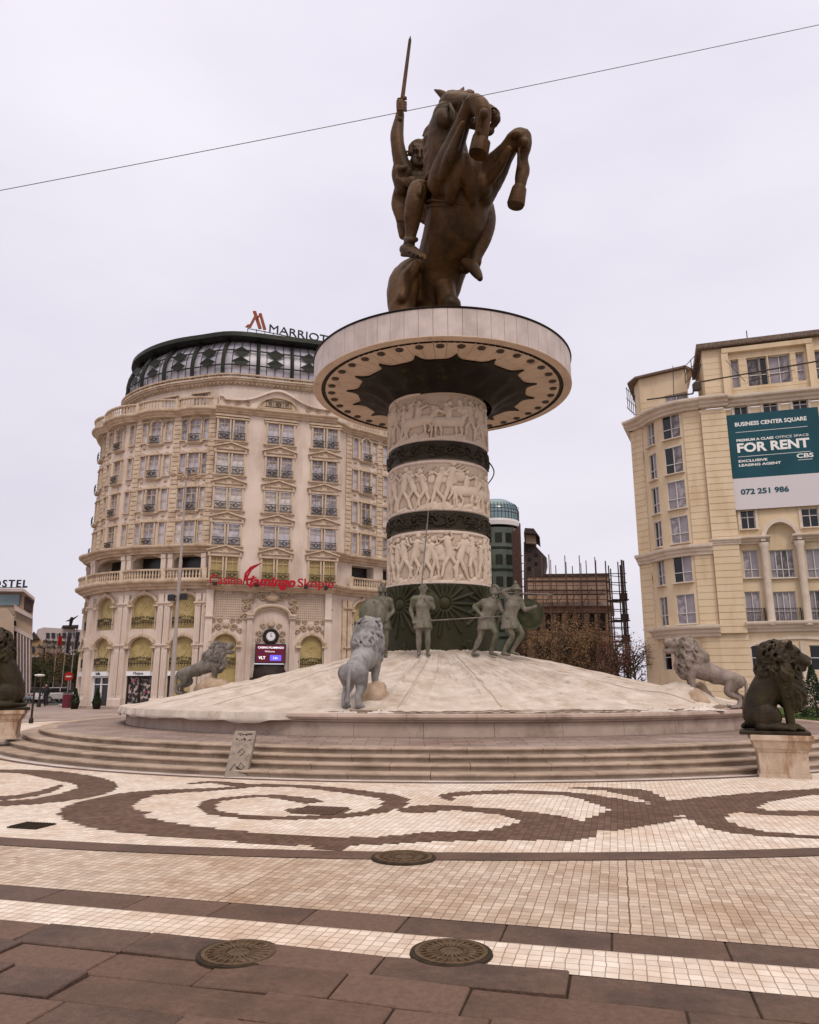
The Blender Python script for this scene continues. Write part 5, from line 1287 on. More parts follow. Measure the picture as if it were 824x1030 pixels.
# cartouche, lattice panels framed by scrolls
orn = MB()
for (a, b) in ((mid.s_at(209,8), mid.s_at(248,8)), (mid.s_at(294,8), mid.s_at(333,8))):
    z0, z1 = 6.55, 8.75; lat = MB()
    n = 16
    for i in range(n+1): t = a+.2+(b-a-.4)*i/n; sweep(lat, mid, t-.018, t+.018, [(0,z0+.1),(.05,z0+.1),(.05,z1-.1),(0,z1-.1)], ds=1)
    for i in range(12): z = z0+.1+(z1-z0-.2)*i/11; sweep(lat, mid, a+.2, b-.2, [(0,z-.018),(.045,z-.018),(.045,z+.018),(0,z+.018)])
    m_ = (a+b)/2; M = Matrix.Translation(mid.F(m_,0,0)) @ Matrix.Rotation(mid.ang(m_),4,'Z'); w = (b-a)/2; s2 = MB()
    for sx in (-1,1):
        for k, zz in enumerate((z0+.25,z0+.9,z0+1.5,z1-.15)): scroll(s2, sx*(w-.05), zz, .30-.03*k, .08, 1.5, .085, sx*(1 if k%2 else -1))
        for xx in (.3,.65): scroll(s2, sx*w*xx, z1+.0, .25, .08, 1.4, .08, -sx); scroll(s2, sx*w*xx, z0-.05, .2, .08, 1.4, .07, sx)
        scroll(s2, sx*.55, 6.0, .26, .1, 1.5, .09, sx); scroll(s2, sx*1.05, 5.75, .2, .1, 1.4, .07, -sx)
    s2.ell((0,-.12,6.15),(.25,.12,.22),8,6); orn = MB(); orn.add(s2.v, s2.f, M); orn.build('scroll_ornament', 'hotel_ornament', hotel, smooth=True); lat.build('lattice_panel', 'hotel_ornament', hotel); orn = MB()
M = Matrix.Translation(mid.F(cc,0,0)) @ Matrix.Rotation(mid.ang(cc),4,'Z'); s2 = MB()
s2.ell((0,-.2,8.3),(.55,.2,.32),12,8); s2.ell((0,-.25,8.62),(.25,.15,.2),8,6)
for sx in (-1,1):
    scroll(s2, sx*.75, 8.35, .32, .12, 1.5, .10, sx); scroll(s2, sx*1.3, 8.5, .25, .12, 1.4, .08, -sx); scroll(s2, sx*1.75, 7.6, .25, .1, 1.4, .08, sx); scroll(s2, sx*1.5,8.05,.22,.1,1.4,.07,sx)
    scroll(s2, sx*.85, 5.55, .25, .12, 1.4, .08, sx); scroll(s2, sx*.95, 5.05, .2, .12, 1.4, .07, -sx); scroll(s2, sx*.6, 6.15, .2, .12, 1.4, .07, sx); scroll(s2, sx*.55, 4.65, .22, .12, 1.3, .07, sx)
s2.ell((0,-.15,6.3),(.3,.12,.25),8,6); s2.ell((0,-.15,4.6),(.35,.12,.2),8,6)
orn.add(s2.v, s2.f, M)
orn.build('scroll_ornament', 'hotel_ornament', hotel, smooth=True)
# clock
q = MB(); q.lathe([(.62,0),(.62,.12),(.50,.18),(.46,.10),(.001,.10)], 40, M=Matrix.Rotation(R(90),4,'X')); o = q.build('clock', 'iron', hotel, local=True); put(o, mid, cc, .12, 5.35)
p = MB(); p.lathe([(.34,.125),(.001,.125)], 32, M=Matrix.Rotation(R(90),4,'X')); p.box((0,-.135,.10),(.03,.01,.24)); kid(o, p, 'clock_face', 'sign_white')
p = MB(); p.box((0,-.15,.12),(.035,.01,.26)); p.box((.05,-.15,.0),(.14,.01,.035))
for k in range(12): a = k*PI/6; p.box((.28*math.cos(a),-.14,.28*math.sin(a)),(.035,.01,.035))
kid(o, p, 'clock_hands', 'sign_dark')
# led screen, awning, entrance
mat('screen_glow', (.05,.01,.02), rough=.3, emit=(.16,.012,.03), estr=.5); mat('screen_text', (.8,.8,.8), emit=(.8,.7,.8), estr=.8); mat('screen_blue', (.1,.1,.6), emit=(.12,.10,.75), estr=.9)
q = MB(); q.box((0,-.15,0),(2.3,.3,1.45)); o = q.build('led_screen', 'sign_dark', hotel, local=True); put(o, mid, cc, .28, 3.75+.28)
p = MB(); p.box((0,-.305,0),(2.16,.01,1.3)); kid(o, p, 'display', 'screen_glow')
Mo = wm(o)
text_mesh('display_text', 'CASINO FLAMINGO', .20, 'screen_text', o, Mo @ basis((-.98,-.32,.38),(1,0,0),(0,0,1)), .004, width=1.95, offset=.006)
text_mesh('display_text', 'Welcome', .19, 'screen_text', o, Mo @ basis((-.45,-.32,.10),(1,0,0),(0,0,1)), .004)
text_mesh('display_text', 'VLT', .30, 'screen_text', o, Mo @ basis((-.9,-.32,-.42),(1,0,0),(0,0,1)), .004, offset=.01)
p = MB(); p.box((.38,-.315,-.32),(.85,.01,.42)); kid(o, p, 'display_panel', 'screen_blue'); text_mesh('display_text', '24h', .26, 'screen_text', o, Mo @ basis((.16,-.33,-.42),(1,0,0),(0,0,1)), .004)
mat('awning_dark', (.018,.012,.010), (.03,.02,.016), rough=.6, nscale=3)
q = MB(); n = 12; vs = []
for i in range(n+1):
    a = PI*i/n
    for j in range(6): b = PI/2*j/5; vs.append((-1.25*math.cos(a)*1.0, -.3-.95*math.sin(a)*math.cos(b)*1.0, .98*math.sin(b)*math.sin(a)**.5))
q.add(vs, [(i*6+j,(i+1)*6+j,(i+1)*6+j+1,i*6+j+1) for i in range(n) for j in range(5)]); q.box((0,-.6,-.12),(2.9,.9,.22))
o = q.build('awning', 'awning_dark', hotel, local=True); put(o, mid, cc, 0, 2.25)
q = MB(); 
for x in (-1.1,-.4,.4,1.1): q.box((x,.1,1.1),(.09,.1,2.2))
o = q.build('entrance', 'gold_leaf', hotel, local=True); put(o, mid, cc, 0, 0); p = MB(); p.box((0,.3,1.6),(2.3,.04,3.3)); kid(o, p, 'pane', 'dark_interior')

# casino lettering standing along the belt cornice
t = thing('casino_sign', mid.F(ML/2,.9,9.4), 'red casino lettering with a tall scripted word along the hotel belt cornice', 'shop sign')
a_ = mid.F(0,.95,0); dr = (mid.F(ML,.95,0)-a_).normalized()
def tx(s0, s1, z, body, size, off=.01, shear=0, m='sign_red', par=t, ex=.05): 
    p = mid.F(s0,.95,z); return text_mesh('lettering', body, size, m, par, basis(p, dr, (0,0,1)), ex, offset=off, shear=shear, width=s1-s0)
tx(.0, 2.45, 9.15, 'Casino', .95, .012)
tx(2.95, 6.5, 9.12, 'lamingo', 1.05, .04, .25)
tx(6.65, ML+.1, 9.15, 'Skopje', .95, .012)
q = MB(); P = [(2.5,9.15),(2.65,10.0),(3.0,10.5),(3.9,10.95),(3.05,10.35),(2.75,9.75),(2.8,9.25),(3.1,9.0),(3.4,9.3)]
q.tube([mid.F(x,.97,z) for x, z in P], [.04,.09,.08,.02,.08,.10,.09,.07,.03], 8); q.tube([mid.F(x,.97,z) for x, z in ((2.55,9.5),(3.0,9.6),(3.5,9.75))], [.05,.1,.04], 8)
q.build('script_flourish', 'sign_red', t, smooth=True)
for s_ in (.4,3.5,7.3,8.9):
    q = MB(); p = mid.F(s_,1.0,9.15); q.box((p.x,p.y,p.z),(.28,.3,.26)); q.build('floodlight', 'iron', t)
q = MB(); q.tube([mid.F(0,.9,9.2), mid.F(ML,.9,9.2)], .03, 6); q.build('mounting_rail', 'iron', t)

# ------------------------------------------------------------------ right wing (partly hidden by the column)
RL = rgt.len; e0 = rgt.s_at(350,16,1.2); e1 = rgt.s_at(381,16,1.2); e2 = e1+(e1-e0)
mb = MB(); ops = []; RB = []
for a, b in ((e0,e1),(e1,e2)):
    RB.append((a+.3,b-.3))
    for z0, z1 in rowsz:
        c = (a+b)/2+.15; ops += [(c-.46,c+.46,z0,z1),(a+.42,a+.92,z0+.15,z1-.05),(b-.82,b-.34,z0+.15,z1-.05)]
wall_grid(mb, rgt, 0, RL, 12.3, 23.6, ops, ds=.8)
lops = [(a+.2,b-.2,9.6,11.6) for a, b in RB]; wall_grid(mb, rgt, 0, RL, 9.2, 12.3, lops, ds=.8, depth=1.0)
aops = []
for a, b in RB: m_ = (a+b)/2; aops += [(m_-.98,m_+.98,5.95,8.6),(m_-.98,m_+.98,0,5.35)]
wall_grid(mb, rgt, 0, RL, 0, 9.2, aops, ds=.8, depth=.4)
for a, b in RB: m_ = (a+b)/2; spandrel(mb, rgt, m_-.98, m_+.98, 7.75, 8.6, depth=.4); spandrel(mb, rgt, m_-.98, m_+.98, 4.55, 5.35, depth=.4)
mb.build('wall', 'hotel_wall', hotel)
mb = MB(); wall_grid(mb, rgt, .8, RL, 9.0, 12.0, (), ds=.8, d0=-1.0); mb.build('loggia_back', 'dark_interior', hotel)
mb = MB(); sweep(mb, rgt, 0, RL, cornice(23.1,.5,.65)); sweep(mb, rgt, 0, RL, cornice(11.75,.6,.85)); sweep(mb, rgt, 0, RL, cornice(8.95,.65,.95)); mb.build('cornice', 'hotel_trim', hotel)
for e in (e0-.05, e1, e2):
    z = 12.4; mb = MB()
    while z < 22.95: sweep(mb, rgt, e-.28, e+.28, [(-.02,z),(.11,z),(.13,z+.04),(.13,z+.30),(.11,z+.34),(-.02,z+.34)], ds=.3); z += .385
    for o_ in (-.26,.26): sweep(mb, rgt, e+o_-.2, e+o_+.2, [(0,.75),(.26,.75),(.26,8.6),(0,8.6)], ds=.2)
    for z in (4.35,7.55): sweep(mb, rgt, e-.55, e+.55, cornice(z,.4,.42,0), ds=.2)
    mb.build('quoin_pilaster', 'hotel_trim', hotel)
for a, b in RB: balustrade(rgt, a-.25, b+.25, 9.6, .62, None, h=.86, step=.24); balustrade(rgt, a-.25, b+.25, 23.6, .25, None, h=.9)
for i, (a, b) in enumerate(RB):
    c = (a+b)/2+.15; m_ = (a+b)/2
    for ri, (z0, z1) in enumerate(rowsz):
        k = 0 if ri == 0 else 1; Wb[k](rgt, c, 0, z0); Ws[k](rgt, a+.37, 0, z0+.15); Ws[k](rgt, b-.28, 0, z0+.15)
    Proto(mk_arch(.98, 0, .85, -1.8, seed=30+i))(rgt, m_, 0, 7.75); Proto(mk_arch(.98, 0, .80, -1.85, lower=True, seed=35+i))(rgt, m_, 0, 4.55)
# ------------------------------------------------------------------ attic and green rooftop
att = Plan([(-27.2,80),(-27.4,74),(-27.1,69.6),(-26.2,66.3),(-24.0,63.7),(-21.2,61.9),(-18.3,60.9),(-15.2,60.2),(-11,61.2),(-6.5,62.6),(-3,65.2),(1,69),(3,72)], smooth=True)
AL = att.len; a0 = AL*.22
ws_ = [att.s_at(u, 26) for u in (146,172,203)]
mb = MB(); ops = [(s_-.7,s_+.7,24.8,26.0) for s_ in ws_]
wall_grid(mb, att, 0, AL, 23.4, 26.8, ops, ds=.8); mb.build('attic_wall', 'hotel_wall', hotel)
mb = MB(); sweep(mb, att, 0, AL, cornice(26.6,.42,.5)); mb.build('attic_cornice', 'hotel_trim', hotel)
mb = MB()
for i in range(int(AL/.35)): p = att.F(i*.35,.27,26.70); mb.box((p.x,p.y,p.z),(.12,.12,.14))
mb.build('dentils', 'hotel_ornament', hotel)
def attw():
    q = MB(); q.box((0,-.08,1.2),(1.8,.3,.14)); q.box((0,-.05,-.06),(1.6,.2,.1)); q.box((0,0,.55),(.06,.06,1.1)); q.box((-.72,-.03,.55),(.1,.12,1.1)); q.box((.72,-.03,.55),(.1,.12,1.1))
    o = q.build('window', 'hotel_trim', hotel, local=True); p = MB(); p.box((0,.12,.55),(1.4,.03,1.1)); kid(o, p, 'pane', 'curtain_sky_glass'); return o
Pw = Proto(attw)
for s_ in ws_: Pw(att, s_, 0, 24.85)
# flat roof deck behind
mb = MB(); N = 40; vs = [att.F(AL*i/N, -.2, 26.95) for i in range(N+1)]+[Vector((-8,85,26.95))]; mb.add(vs, [(i,i+1,N+1) for i in range(N)]); mb.build('roof_deck', 'asphalt', hotel)
top_z = 31.65
def prof(f): # f 0..1 height -> inward offset (d), z: bellied glass wall
    return (.10+.22*math.sin(PI*min(f*1.1,1))-1.5*f**3, 27.0+(top_z-27.0)*f)
mb = MB(); N = 90; m = 9; vs = []
for i in range(N+1):
    for j in range(m): d, z = prof(j/(m-1)*.94); vs.append(att.F(AL*i/N, d-.25, z))
mb.add(vs, [(i*m+j,(i+1)*m+j,(i+1)*m+j+1,i*m+j+1) for i in range(N) for j in range(m-1)]); mb.build('rooftop_glazing', 'roof_glass', hotel, smooth=True)
mb = MB()
nrib = 17
for i in range(nrib+1):
    t = AL*i/nrib
    P = [att.F(t, prof(k/8)[0], prof(k/8)[1]) for k in range(9)]; mb.tube(P, .17, 6)
for f in (.02,.30,.62): sweep(mb, att, 0, AL, [(prof(f)[0]-.06,prof(f)[1]-.04),(prof(f)[0]+.04,prof(f)[1]-.04),(prof(f)[0]+.04,prof(f)[1]+.04),(prof(f)[0]-.06,prof(f)[1]+.04)], ds=.8)
for i in range(nrib*4): 
    t = AL*i/(nrib*4); P = [att.F(t, prof(k/6*.95)[0]-.12, prof(k/6*.95)[1]) for k in range(7)]; mb.tube(P, .03, 4)
mb.build('rooftop_ribs', 'dark_green_metal', hotel)
for i in range(nrib):
    mb = MB(); t = AL*(i+.5)/nrib; w = AL/nrib*.26
    for zc in (28.7, 29.7):
        f = (zc-27.0)/(top_z-27.0); d = prof(f)[0]+.04; hh = .46
        mb.add([att.F(t-w,d,zc),att.F(t,d+.02,zc-hh),att.F(t+w,d,zc),att.F(t,d+.02,zc+hh),att.F(t-w,d-.06,zc),att.F(t,d-.04,zc-hh),att.F(t+w,d-.06,zc),att.F(t,d-.04,zc+hh)],[(0,1,2,3),(7,6,5,4),(0,4,5,1),(1,5,6,2),(2,6,7,3),(3,7,4,0)])
    mb.build('lozenge_ornament', 'dark_green_metal', hotel)
mb = MB(); sweep(mb, att, 0, AL, [(prof(.86)[0]+.25, 31.1),(prof(.86)[0]+.8,31.2),(prof(.86)[0]+.75,31.62),(-1.0,top_z+.1),(-7,top_z+.35),(-7,top_z-.1),(-1.6,31.2)], ds=.8); mb.build('rooftop_roof', 'dark_green_metal', hotel)
balustrade(att, a0, AL*.98, 27.03, .45, None, name='roof_railing', h=.42, step=.6)
q = MB(); p = att.F(att.s_at(195,30),-6,0); q.box((p.x,p.y,32.7),(7,3,1.4)); q.build('plant_room', 'hotel_trim', hotel)
# hotel roof sign
pS = at_y(249, 338, 61.0); pE = at_y(340, 347, 64.5)
t2 = thing('rooftop_sign', pS, 'rooftop hotel sign of spaced dark capitals with a slanted red monogram', 'hotel sign')
dr2 = Vector((pE.x-pS.x, pE.y-pS.y, 0)).normalized(); pS.z = 32.3; pE.z = 32.3; zS = pS.z
L_ = (Vector((pE.x,pE.y,0))-Vector((pS.x,pS.y,0))).length
text_mesh('lettering', 'MARRIOTT', 1.05, 'sign_dark', t2, basis(pS+dr2*1.9+Vector((0,0,.0)), dr2, (0,0,1)), .06, width=L_*.74, offset=.0)
q = MB(); M = basis(pS+Vector((0,0,0)), dr2, (0,0,1))
for pl_ in ([(-.25,.0),(.30,.05),(.15,.30),(-.05,.28)],[(.35,1.65),(.62,1.72),(1.22,.15),(.95,.05)],[(.9,1.55),(1.12,1.62),(1.62,.15),(1.38,.05)],[(.05,.15),(.33,.2),(.62,.95),(.5,1.25)],[(.72,.7),(.86,1.0),(1.05,1.4),(.93,1.5),(.68,1.0)]): q.prism(pl_, -.05, .08, 'z', M=M)
q.build('monogram', 'rust_red', t2)
q = MB()
for k in range(12): p = pS+dr2*(L_*k/11); q.box((p.x,p.y,zS-.35),(.06,.06,.7))
q.tube([pS+Vector((0,0,-.08)), pS+dr2*L_+Vector((0,0,-.08))], .04, 5); q.build('sign_frame', 'iron', t2)
# ------------------------------------------------------------------ cream office building on the right
mat('cream_wall', (.62,.49,.325), (.69,.56,.39), rough=.8, nscale=.4, stain=(.50,.36,.21), sscale=.7, sth=(.5,.8), streak=True)
mat('cream_trim', (.60,.51,.42), (.68,.59,.50), rough=.7, nscale=.8, stain=(.45,.34,.24), sscale=1.2, sth=(.5,.75))
mat('frame_white', (.60,.58,.56), rough=.4)
mat('pane_sky', (.20,.17,.19), (.32,.28,.30), rough=.08, nscale=.7, spec=.8)  # reflected sky is painted into this pane colour
mat('pane_dark', (.006,.006,.007), rough=.15, spec=.5)
mat('board_teal', (.008,.055,.075), (.012,.075,.10), rough=.5, nscale=.4)
mat('board_white', (.62,.58,.60), rough=.5)
mat('board_text', (.80,.80,.78), rough=.5)
office = thing('office_building', (20,58,0), 'cream yellow office building with curved corner bay and a big rental banner on its front', 'office building')
HO2 = office.location
bp = Plan([(18.4,59.9),(18.75,59.3),(19.15,58.5),(19.35,57.5),(19.9,56.3),(20.9,55.25),(22.2,54.6)], smooth=True)
pp = Plan([(22.15,54.3),(23.85,53.8)])
mp_ = Plan([(23.9,54.25),(40,49.3)])
sd = Plan([(25.5,76),(18.4,59.9)])
def zz(v, pl=mp_, s=3): return zr(v, pl.F(s,0,0).y)
ZCor = 23.0
Zt = zr(352, 54.2+1)
def put2(o, pl, s, d, z): p = pl.F(s,d,z); o.location = p-HO2; o.rotation_euler = (0,0,pl.ang(s))
def pane_window(w, h, kind='pane_sky', cols=2, split=.36, name='window', open_=False, sill=True):
    q = MB(); t = .055
    q.box((0,0,h-t/2),(w,.10,t)); q.box((0,0,t/2),(w,.10,t))
    for k in range(cols+1): q.box((-w/2+t/2+(w-t)*k/cols,0,h/2),(t,.10,h))
    q.box((0,0,h*split),(w,.10,t))
    o = q.build(name, 'frame_white', office, local=True)
    for k in range(cols):
        p = MB(); x = -w/2+w*(k+.5)/cols; p.box((x,.05,h/2),(w/cols-.02,.02,h-.04)); c = p.build('pane', 'pane_dark' if (open_ and k == 0) else kind, o, local=True); KIDS.setdefault(o, []).append(c)
    if sill: p = MB(); p.box((0,-.22,-.05),(w+.16,.32,.08)); kid(o, p, 'sill', 'cream_trim')
    return o
def win(pl, s, z0, w, h, kind='pane_sky', cols=2, split=.36, open_=False, d=-.16, **k):
    o = pane_window(w, h, kind, cols, split, open_=open_, **k); put2(o, pl, s, d, z0); return o
# --- corner bay
U = lambda u, z=12: bp.s_at(u, z)
sS, sN0, sN1, sW0, sW1, sE = U(654), U(658.5), U(666), U(675), U(693.5), bp.len
gro = [i*.5+.22 for i in range(0,48)]
levels = [(413.7,441),(449,476),(483.5,511.5),(519,546),(558,585.5),(597.5,627.5)]
yW = bp.F((sW0+sW1)/2,0,0).y
zl = [(zr(b,yW), zr(a,yW)) for a, b in levels]
gz = [(zr(673.5,yW), zr(647,yW)), (zr(703,yW), zr(687,yW))]
ops = [(a,b,z0,z1) for (a,b) in ((sN0,sN1),(sW0,sW1)) for z0,z1 in zl+gz]
mb = MB(); wall_grid(mb, bp, 0, sS, 0, 23, (), ds=.4, grooves=gro); wall_grid(mb, bp, sW1+.28, sE, 0, 23, (), ds=.4, grooves=gro)
wall_grid(mb, bp, sS, sW1+.28, 0, 23, ops, ds=.3, depth=.22, d0=-.10); mb.build('wall', 'cream_wall', office)
mb = MB(); wall_grid(mb, sd, 0, sd.len, 0, 23.2, (), ds=3, grooves=gro); mb.build('side_wall', 'cream_wall', office)
rr = random.Random(4)
for i, (z0, z1) in enumerate(zl):
    win(bp, (sN0+sN1)/2, z0, sN1-sN0, z1-z0, d=-.24, open_=i in (1,2,3), cols=2)
    win(bp, (sW0+sW1)/2, z0, sW1-sW0, z1-z0, d=-.24, open_=i in (0,1,4), cols=2)
for (z0, z1) in gz:
    for a, b in ((sN0,sN1),(sW0,sW1)): win(bp, (a+b)/2, z0, b-a, z1-z0, 'pane_dark', 1, .5, d=-.24, sill=False)
mb = MB()
for a, b in ((sN0,sN1),(sW0,sW1)):
    z0, z1 = gz[0]; spandrel(mb, bp, a, b, z1-.5, z1, d=-.09, n=10)
mb.build('window_arches', 'cream_wall', office)
for nm, z, h, p, a, b in (('cornice',22.25,.7,.95,0,sE),('belt_cornice',zr(560,yW),.75,.5,0,sE),('belt_cornice',zr(641,yW),.8,.75,sS-.1,sE)):
    mb = MB(); sweep(mb, bp, a, b+.1, cornice(z,h,p), ds=.25); mb.build(nm, 'cream_trim', office)
for nm, z, h, p in (('cornice',22.25,.7,.55),('belt_cornice',zr(560,yW),.75,.3)):
    mb = MB(); sweep(mb, sd, 4, sd.len+.3, cornice(z,h,p), ds=3); mb.build(nm, 'cream_trim', office)
# --- rusticated pilaster
mb = MB(); wall_grid(mb, pp, 0, pp.len, zz(636), 22.1, (), grooves=gro, gd=.04)
for t_ in (0, pp.len): mb.add([pp.F(t_,0,zz(636)),pp.F(t_,-.9,zz(636)),pp.F(t_,-.9,22.1),pp.F(t_,0,22.1)],[(0,1,2,3)])
mb.add([pp.F(0,0,zz(636)),pp.F(pp.len,0,zz(636)),pp.F(pp.len,-.9,zz(636)),pp.F(0,-.9,zz(636))],[(0,1,2,3)])
wall_grid(mb, pp, -.1, pp.len+.1, 0, zz(636), (), grooves=gro, gd=.04, d0=-.3)
mb.build('rusticated_pilaster', 'cream_wall', office)
mb = MB(); sweep(mb, pp, -.1, pp.len+.15, cornice(22.25,.7,.8)); mb.build('cornice', 'cream_trim', office)
mb = MB(); sweep(mb, pp, -.1, pp.len+.15, cornice(zz(546),.45,.3)); mb.build('belt_cornice', 'cream_trim', office)
# --- main front
V = lambda u, z=14: mp_.s_at(u, z)
def mz_(v, s): return zr(v, mp_.F(s,0,0).y)
spec = []
for (u0,u1,v0,v1,kind,cols,split,nm) in (
    (738,752,399,419,'pane_dark',2,.5,0),(767,782,398,418,'pane_dark',2,.5,0),(797,812,396,417,'pane_dark',2,.5,0),(827,842,395,416,'pane_dark',2,.5,0),
    (745,760,513,532,'pane_dark',2,.62,0),(806.5,823,511,530,'pane_dark',2,.62,0),
    (748,764,553.5,581,'pane_sky',2,.3,0),(774.5,799.5,553,581,'pane_sky',4,.3,0),(811.5,828,552,581,'pane_sky',2,.3,0),
    (750.5,766,595,626,'pane_sky',2,.36,1),(777,802,595,626,'pane_sky',4,.36,1),(813,829,594,626,'pane_sky',2,.36,1)):
    zmid = 1.6+54*math.tan(PITCH+math.atan((CY-(v0+v1)/2)/FPX))
    a, b = mp_.s_at(u0, zmid), mp_.s_at(u1, zmid); c = (a+b)/2
    spec.append((a, b, mz_(v1,c), mz_(v0,c), kind, cols, split, nm))
gA, gB = V(754,3), V(858,3); gt = mz_(643,V(790,3))
gw = [(V(756.5,3),V(773,3)),(V(785,3),V(803,3)),(V(816,3),V(836,3)),(V(845,3),V(860,3))]
gops = []
for a, b in gw:
    gops.append((a,b,mz_(674.5,a),mz_(649,a))); gops.append((a,b,mz_(706,a),mz_(687,a)))
mb = MB(); wall_grid(mb, mp_, 0, mp_.len, 0, 22.1, [x[:4] for x in spec]+gops, depth=.25)
mb.build('wall', 'cream_wall', office)
for k, (a,b,z0,z1,kind,cols,split,nm) in enumerate(spec):
    win(mp_, (a+b)/2, z0, b-a, z1-z0, kind, cols, split, sill=not nm)
    if nm:
        q = MB(); w = b-a+.35
        for zq in (.05,.95): q.box((0,-.02,zq),(w,.04,.04))
        for i in range(int(w/.11)): q.box((-w/2+.055+.11*i,-.02,.5),(.018,.018,.92))
        for sx in (-1,1): q.box((sx*w/2,.1,.5),(.04,.25,.95))
        o = q.build('balcony_railing', 'iron', office, local=True); put2(o, mp_, (a+b)/2, .28, z0)
for i, (a,b,z0,z1) in enumerate(gops): win(mp_, (a+b)/2, z0, b-a, z1-z0, 'pane_dark', 1, .5, sill=False)
# white surround of the wide segmental portal
mb = MB(); n = 20; c = (gA+gB)/2; w = (gB-gA)/2; zs = gt-1.0
for k in range(n):
    x0, x1 = -1+2*k/n, -1+2*(k+1)/n; f = lambda x: zs+1.0*math.sqrt(max(0,1-x*x*.85))
    mb.add([mp_.F(c+w*x0,.14,f(x0)),mp_.F(c+w*x1,.14,f(x1)),mp_.F(c+w*x1,.14,f(x1)+.18),mp_.F(c+w*x0,.14,f(x0)+.18),mp_.F(c+w*x0,0,f(x0)),mp_.F(c+w*x1,0,f(x1)),mp_.F(c+w*x1,0,f(x1)+.18),mp_.F(c+w*x0,0,f(x0)+.18)],[(0,1,2,3),(0,1,5,4),(3,2,6,7)])
zj = zs+1.0*math.sqrt(.15)
for e in [gA+.07]+[(gw[i][1]+gw[i+1][0])/2 for i in range(3)]: sweep(mb, mp_, e-.14, e+.14, [(0,0),(.12,0),(.12,zj if e < gA+.1 else zj+.45),(0,zj if e < gA+.1 else zj+.45)])
mb.build('portal_surround', 'cream_trim', office)
for z, h, p, a, b in ((22.25,.7,.8,0,mp_.len),(mz_(635,3),.7,.75,0,mp_.len)):
    mb = MB(); sweep(mb, mp_, a, b, cornice(z,h,p), ds=2); mb.build('cornice', 'cream_trim', office)
# segments of cornice with an arched break and engaged columns
cA, cB = V(771.5,9), V(807.5,9); zcap = mz_(547,cA)
mb = MB(); sweep(mb, mp_, .1, cA+.45, cornice(zcap,.5,.75)); mb.build('belt_cornice', 'cream_trim', office)
mb = MB(); sweep(mb, mp_, cB-.45, mp_.len, cornice(zcap,.5,.75)); mb.build('belt_cornice', 'cream_trim', office)
o = MB(); arch_ring(o, (cB-cA)/2-.12, -.4, mz_(527,cA)-zcap-.15, .30, .0, .6, 18); oo = o.build('arch_moulding', 'cream_trim', office, local=True); put2(oo, mp_, (cA+cB)/2, 0, zcap+.5)
for s_ in (cA, cB):
    q = MB(); zb_ = mz_(629,s_); q.lathe([(.34,0),(.34,.18),(.27,.28),(.26,.35),(.235,zcap-zb_-.5),(.27,zcap-zb_-.4),(.34,zcap-zb_-.15),(.34,zcap-zb_)], 24)
    o = q.build('engaged_column', 'cream_trim', office, local=True, smooth=True, flat_angle=40); put2(o, mp_, s_, .38, zb_)
for a, b, z0, z1 in [x[:4] for x in spec[:3]]+[x[:4] for x in spec[4:6]]:
    mb = MB()
    for e in (a-.1, b+.1): sweep(mb, mp_, e-.09, e+.09, [(0,z0-.1),(.08,z0-.1),(.08,z1+.15),(0,z1+.15)])
    mb.build('window_surround', 'cream_trim', office)
# --- attic storeys, set back
am = Plan([(23.2,55.6),(40,50.4)]); al_ = Plan([(25.8,76),(19.0,60.4),(20.5,59.3),(22.7,57.8)], smooth=False)
ztop = zr(352, 55.4)
A_ = lambda u: am.s_at(u, 26)
spa = [(A_(735),A_(743)),(A_(751),A_(764)),(A_(764.5),A_(772)),(A_(773),A_(795)),(A_(801),A_(809)),(A_(815),A_(840))]
za, zb_ = zr(391,55.2), zr(363,55.2)
mb = MB(); wall_grid(mb, am, 0, am.len, 22.8, ztop, [(a,b,za,zb_) for a,b in spa], depth=.4, grooves=[23.4+.5*i for i in range(12)], gd=.02)
mb.add([am.F(0,0,22.8),am.F(0,-6,22.8),am.F(0,-6,ztop),am.F(0,0,ztop)],[(0,1,2,3)]); mb.build('attic_wall', 'cream_wall', office)
for i, (a, b) in enumerate(spa): win(am, (a+b)/2, za, b-a, zb_-za, 'pane_dark' if i == 2 else 'pane_sky', 1 if b-a < 1 else 2, .4, d=-.3, sill=False)
mb = MB(); sweep(mb, am, -.4, am.len, [(-6,ztop),(.45,ztop),(.5,ztop+.08),(.5,ztop+.42),(-6,ztop+.55)]); mb.build('roof_edge', 'roof_edge_brown' if 'roof_edge_brown' in MATS else mat('roof_edge_brown', (.10,.065,.045), (.20,.15,.12), nscale=6), office)
mb = MB(); sweep(mb, am, A_(727), A_(818), [(0,zb_+.5),(.35,zb_+.5),(.4,zb_+.85),(0,zb_+.85)]); 
for e in (A_(727)+.2, A_(818)-.2): sweep(mb, am, e-.25, e+.25, [(0,22.8),(.3,22.8),(.3,zb_+.5),(0,zb_+.5)])
mb.build('attic_surround', 'cream_wall', office)
zl2 = zr(384, 60.5)
lw = al_.s_at(681,24)
mb = MB(); wall_grid(mb, al_, 0, al_.len, 22.8, zl2, [(lw-.9,lw+.9,zr(404,57.5),zr(392,57.5))], ds=2, grooves=[23.3+.5*i for i in range(4)], gd=.02); mb.build('attic_wall', 'cream_wall', office)
win(al_, lw, zr(404,57.5), 1.8, zr(392,57.5)-zr(404,57.5), 'pane_sky', 2, .5, d=-.2, sill=False)
mb = MB(); pts = [al_.F(t, .45, zl2) for t in (0, al_.s_at(633,24), al_.len*.8, al_.len)]
sweep(mb, al_, 0, al_.len, [(-.6,zl2),(.45,zl2),(.45,zl2+.16),(-.6,zl2+.22)], ds=1); mb.build('roof_edge', 'roof_edge_brown', office)
mb = MB(); ridge = [Vector((26,66,zl2+1.6)), Vector((24.4,60.5,zl2+1.2))]
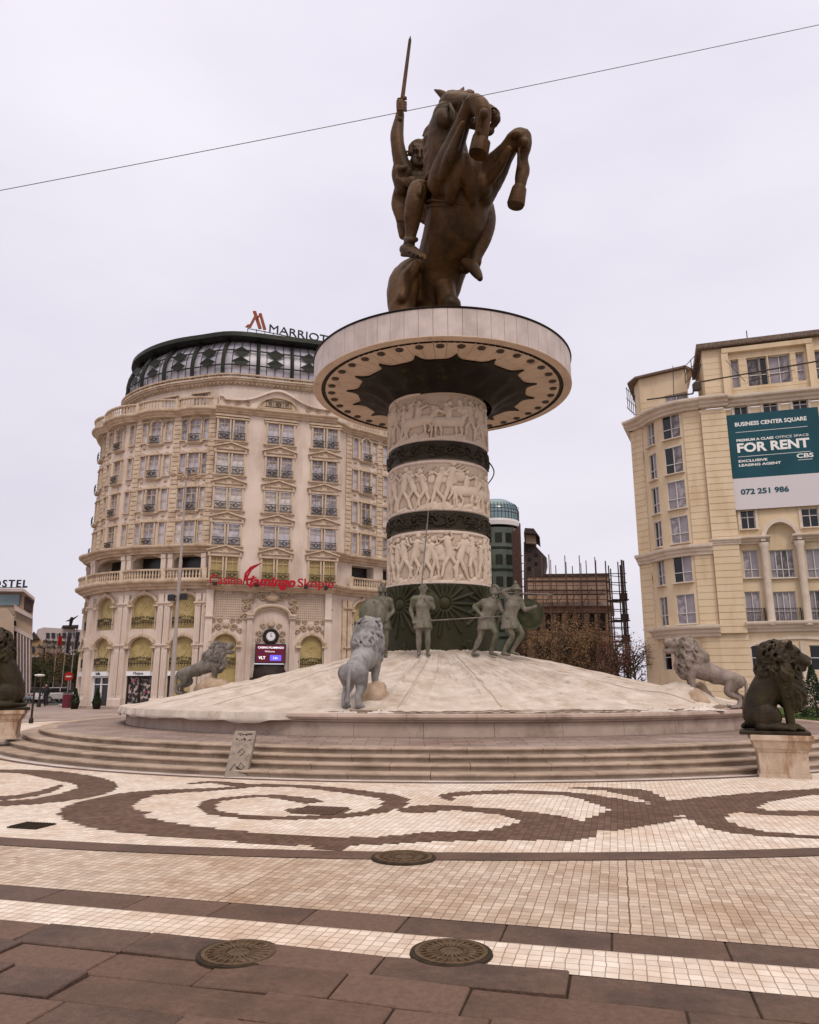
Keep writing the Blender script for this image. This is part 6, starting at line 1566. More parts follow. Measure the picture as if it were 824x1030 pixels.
e_ = [al_.F(t,.4,zl2+.2) for t in (al_.len*.25, al_.s_at(640,24), al_.len)]
mb.add([e_[0],e_[1],ridge[0]],[(0,1,2)]); mb.add([e_[1],e_[2],ridge[1],ridge[0]],[(0,1,2,3)]); mb.build('roof', 'cream_wall', office)
# rooftop rods, rails and a hanging work cradle
q = MB()
p = am.F(A_(757),-1,ztop+.4); q.tube([p, p+Vector((0,0,1.3))], .04, 5); q.build('lightning_rod', 'iron', office)
rl = MB()
for u0, u1, v, y in ((690,703,372,57.0),):
    P0, P1 = at_y(u0, v+14, y), at_y(u1, v, y)
    for f in (0,.5,1): p = P0.lerp(P1, f); rl.tube([p, p+Vector((0,0,1.5))], .035, 5)
    for dz in (.1,.8,1.45): rl.tube([P0+Vector((0,0,dz)), P1+Vector((0,0,dz))], .03, 5)
for k in range(5):
    a_, b_2 = at_y(632, 412, 59.6), at_y(640, 420, 58.6); p = a_.lerp(b_2, k/4); rl.tube([p, p+Vector((0,0,2.0))], .03, 5)
for dz in (.2,1.0,1.9): rl.tube([at_y(631,412,59.7)+Vector((0,0,dz)), at_y(641,421,58.5)+Vector((0,0,dz))], .028, 5)
rl.tube([at_y(651,402,57.6), at_y(697,396,55.2)], .06, 6); rl.tube([at_y(705,384,53.8), at_y(824,363,51.0)], .055, 6); rl.tube([at_y(697,396,55.2), at_y(705,366,54.6)], .06, 6)
rl.tube([at_y(730,362,53.5), at_y(750,384,53.0)], .02, 4); rl.tube([at_y(752,384,53.0), at_y(800,372,52.0)], .02, 4); rl.tube([at_y(678,398,56), at_y(677,368,56)], .03, 5)
tag(rl.build('roof_scaffolding', 'iron'), 'thin dark scaffold rails and beams along the cream office roof edge', 'scaffolding')
q = MB(); p = at_y(701, 389, 55.0); q.box(tuple(p), (.5,.5,.6)); o = q.build('work_cradle', 'iron')
tag(o, 'dark box shaped work cradle at the corner of the cream office roof', 'work cradle')
# --- rental banner
bs0 = V(731.5, 18); bs1 = V(827.5, 18); bz1 = mz_(419.5, bs0); bz0 = mz_(513.5, bs0+.6); zw = mz_(483, bs0)
pB = mp_.F(bs0, .32, bz0)
ban = thing('rental_banner', pB, 'large teal and white FOR RENT banner hanging on the cream office front', 'banner')
def panel(name, z0, z1, m, d=.32):
    q = MB(); sweep(q, mp_, bs0, bs1, [(d-.06,z0),(d,z0),(d,z1),(d-.06,z1)], ds=20); q.build(name, m, ban)
panel('teal_panel', zw, bz1, 'board_teal'); panel('white_panel', bz0, zw-.003, 'board_white')
bd_ = (mp_.F(5,0,0)-mp_.F(0,0,0)).normalized(); Wb_ = bs1-bs0; Hb = bz1-bz0
def bt(body, fx, fz, size, width, m='board_text', off=.0): # fz fraction from top
    p = mp_.F(bs0+fx*Wb_, .335, bz1-fz*Hb); text_mesh('lettering', body, size, m, ban, basis(p, bd_, (0,0,1)), .004, offset=off, width=width*Wb_)
bt('BUSINESS CENTER SQUARE', .10, .128, .42, .77, off=.012); bt('PREMIUM A CLASS', .10, .292, .26, .40, off=.01); bt('OFFICE SPACE', .52, .292, .26, .35)
bt('FOR RENT', .10, .405, .95, .77, off=.035); bt('EXCLUSIVE', .10, .512, .25, .31, off=.008); bt('LEASING AGENT', .10, .556, .25, .45, off=.008); bt('CBS', .72, .512, .45, .175, off=.012)
bt('072 251 986', .09, .845, .55, .51, 'board_teal', .018)
q = MB()
for fz in (.195,.455): 
    z = bz1-fz*Hb; sweep(q, mp_, bs0+.10*Wb_, bs0+.87*Wb_, [(.322,z),(.33,z),(.33,z+.03),(.322,z+.03)], ds=20)
z = bz1-.535*Hb; sweep(q, mp_, bs0+.73*Wb_, bs0+.88*Wb_, [(.322,z),(.33,z),(.33,z+.03),(.322,z+.03)], ds=20)
q.build('rule_lines', 'board_text', ban)
# ------------------------------------------------------------------ trees and planting
mat('bark', (.05,.033,.022), (.09,.065,.045), rough=.9, nscale=6)
mat('leaf_brown', (.12,.068,.028), (.22,.13,.06), rough=.8, nscale=1.2)
mat('leaf_russet', (.08,.030,.022), (.15,.065,.045), rough=.8, nscale=1.2)
mat('leaf_green', (.030,.040,.014), (.06,.07,.025), rough=.8, nscale=1.2)
mat('leaf_conifer', (.012,.024,.010), (.025,.045,.018), rough=.8, nscale=2)
def tree(name, loc, h, r, leaf, n, label, seed, size=.16, cat_='tree', group=None, trunk_h=.3, conif=False):
    rr = random.Random(seed); t = thing(name, loc, label, cat_, group=group); L0 = Vector(loc)
    tb = MB(); tips = []
    tb.tube([(0,0,0),(rr.uniform(-.1,.1),0,h*trunk_h),(rr.uniform(-.2,.2),rr.uniform(-.2,.2),h*.75)], [h*.022,h*.018,h*.008], 8)
    for k in range(34 if not conif else 0):
        a = rr.uniform(0,2*PI); z = h*rr.uniform(trunk_h*.8,.75); q = r*rr.uniform(.45,.95); e = Vector((q*math.cos(a), q*math.sin(a), z+h*rr.uniform(.05,.25)))
        mid_ = Vector((q*.45*math.cos(a+.3), q*.45*math.sin(a+.3), z+h*.06)); tb.tube([(0,0,z-.2), mid_, e], [h*.009,h*.006,h*.002], 5); tips.append(e); tips.append(mid_.lerp(e,.6))
        for j in range(3):
            e2 = mid_.lerp(e,.5)+Vector((rr.gauss(0,r*.2),rr.gauss(0,r*.2),rr.uniform(0,h*.15))); tb.tube([mid_.lerp(e,.4), e2], [h*.004,h*.0015], 4); tips.append(e2)
    tb.build('trunk', 'bark', t, local=True)
    cb = MB(); 
    for k in range(n):
        if conif:
            z = rr.random()**1.2; q = r*(1-z)*rr.uniform(.55,1.05)+.04; a = rr.uniform(0,2*PI); p = Vector((q*math.cos(a),q*math.sin(a),.08*h+z*h*.92))
        else:
            c = tips[rr.randrange(len(tips))]; p = c+Vector((rr.gauss(0,r*.13),rr.gauss(0,r*.13),rr.gauss(0,h*.055)))
        u = Vector((rr.gauss(0,1),rr.gauss(0,1),rr.gauss(0,1))).normalized(); v = u.orthogonal().normalized(); s_ = size*rr.uniform(.5,1.3)
        cb.add([p-u*s_*.5, p+v*s_*.28, p+u*s_*.5, p-v*s_*.28],[(0,1,2,3)])
    cb.build('crown', leaf, t, local=True, fix=False); return t
GT = 'autumn trees in front of the scaffolded building'
def gp(u, y, z=0): p = at_y(u, 700, y); return (p.x, y, z)
for i, (u, y, h, r, m, n, lab) in enumerate((
    (548,66,6.6,2.3,'leaf_brown',1500,'brown leafed tree nearest the round shield, rising behind the tarpaulin'),
    (572,64,7.4,2.7,'leaf_brown',1900,'golden brown tree in the middle of the autumn row before the scaffolding'),
    (600,66,7.0,2.5,'leaf_brown',1700,'wide brown tree under the right end of the scaffolded brick wall'),
    (622,62,6.2,2.1,'leaf_russet',1300,'dark russet tree below the scaffold tower'),
    (641,60,5.4,1.7,'leaf_russet',900,'small russet tree beside the cream office building'),
    (588,74,8.6,2.6,'leaf_russet',1300,'tall thin dark tree set behind the autumn row'))):
    tree('bare_autumn_tree', gp(u,y), h, r, m, n, lab, i+3, .17, group=GT)
GL = 'street trees left of the hotel'
for i, (u, y, h, r, m, lab) in enumerate(((36,82,5.0,2.0,'leaf_green','dark street tree behind the lamp with two lanterns'),(50,92,6.0,2.4,'leaf_brown','brownish street tree below the red flag'),(62,96,7.2,2.6,'leaf_russet','reddish bare street tree before the white modern building'),(74,90,6.4,2.0,'leaf_green','dark tree touching the hotel corner'),(24,86,4.5,1.8,'leaf_green','low dark tree behind the left sitting lion'))):
    tree('street_tree', gp(u,y), h, r, m, 1500, lab, i+30, .24, group=GL)
for (u, y, lab) in ((76,57,'potted conical conifer at the hotel corner'),(98,56.8,'potted conical conifer right of the glass shop door')):
    t = tree('potted_conifer', gp(u,y,.35), 1.1, .30, 'leaf_conifer', 900, lab, 60+int(u), .12, 'potted plant', 'potted conifers at the hotel shops', .1, True)
    q = MB(); q.lathe([(.001,-.35),(.24,-.35),(.33,.1),(.30,.12),(.001,.08)], 16); q.build('pot', 'bronze_dark', t, local=True)
tree('conical_shrub', gp(819,32,.2), 2.3, .62, 'leaf_conifer', 3000, 'dark green conical shrub at the right edge behind the sitting lion', 77, .10, 'shrub', None, .1, True)
# round bush at the hotel entrance
t = thing('round_bush', tuple(mid.F(cc+1.75,1.2,1.7)), 'round grey green clipped bush beside the hotel awning', 'bush')
cb = MB(); rr = random.Random(2)
for k in range(900):
    d_ = Vector((rr.gauss(0,1),rr.gauss(0,1),rr.gauss(0,1))).normalized()*.62*rr.uniform(.85,1.05); u_ = Vector((rr.gauss(0,1),rr.gauss(0,1),rr.gauss(0,1))).normalized(); v_ = u_.orthogonal(); s_ = .07; cb.add([d_-u_*s_, d_+v_*s_*.6, d_+u_*s_, d_-v_*s_*.6],[(0,1,2,3)])
mat('leaf_grey', (.12,.13,.09), (.2,.2,.15), rough=.8); cb.build('leaves', 'leaf_grey', t, local=True, fix=False)
q = MB(); q.lathe([(.001,-1.7),(.28,-1.7),(.35,-1.0),(.3,-.98),(.001,-1.0)], 16); q.lathe([(.05,-1.1),(.05,-.3)],8); q.ell((0,0,0),(.55,.55,.55),16,10); q.build('pot', 'leaf_conifer', t, local=True, smooth=True)
# lawn behind the right lion
lw_ = MB(); g0 = [(9.0,20.8),(60,18),(60,46),(15.5,46)]; lw_.add([(x,y,.36) for x,y in g0],[(0,1,2,3)])
tag(lw_.build('lawn', 'grass'), kind='structure')
kb = MB()
for (a, b) in zip(g0, g0[1:]+g0[:1]):
    A, Bv = Vector((a[0],a[1],0)), Vector((b[0],b[1],0)); d_ = (Bv-A).normalized(); n_ = Vector((-d_.y,d_.x,0))*.12
    kb.add([A-n_,Bv-n_,Bv+n_,A+n_]+[p+Vector((0,0,.42)) for p in (A-n_,Bv-n_,Bv+n_,A+n_)],[(0,1,5,4),(1,2,6,5),(2,3,7,6),(3,0,4,7),(4,5,6,7)])
tag(kb.build('lawn_kerb', 'rim_stone'), kind='structure')
gb = MB(); rr = random.Random(6)
for k in range(9000):
    y = 21.2+rr.random()**1.8*14; x0 = 9.4+(y-20.8)*.25; x = x0+rr.random()*(.62*y-x0+1); a = rr.uniform(0,PI); h_ = rr.uniform(.04,.09); w_ = .012*(y/20)
    gb.add([(x-w_*math.cos(a),y-w_*math.sin(a),.36),(x+w_*math.cos(a),y+w_*math.sin(a),.36),(x+rr.uniform(-.03,.03),y+rr.uniform(-.03,.03),.36+h_)],[(0,1,2)])
tag(gb.build('grass_blades', 'grass', fix=False), 'short green grass growing on the raised lawn', 'grass', kind='stuff')

# ------------------------------------------------------------------ middle distance buildings
mat('net_green', (.05,.07,.052), (.12,.14,.115), rough=.5, nscale=.25)
mat('tower_blue', (.10,.17,.20), (.16,.25,.28), rough=.15, nscale=.2, spec=.7)
mat('concrete_tan', (.30,.20,.14), (.42,.30,.22), rough=.9, nscale=.7, stain=(.16,.10,.07), sscale=.5)
mat('dark_brown_wall', (.045,.032,.028), (.075,.052,.045), rough=.8, nscale=.6)
mat('rust_pole', (.09,.05,.045), (.14,.08,.06), rough=.7, nscale=4)
brick_mat('brick_tan', ((.32,.20,.13),(.44,.31,.21)), (.18,.12,.09), .5, .25, .02, offset=.5, distort=0, bump=.2, swap='XZY' if False else (0,2,1), tint=[((.7,.6,.5), .3, .4, .65)])
gt_ = thing('glass_tower', gp(500,100), 'round glass tower with blue top and green netted body right of the column', 'tower')
X0 = Vector(gp(503,100)); zt0, zt1, zt2 = zr(499,97), zr(521,97), zr(530,97)
q = MB(); q.lathe([(3.1,0),(3.1,zt2)], 40, M=Matrix.Translation(X0)); q.build('netted_body', 'net_green', gt_, smooth=True)
q = MB(); q.lathe([(3.15,zt1),(3.15,zt0-1.6),(2.8,zt0-.7),(1.8,zt0-.05),(.01,zt0+.1)], 40, M=Matrix.Translation(X0)); q.build('glass_top', 'tower_blue', gt_, smooth=True)
q = MB(); q.lathe([(3.0,zt2+.35),(3.3,zt2+.35),(3.3,zt1-.3),(3.18,zt1),(3.0,zt1)], 40, M=Matrix.Translation(X0)); q.build('white_band', 'frame_white', gt_)
q = MB()
for k in range(40):
    a = 2*PI*k/40; q.tube([X0+Vector((3.17*math.cos(a),3.17*math.sin(a),zt1)), X0+Vector((3.17*math.cos(a),3.17*math.sin(a),zt0-1.6)), X0+Vector((2.82*math.cos(a),2.82*math.sin(a),zt0-.7))], .035, 4)
for z in (zt1+.9, zt1+1.8, zt0-1.6):
    q.lathe([(3.15,z),(3.19,z),(3.19,z+.06),(3.15,z+.06)], 40, M=Matrix.Translation(X0))
q.build('glazing_bars', 'iron', gt_)
q = MB()
for z in [zt2-2.9*i for i in range(1,7)]: q.lathe([(3.08,z),(3.16,z),(3.16,z+.3),(3.08,z+.3)], 40, M=Matrix.Translation(X0))
q.build('floor_bands', 'dark_green_metal', gt_)
for z in [zt2-2.9*i+.9 for i in range(1,6)]:
    for k in range(5):
        a = -PI/2-.9+k*.45; q = MB(); M = Matrix.Translation(X0+Vector((0,0,z))) @ Matrix.Rotation(a,4,'Z'); q.box((3.1,0,.6),(.08,.9,1.3),M); q.build('window', 'dark_green_metal', gt_)
q = MB()
for k in range(7): p = Vector(gp(521+k*1.3,97-k*.2)); q.tube([p, p+Vector((0,0,zr(533,97)+random.uniform(-.3,.9)))], .10, 5)
for z in range(2,19,1): q.tube([Vector(gp(520,97,z)), Vector(gp(531,96,z))], .06, 4)
tag(q.build('tower_scaffolding', 'rust_pole'), 'narrow rusty scaffold strip between glass tower and dark tower', 'scaffolding')
dt = thing('dark_tower', gp(538,104), 'dark brown tower block with small overhanging roof pavilion', 'tower')
def qd(name, mname, par, pts, y0, y1):   # pts in (u,v) -> prism between depths y0,y1
    a = [at_y(u,v,y0) for u,v in pts]; n = len(a); vs = a+[Vector((p.x*y1/y0*1.004,y1,p.z)) for p in a]
    q = MB(); q.add(vs, [tuple(range(n)), tuple(range(2*n-1,n-1,-1))]+[(i,(i+1)%n,n+(i+1)%n,n+i) for i in range(n)]); return q.build(name, mname, par)
qd('body', 'dark_brown_wall', dt, [(527,577),(527,545),(536,546),(550,561),(547,577),(547,720),(527,720)], 104, 112)
qd('pavilion', 'concrete_tan', dt, [(529,546),(529,536),(539,537),(539,547)], 103, 108)
qd('pavilion_roof', 'dark_brown_wall', dt, [(527,536),(528,531),(537,531.5),(543,540),(540,537)], 102, 110)
for k in range(5): qd('window', 'pane_dark', dt, [(531+ (k%2)*7,552+k*4.5),(534+(k%2)*7,552+k*4.5),(534+(k%2)*7,555+k*4.5),(531+(k%2)*7,555+k*4.5)], 103.9, 104.2)
bb = thing('brick_building', gp(573,86), 'tan unfinished brick and concrete building wrapped in scaffolding behind the trees', 'building')
qd('upper_wall', 'concrete_tan', bb, [(531,579),(613,578),(614,605),(531,606)], 86, 98)
qd('ledge', 'rim_stone', bb, [(529,606),(617,605),(617,609),(529,610)], 85.2, 98)
qd('lower_wall', 'brick_tan', bb, [(531,610),(614,609),(618,705),(531,705)], 86, 98)
qd('parapet', 'dark_brown_wall', bb, [(531,577.5),(613,576.5),(613,579),(531,580)], 85.8, 98)
for k in range(7):
    for (v0, v1) in ((617,634),(645,664),(674,694)):
        u0 = 538+k*11; 
        qd('window', 'pane_dark', bb, [(u0,v0),(u0+5,v0),(u0+5.2,v1),(u0,v1)], 85.9, 86.2)
for (v0,v1) in ((584,586),(593,595)): qd('string_course', 'dark_brown_wall', bb, [(531,v0),(613,v0),(613,v1-1),(531,v1-1)], 85.9, 86.1)
sc1 = thing('facade_scaffolding', gp(573,84.5), 'rusty pole scaffolding with planks across the unfinished brick building', 'scaffolding')
q = MB(); rr = random.Random(9)
for k, u in enumerate(range(534, 614, 8)):
    top = zr(rr.uniform(557,573),84); b0 = Vector(gp(u+rr.uniform(-1,1),84)); q.tube([b0, Vector((b0.x+rr.uniform(-.1,.1),84,top))], .055, 5)
    if k%2: q.tube([b0+Vector((.35,1,0)), Vector((b0.x+.4,85,top-rr.uniform(0,1)))], .05, 5)
q.build('standards', 'rust_pole', sc1)
q = MB()
for v in (584,589,596,603,615,626,637,650,662,675): z = zr(v,84); q.tube([Vector(gp(532,84,z)), Vector(gp(616,84,z+rr.uniform(-.05,.05)))], .045, 5)
for k in range(6): u = 540+k*13; q.tube([Vector(gp(u,83.9,zr(606,84))), Vector(gp(u+9,83.9,zr(592,84)))], .05, 5)
q.build('ledgers', 'rust_pole', sc1)
q = MB()
for v in (596,615,637,662): z = zr(v+1.5,84); a, b_2 = Vector(gp(533,84.4,z)), Vector(gp(615,84.4,z)); q.box(tuple((a+b_2)/2),((b_2-a).x,.8,.06))
q.build('planks', 'dark_brown_wall', sc1)
sc2 = thing('scaffold_tower', gp(626,78), 'tall narrow see through scaffold tower left of the cream office', 'scaffolding')
q = MB()
for u, y in ((617,78),(620,79.5),(622,77),(630,80),(634,78),(636,80.5),(632.5,76.5)):
    p = Vector(gp(u,y)); off_ = (u-626)*.02; q.tube([p, Vector((p.x-.55*0,y,zr(rr.uniform(563,573),y)))], .10 if u > 631 else .07, 5)
q.build('standards', 'dark_brown_wall', sc2)
q = MB()
for v in range(577, 690, 9): z = zr(v,78); q.tube([Vector(gp(616,78,z)), Vector(gp(638,78,z))], .045, 4); q.tube([Vector(gp(620,79.5,z)), Vector(gp(636,80.5,z))], .04, 4)
for v in range(577, 680, 18): q.tube([Vector(gp(617,78,zr(v,78))), Vector(gp(622,77,zr(v+9,78)))], .04, 4)
q.build('ledgers', 'dark_brown_wall', sc2)
q = MB()
for v in (603,624,645,668): z = zr(v,78); p = Vector(gp(628,79,z)); q.box((p.x,79,z),(1.7,2,.10)); q.box((p.x+.3,78,z+.35),(.7,.4,.6))
q.build('platforms', 'dark_brown_wall', sc2)
# ------------------------------------------------------------------ left street
mat('tan_stucco', (.36,.27,.20), (.44,.34,.26), rough=.85, nscale=.4)
mat('pink_concrete', (.42,.34,.32), (.50,.42,.40), rough=.8, nscale=.5)
mat('ochre_stucco', (.30,.20,.10), (.38,.27,.15), rough=.85, nscale=1)
hs = thing('hostel_building', gp(10,78), 'tan corner building with glass attic, side columns and rooftop sign letters', 'building')
qd('front_wall', 'tan_stucco', hs, [(-60,612),(7,612),(14,620),(14,712),(-60,712)], 77.5, 90)
qd('corner_block', 'tan_stucco', hs, [(14,607),(33,620),(31,712),(14,712)], 79, 92)
qd('attic', 'tan_stucco', hs, [(-60,594),(25,595),(34,605),(33,620),(-60,612)], 79.4, 92)
qd('attic_glass', 'tower_blue', hs, [(-60,597.5),(20,598),(19,609),(-60,608)], 79.2, 79.5)
qd('side_glass', 'dark_brown_wall', hs, [(26,600),(32.5,605),(31.5,616),(25,612)], 79.1, 79.5)
qd('cornice', 'pink_concrete', hs, [(-60,591),(24,592),(35,601),(35,604),(24,595),(-60,594)], 78.2, 92)
qd('cornice', 'pink_concrete', hs, [(15,610),(33,619),(33,623),(15,614)], 78.3, 92); qd('cornice', 'pink_concrete', hs, [(14,629),(33,640),(33,644),(14,634)], 78.3, 92)
for k in range(5): qd('column', 'pink_concrete', hs, [(17+k*3.0,636+k*1.6),(18.4+k*3.0,637+k*1.6),(18.4+k*3.0,712),(17+k*3.0,712)], 78.2, 78.9)
for k in range(5): qd('window', 'pane_dark', hs, [(-30+k*9,650),(-26+k*9,650),(-26+k*9,664),(-30+k*9,664)], 77.3, 77.6)
for v in (624,642,658): qd('window', 'pane_dark', hs, [(14.2,v),(16.2,v+1),(16.2,v+9),(14.2,v+8)], 78.8, 79.1)
p = at_y(-16, 590.5, 79.4); rs_ = thing('rooftop_letters', p, 'dark HOSTEL sign letters standing on the tan corner building roof, cut by the frame', 'rooftop sign')
text_mesh('lettering', 'HOSTEL', 1.1, 'sign_dark', rs_, basis(p, (1,.02,0), (0,0,1)), .08, offset=.02, width=at_y(27,590,79.4).x-p.x, spacing=1.3)
q = MB(); q.tube([p+Vector((0,0,-.05)), at_y(27,590.5,79.4)+Vector((0,0,-.05))], .04, 4); q.build('sign_rail', 'iron', rs_)
wb = thing('modern_building', gp(58,125), 'pale pink modern block with recessed balcony bands far down the street', 'building')
qd('wall', 'pink_concrete', wb, [(38,633),(44,631),(90,634),(90,660),(38,656)], 125, 140)
qd('lower_wall', 'dark_brown_wall', wb, [(38,656),(90,660),(90,712),(38,712)], 126, 140)
qd('balcony_band', 'dark_brown_wall', wb, [(44,644),(90,646),(90,649),(44,647)], 124.7, 125.2)
for k in range(6): qd('window', 'pane_dark', wb, [(47+k*5.5,636.5),(50+k*5.5,636.7),(50+k*5.5,642),(47+k*5.5,641.8)], 124.8, 125.2)
qd('roof_canopy', 'dark_brown_wall', wb, [(63,629),(79,628.5),(79,631),(63,631)], 124, 132)
qd('canopy_post', 'pink_concrete', wb, [(66,631),(77,631),(77,636),(66,636)], 125.5, 131)
q = MB(); c_ = at_y(71, 628, 124); chain(q, [tuple(c_)+(.25,), tuple(c_+Vector((.1,0,.9)))+(.3,)], 8); chain(q, [tuple(c_+Vector((.1,0,.7)))+(.2,), tuple(c_+Vector((1.1,0,1.4)))+(.05,)], 6); chain(q, [tuple(c_+Vector((0,0,.7)))+(.2,), tuple(c_+Vector((-.8,0,.5)))+(.05,)], 6)
tag(q.build('rooftop_bird_sculpture', 'bronze_dark', smooth=True), 'small dark winged sculpture on the pale modern block roof', 'sculpture')
ob = thing('ochre_house', gp(40,105), 'ochre old house with balconies squeezed between the tan and the pale block', 'house')
qd('wall', 'ochre_stucco', ob, [(29,644),(40,642),(48,652),(50,712),(29,712)], 105, 115)
qd('roof', 'dark_brown_wall', ob, [(28,644),(34,635),(40,642.5)], 104.6, 115)
for k in range(4):
    for j in range(2): qd('window', 'pane_dark', ob, [(32+j*7,650+k*12),(35+j*7,650+k*12),(35+j*7,657+k*12),(32+j*7,657+k*12)], 104.8, 105.1)
    qd('balcony', 'pink_concrete', ob, [(30,659.5+k*12),(46,659.5+k*12),(46,661+k*12),(30,661+k*12)], 104.0, 105)
# flags
mat('flag_red', (.35,.02,.015), rough=.7); mat('flag_dark', (.06,.05,.07), rough=.7)
for (u, v, m, lab) in ((54,640,'flag_red','red flag hanging on the leftmost of three flag poles'),(63,640,'flag_dark','middle of three flag poles with a limp dark flag'),(71.5,636,'flag_dark','flag pole nearest the hotel corner with a limp dark flag')):
    y = 88; b0 = Vector(gp(u-2,y)); t = thing('flag_pole', b0, lab, 'flag pole', group='flag poles on the left street'); zt3 = zr(v-2,y)
    q = MB(); q.tube([(0,0,0),(0,0,zt3)], [.07,.04], 6); q.ell((0,0,zt3+.08),(.1,.1,.1)); q.build('pole', 'steel', t, local=True)
    q = MB(); vs = []
    for i in range(7):
        for j in range(9): vs.append((.05+.55*i/6*(1-.04*j), .14*math.sin(i*1.9+j*.3), zt3-.2-1.9*j/8-.12*i/6*j/8))
    q.add(vs, [(i*9+j,(i+1)*9+j,(i+1)*9+j+1,i*9+j+1) for i in range(6) for j in range(8)]); q.build('flag', m, t, local=True)
# lamps
mat('lamp_glow', (.22,.17,.13), rough=.3)
def lantern_post(loc, h, label, arms=3, grp='dark lantern posts on the left street'):
    t = thing('street_lamp', loc, label, 'street lamp', group=grp)
    q = MB(); q.lathe([(.16,0),(.16,.25),(.09,.4),(.06,h*.5),(.05,h-.5),(.07,h-.45),(.04,h)], 12)
    for k in range(arms): a = 2*PI*k/arms+.2; q.tube([(0,0,h-.5),(.35*math.cos(a),.35*math.sin(a),h-.65),(.62*math.cos(a),.62*math.sin(a),h-.45)], .03, 6)
    q.build('post', 'iron', t, local=True, smooth=True, flat_angle=40)
    for k in range(arms+1):
        a = 2*PI*k/arms+.2; c = (0,0,h) if k == arms else (.62*math.cos(a),.62*math.sin(a),h-.45)
        q = MB(); q.lathe([(.06,0),(.17,.08),(.22,.45),(.12,.47)], 6, M=Matrix.Translation(c)); g = q.build('lantern', 'lamp_glow', t, local=True); q = MB(); q.lathe([(.26,.46),(.12,.62),(.03,.75),(.001,.8)], 6, M=Matrix.Translation(c)); q.build('cap', 'iron', g, local=True)
lantern_post(gp(40,62), 4.6, 'dark street lamp with a cluster of lanterns in front of the ochre house'); lantern_post(gp(47.5,70), 5.0, 'dark street lamp with lanterns farther along, right of the first')
t = thing('plaza_lamp', (gp(34,25)[0], 25, .45), 'slim dark post with a flat white lamp head right of the left sitting lion', 'lamp post')
q = MB(); q.lathe([(.07,0),(.07,.12),(.035,.2),(.03,1.45)], 12); q.tube([(0,0,1.42),(.08,0,1.50)], .03, 6); q.build('post', 'iron', t, local=True)
q = MB(); q.ell((.12,0,1.50),(.17,.12,.04)); q.build('lamp_head', 'frame_white', t, local=True, smooth=True)
# tall floodlight mast in front of the hotel
y = 42; b0 = Vector(gp(172,y)); b0.x = at_y(172,706,y).x; hz = zr(474,y)
t = thing('floodlight_mast', b0, 'very tall grey lighting mast before the hotel with two black floodlights halfway up', 'lighting mast')
q = MB(); q.tube([(0,0,0),(0,0,hz*.30),(0,0,hz*.31),(0,0,hz*.62),(0,0,hz*.63),(0,0,hz)], [.13,.125,.105,.10,.07,.045], 12); q.build('mast', 'mast_grey' if 'mast_grey' in MATS else mat('mast_grey', (.28,.24,.22), (.36,.31,.29), rough=.6, nscale=1), t, local=True, smooth=True, flat_angle=30)
q = MB()
for k in range(6):
    a = PI*k/3+.3; d_ = Vector((math.cos(a),math.sin(a),0)); q.tube([Vector((0,0,hz-.5)), d_*.5+Vector((0,0,hz-.25)), d_*1.1+Vector((0,0,hz-.1))], .03, 5); q.box(tuple(d_*.75+Vector((0,0,hz-.3))),(.24,.24,.10))
q.build('lamp_crown', 'concrete_tan', t, local=True)
hf = zr(600,y)
for sx in (-1,1):
    q = MB(); q.box((sx*.34,-.12,hf-.05+.03*sx),(.38,.25,.36),bev=.03); q.box((sx*.16,0,hf),(.2,.06,.06)); q.build('floodlight', 'pane_dark', t, local=True)
# road sign, bin
t = thing('road_sign', gp(67.5,72), 'round red and white road sign on a thin post near the hotel corner', 'road sign')
q = MB(); q.tube([(0,0,0),(0,0,2.6)], .035, 6); q.build('post', 'steel', t, local=True)
q = MB(); q.lathe([(.001,-.02),(.42,-.02),(.42,.02),(.001,.02)], 24, M=Matrix.Translation((0,-.05,2.5)) @ Matrix.Rotation(R(90),4,'X')); q.build('disc', 'flag_red', t, local=True); q = MB(); q.box((0,-.08,2.5),(.5,.01,.13)); q.build('bar', 'frame_white', t, local=True)
t = thing('litter_bin', gp(68,60), 'dark red cylindrical litter bin left of the hotel corner', 'litter bin'); mat('bin_red', (.12,.02,.03), rough=.5)
q = MB(); q.lathe([(.001,0),(.33,0),(.36,.95),(.30,1.0),(.28,.9),(.001,.9)], 16); q.build('drum', 'bin_red', t, local=True, smooth=True, flat_angle=40); q = MB(); q.lathe([(.38,1.05),(.38,1.1),(.1,1.2),(.001,1.2)],16); q.build('lid', 'iron', t, local=True)
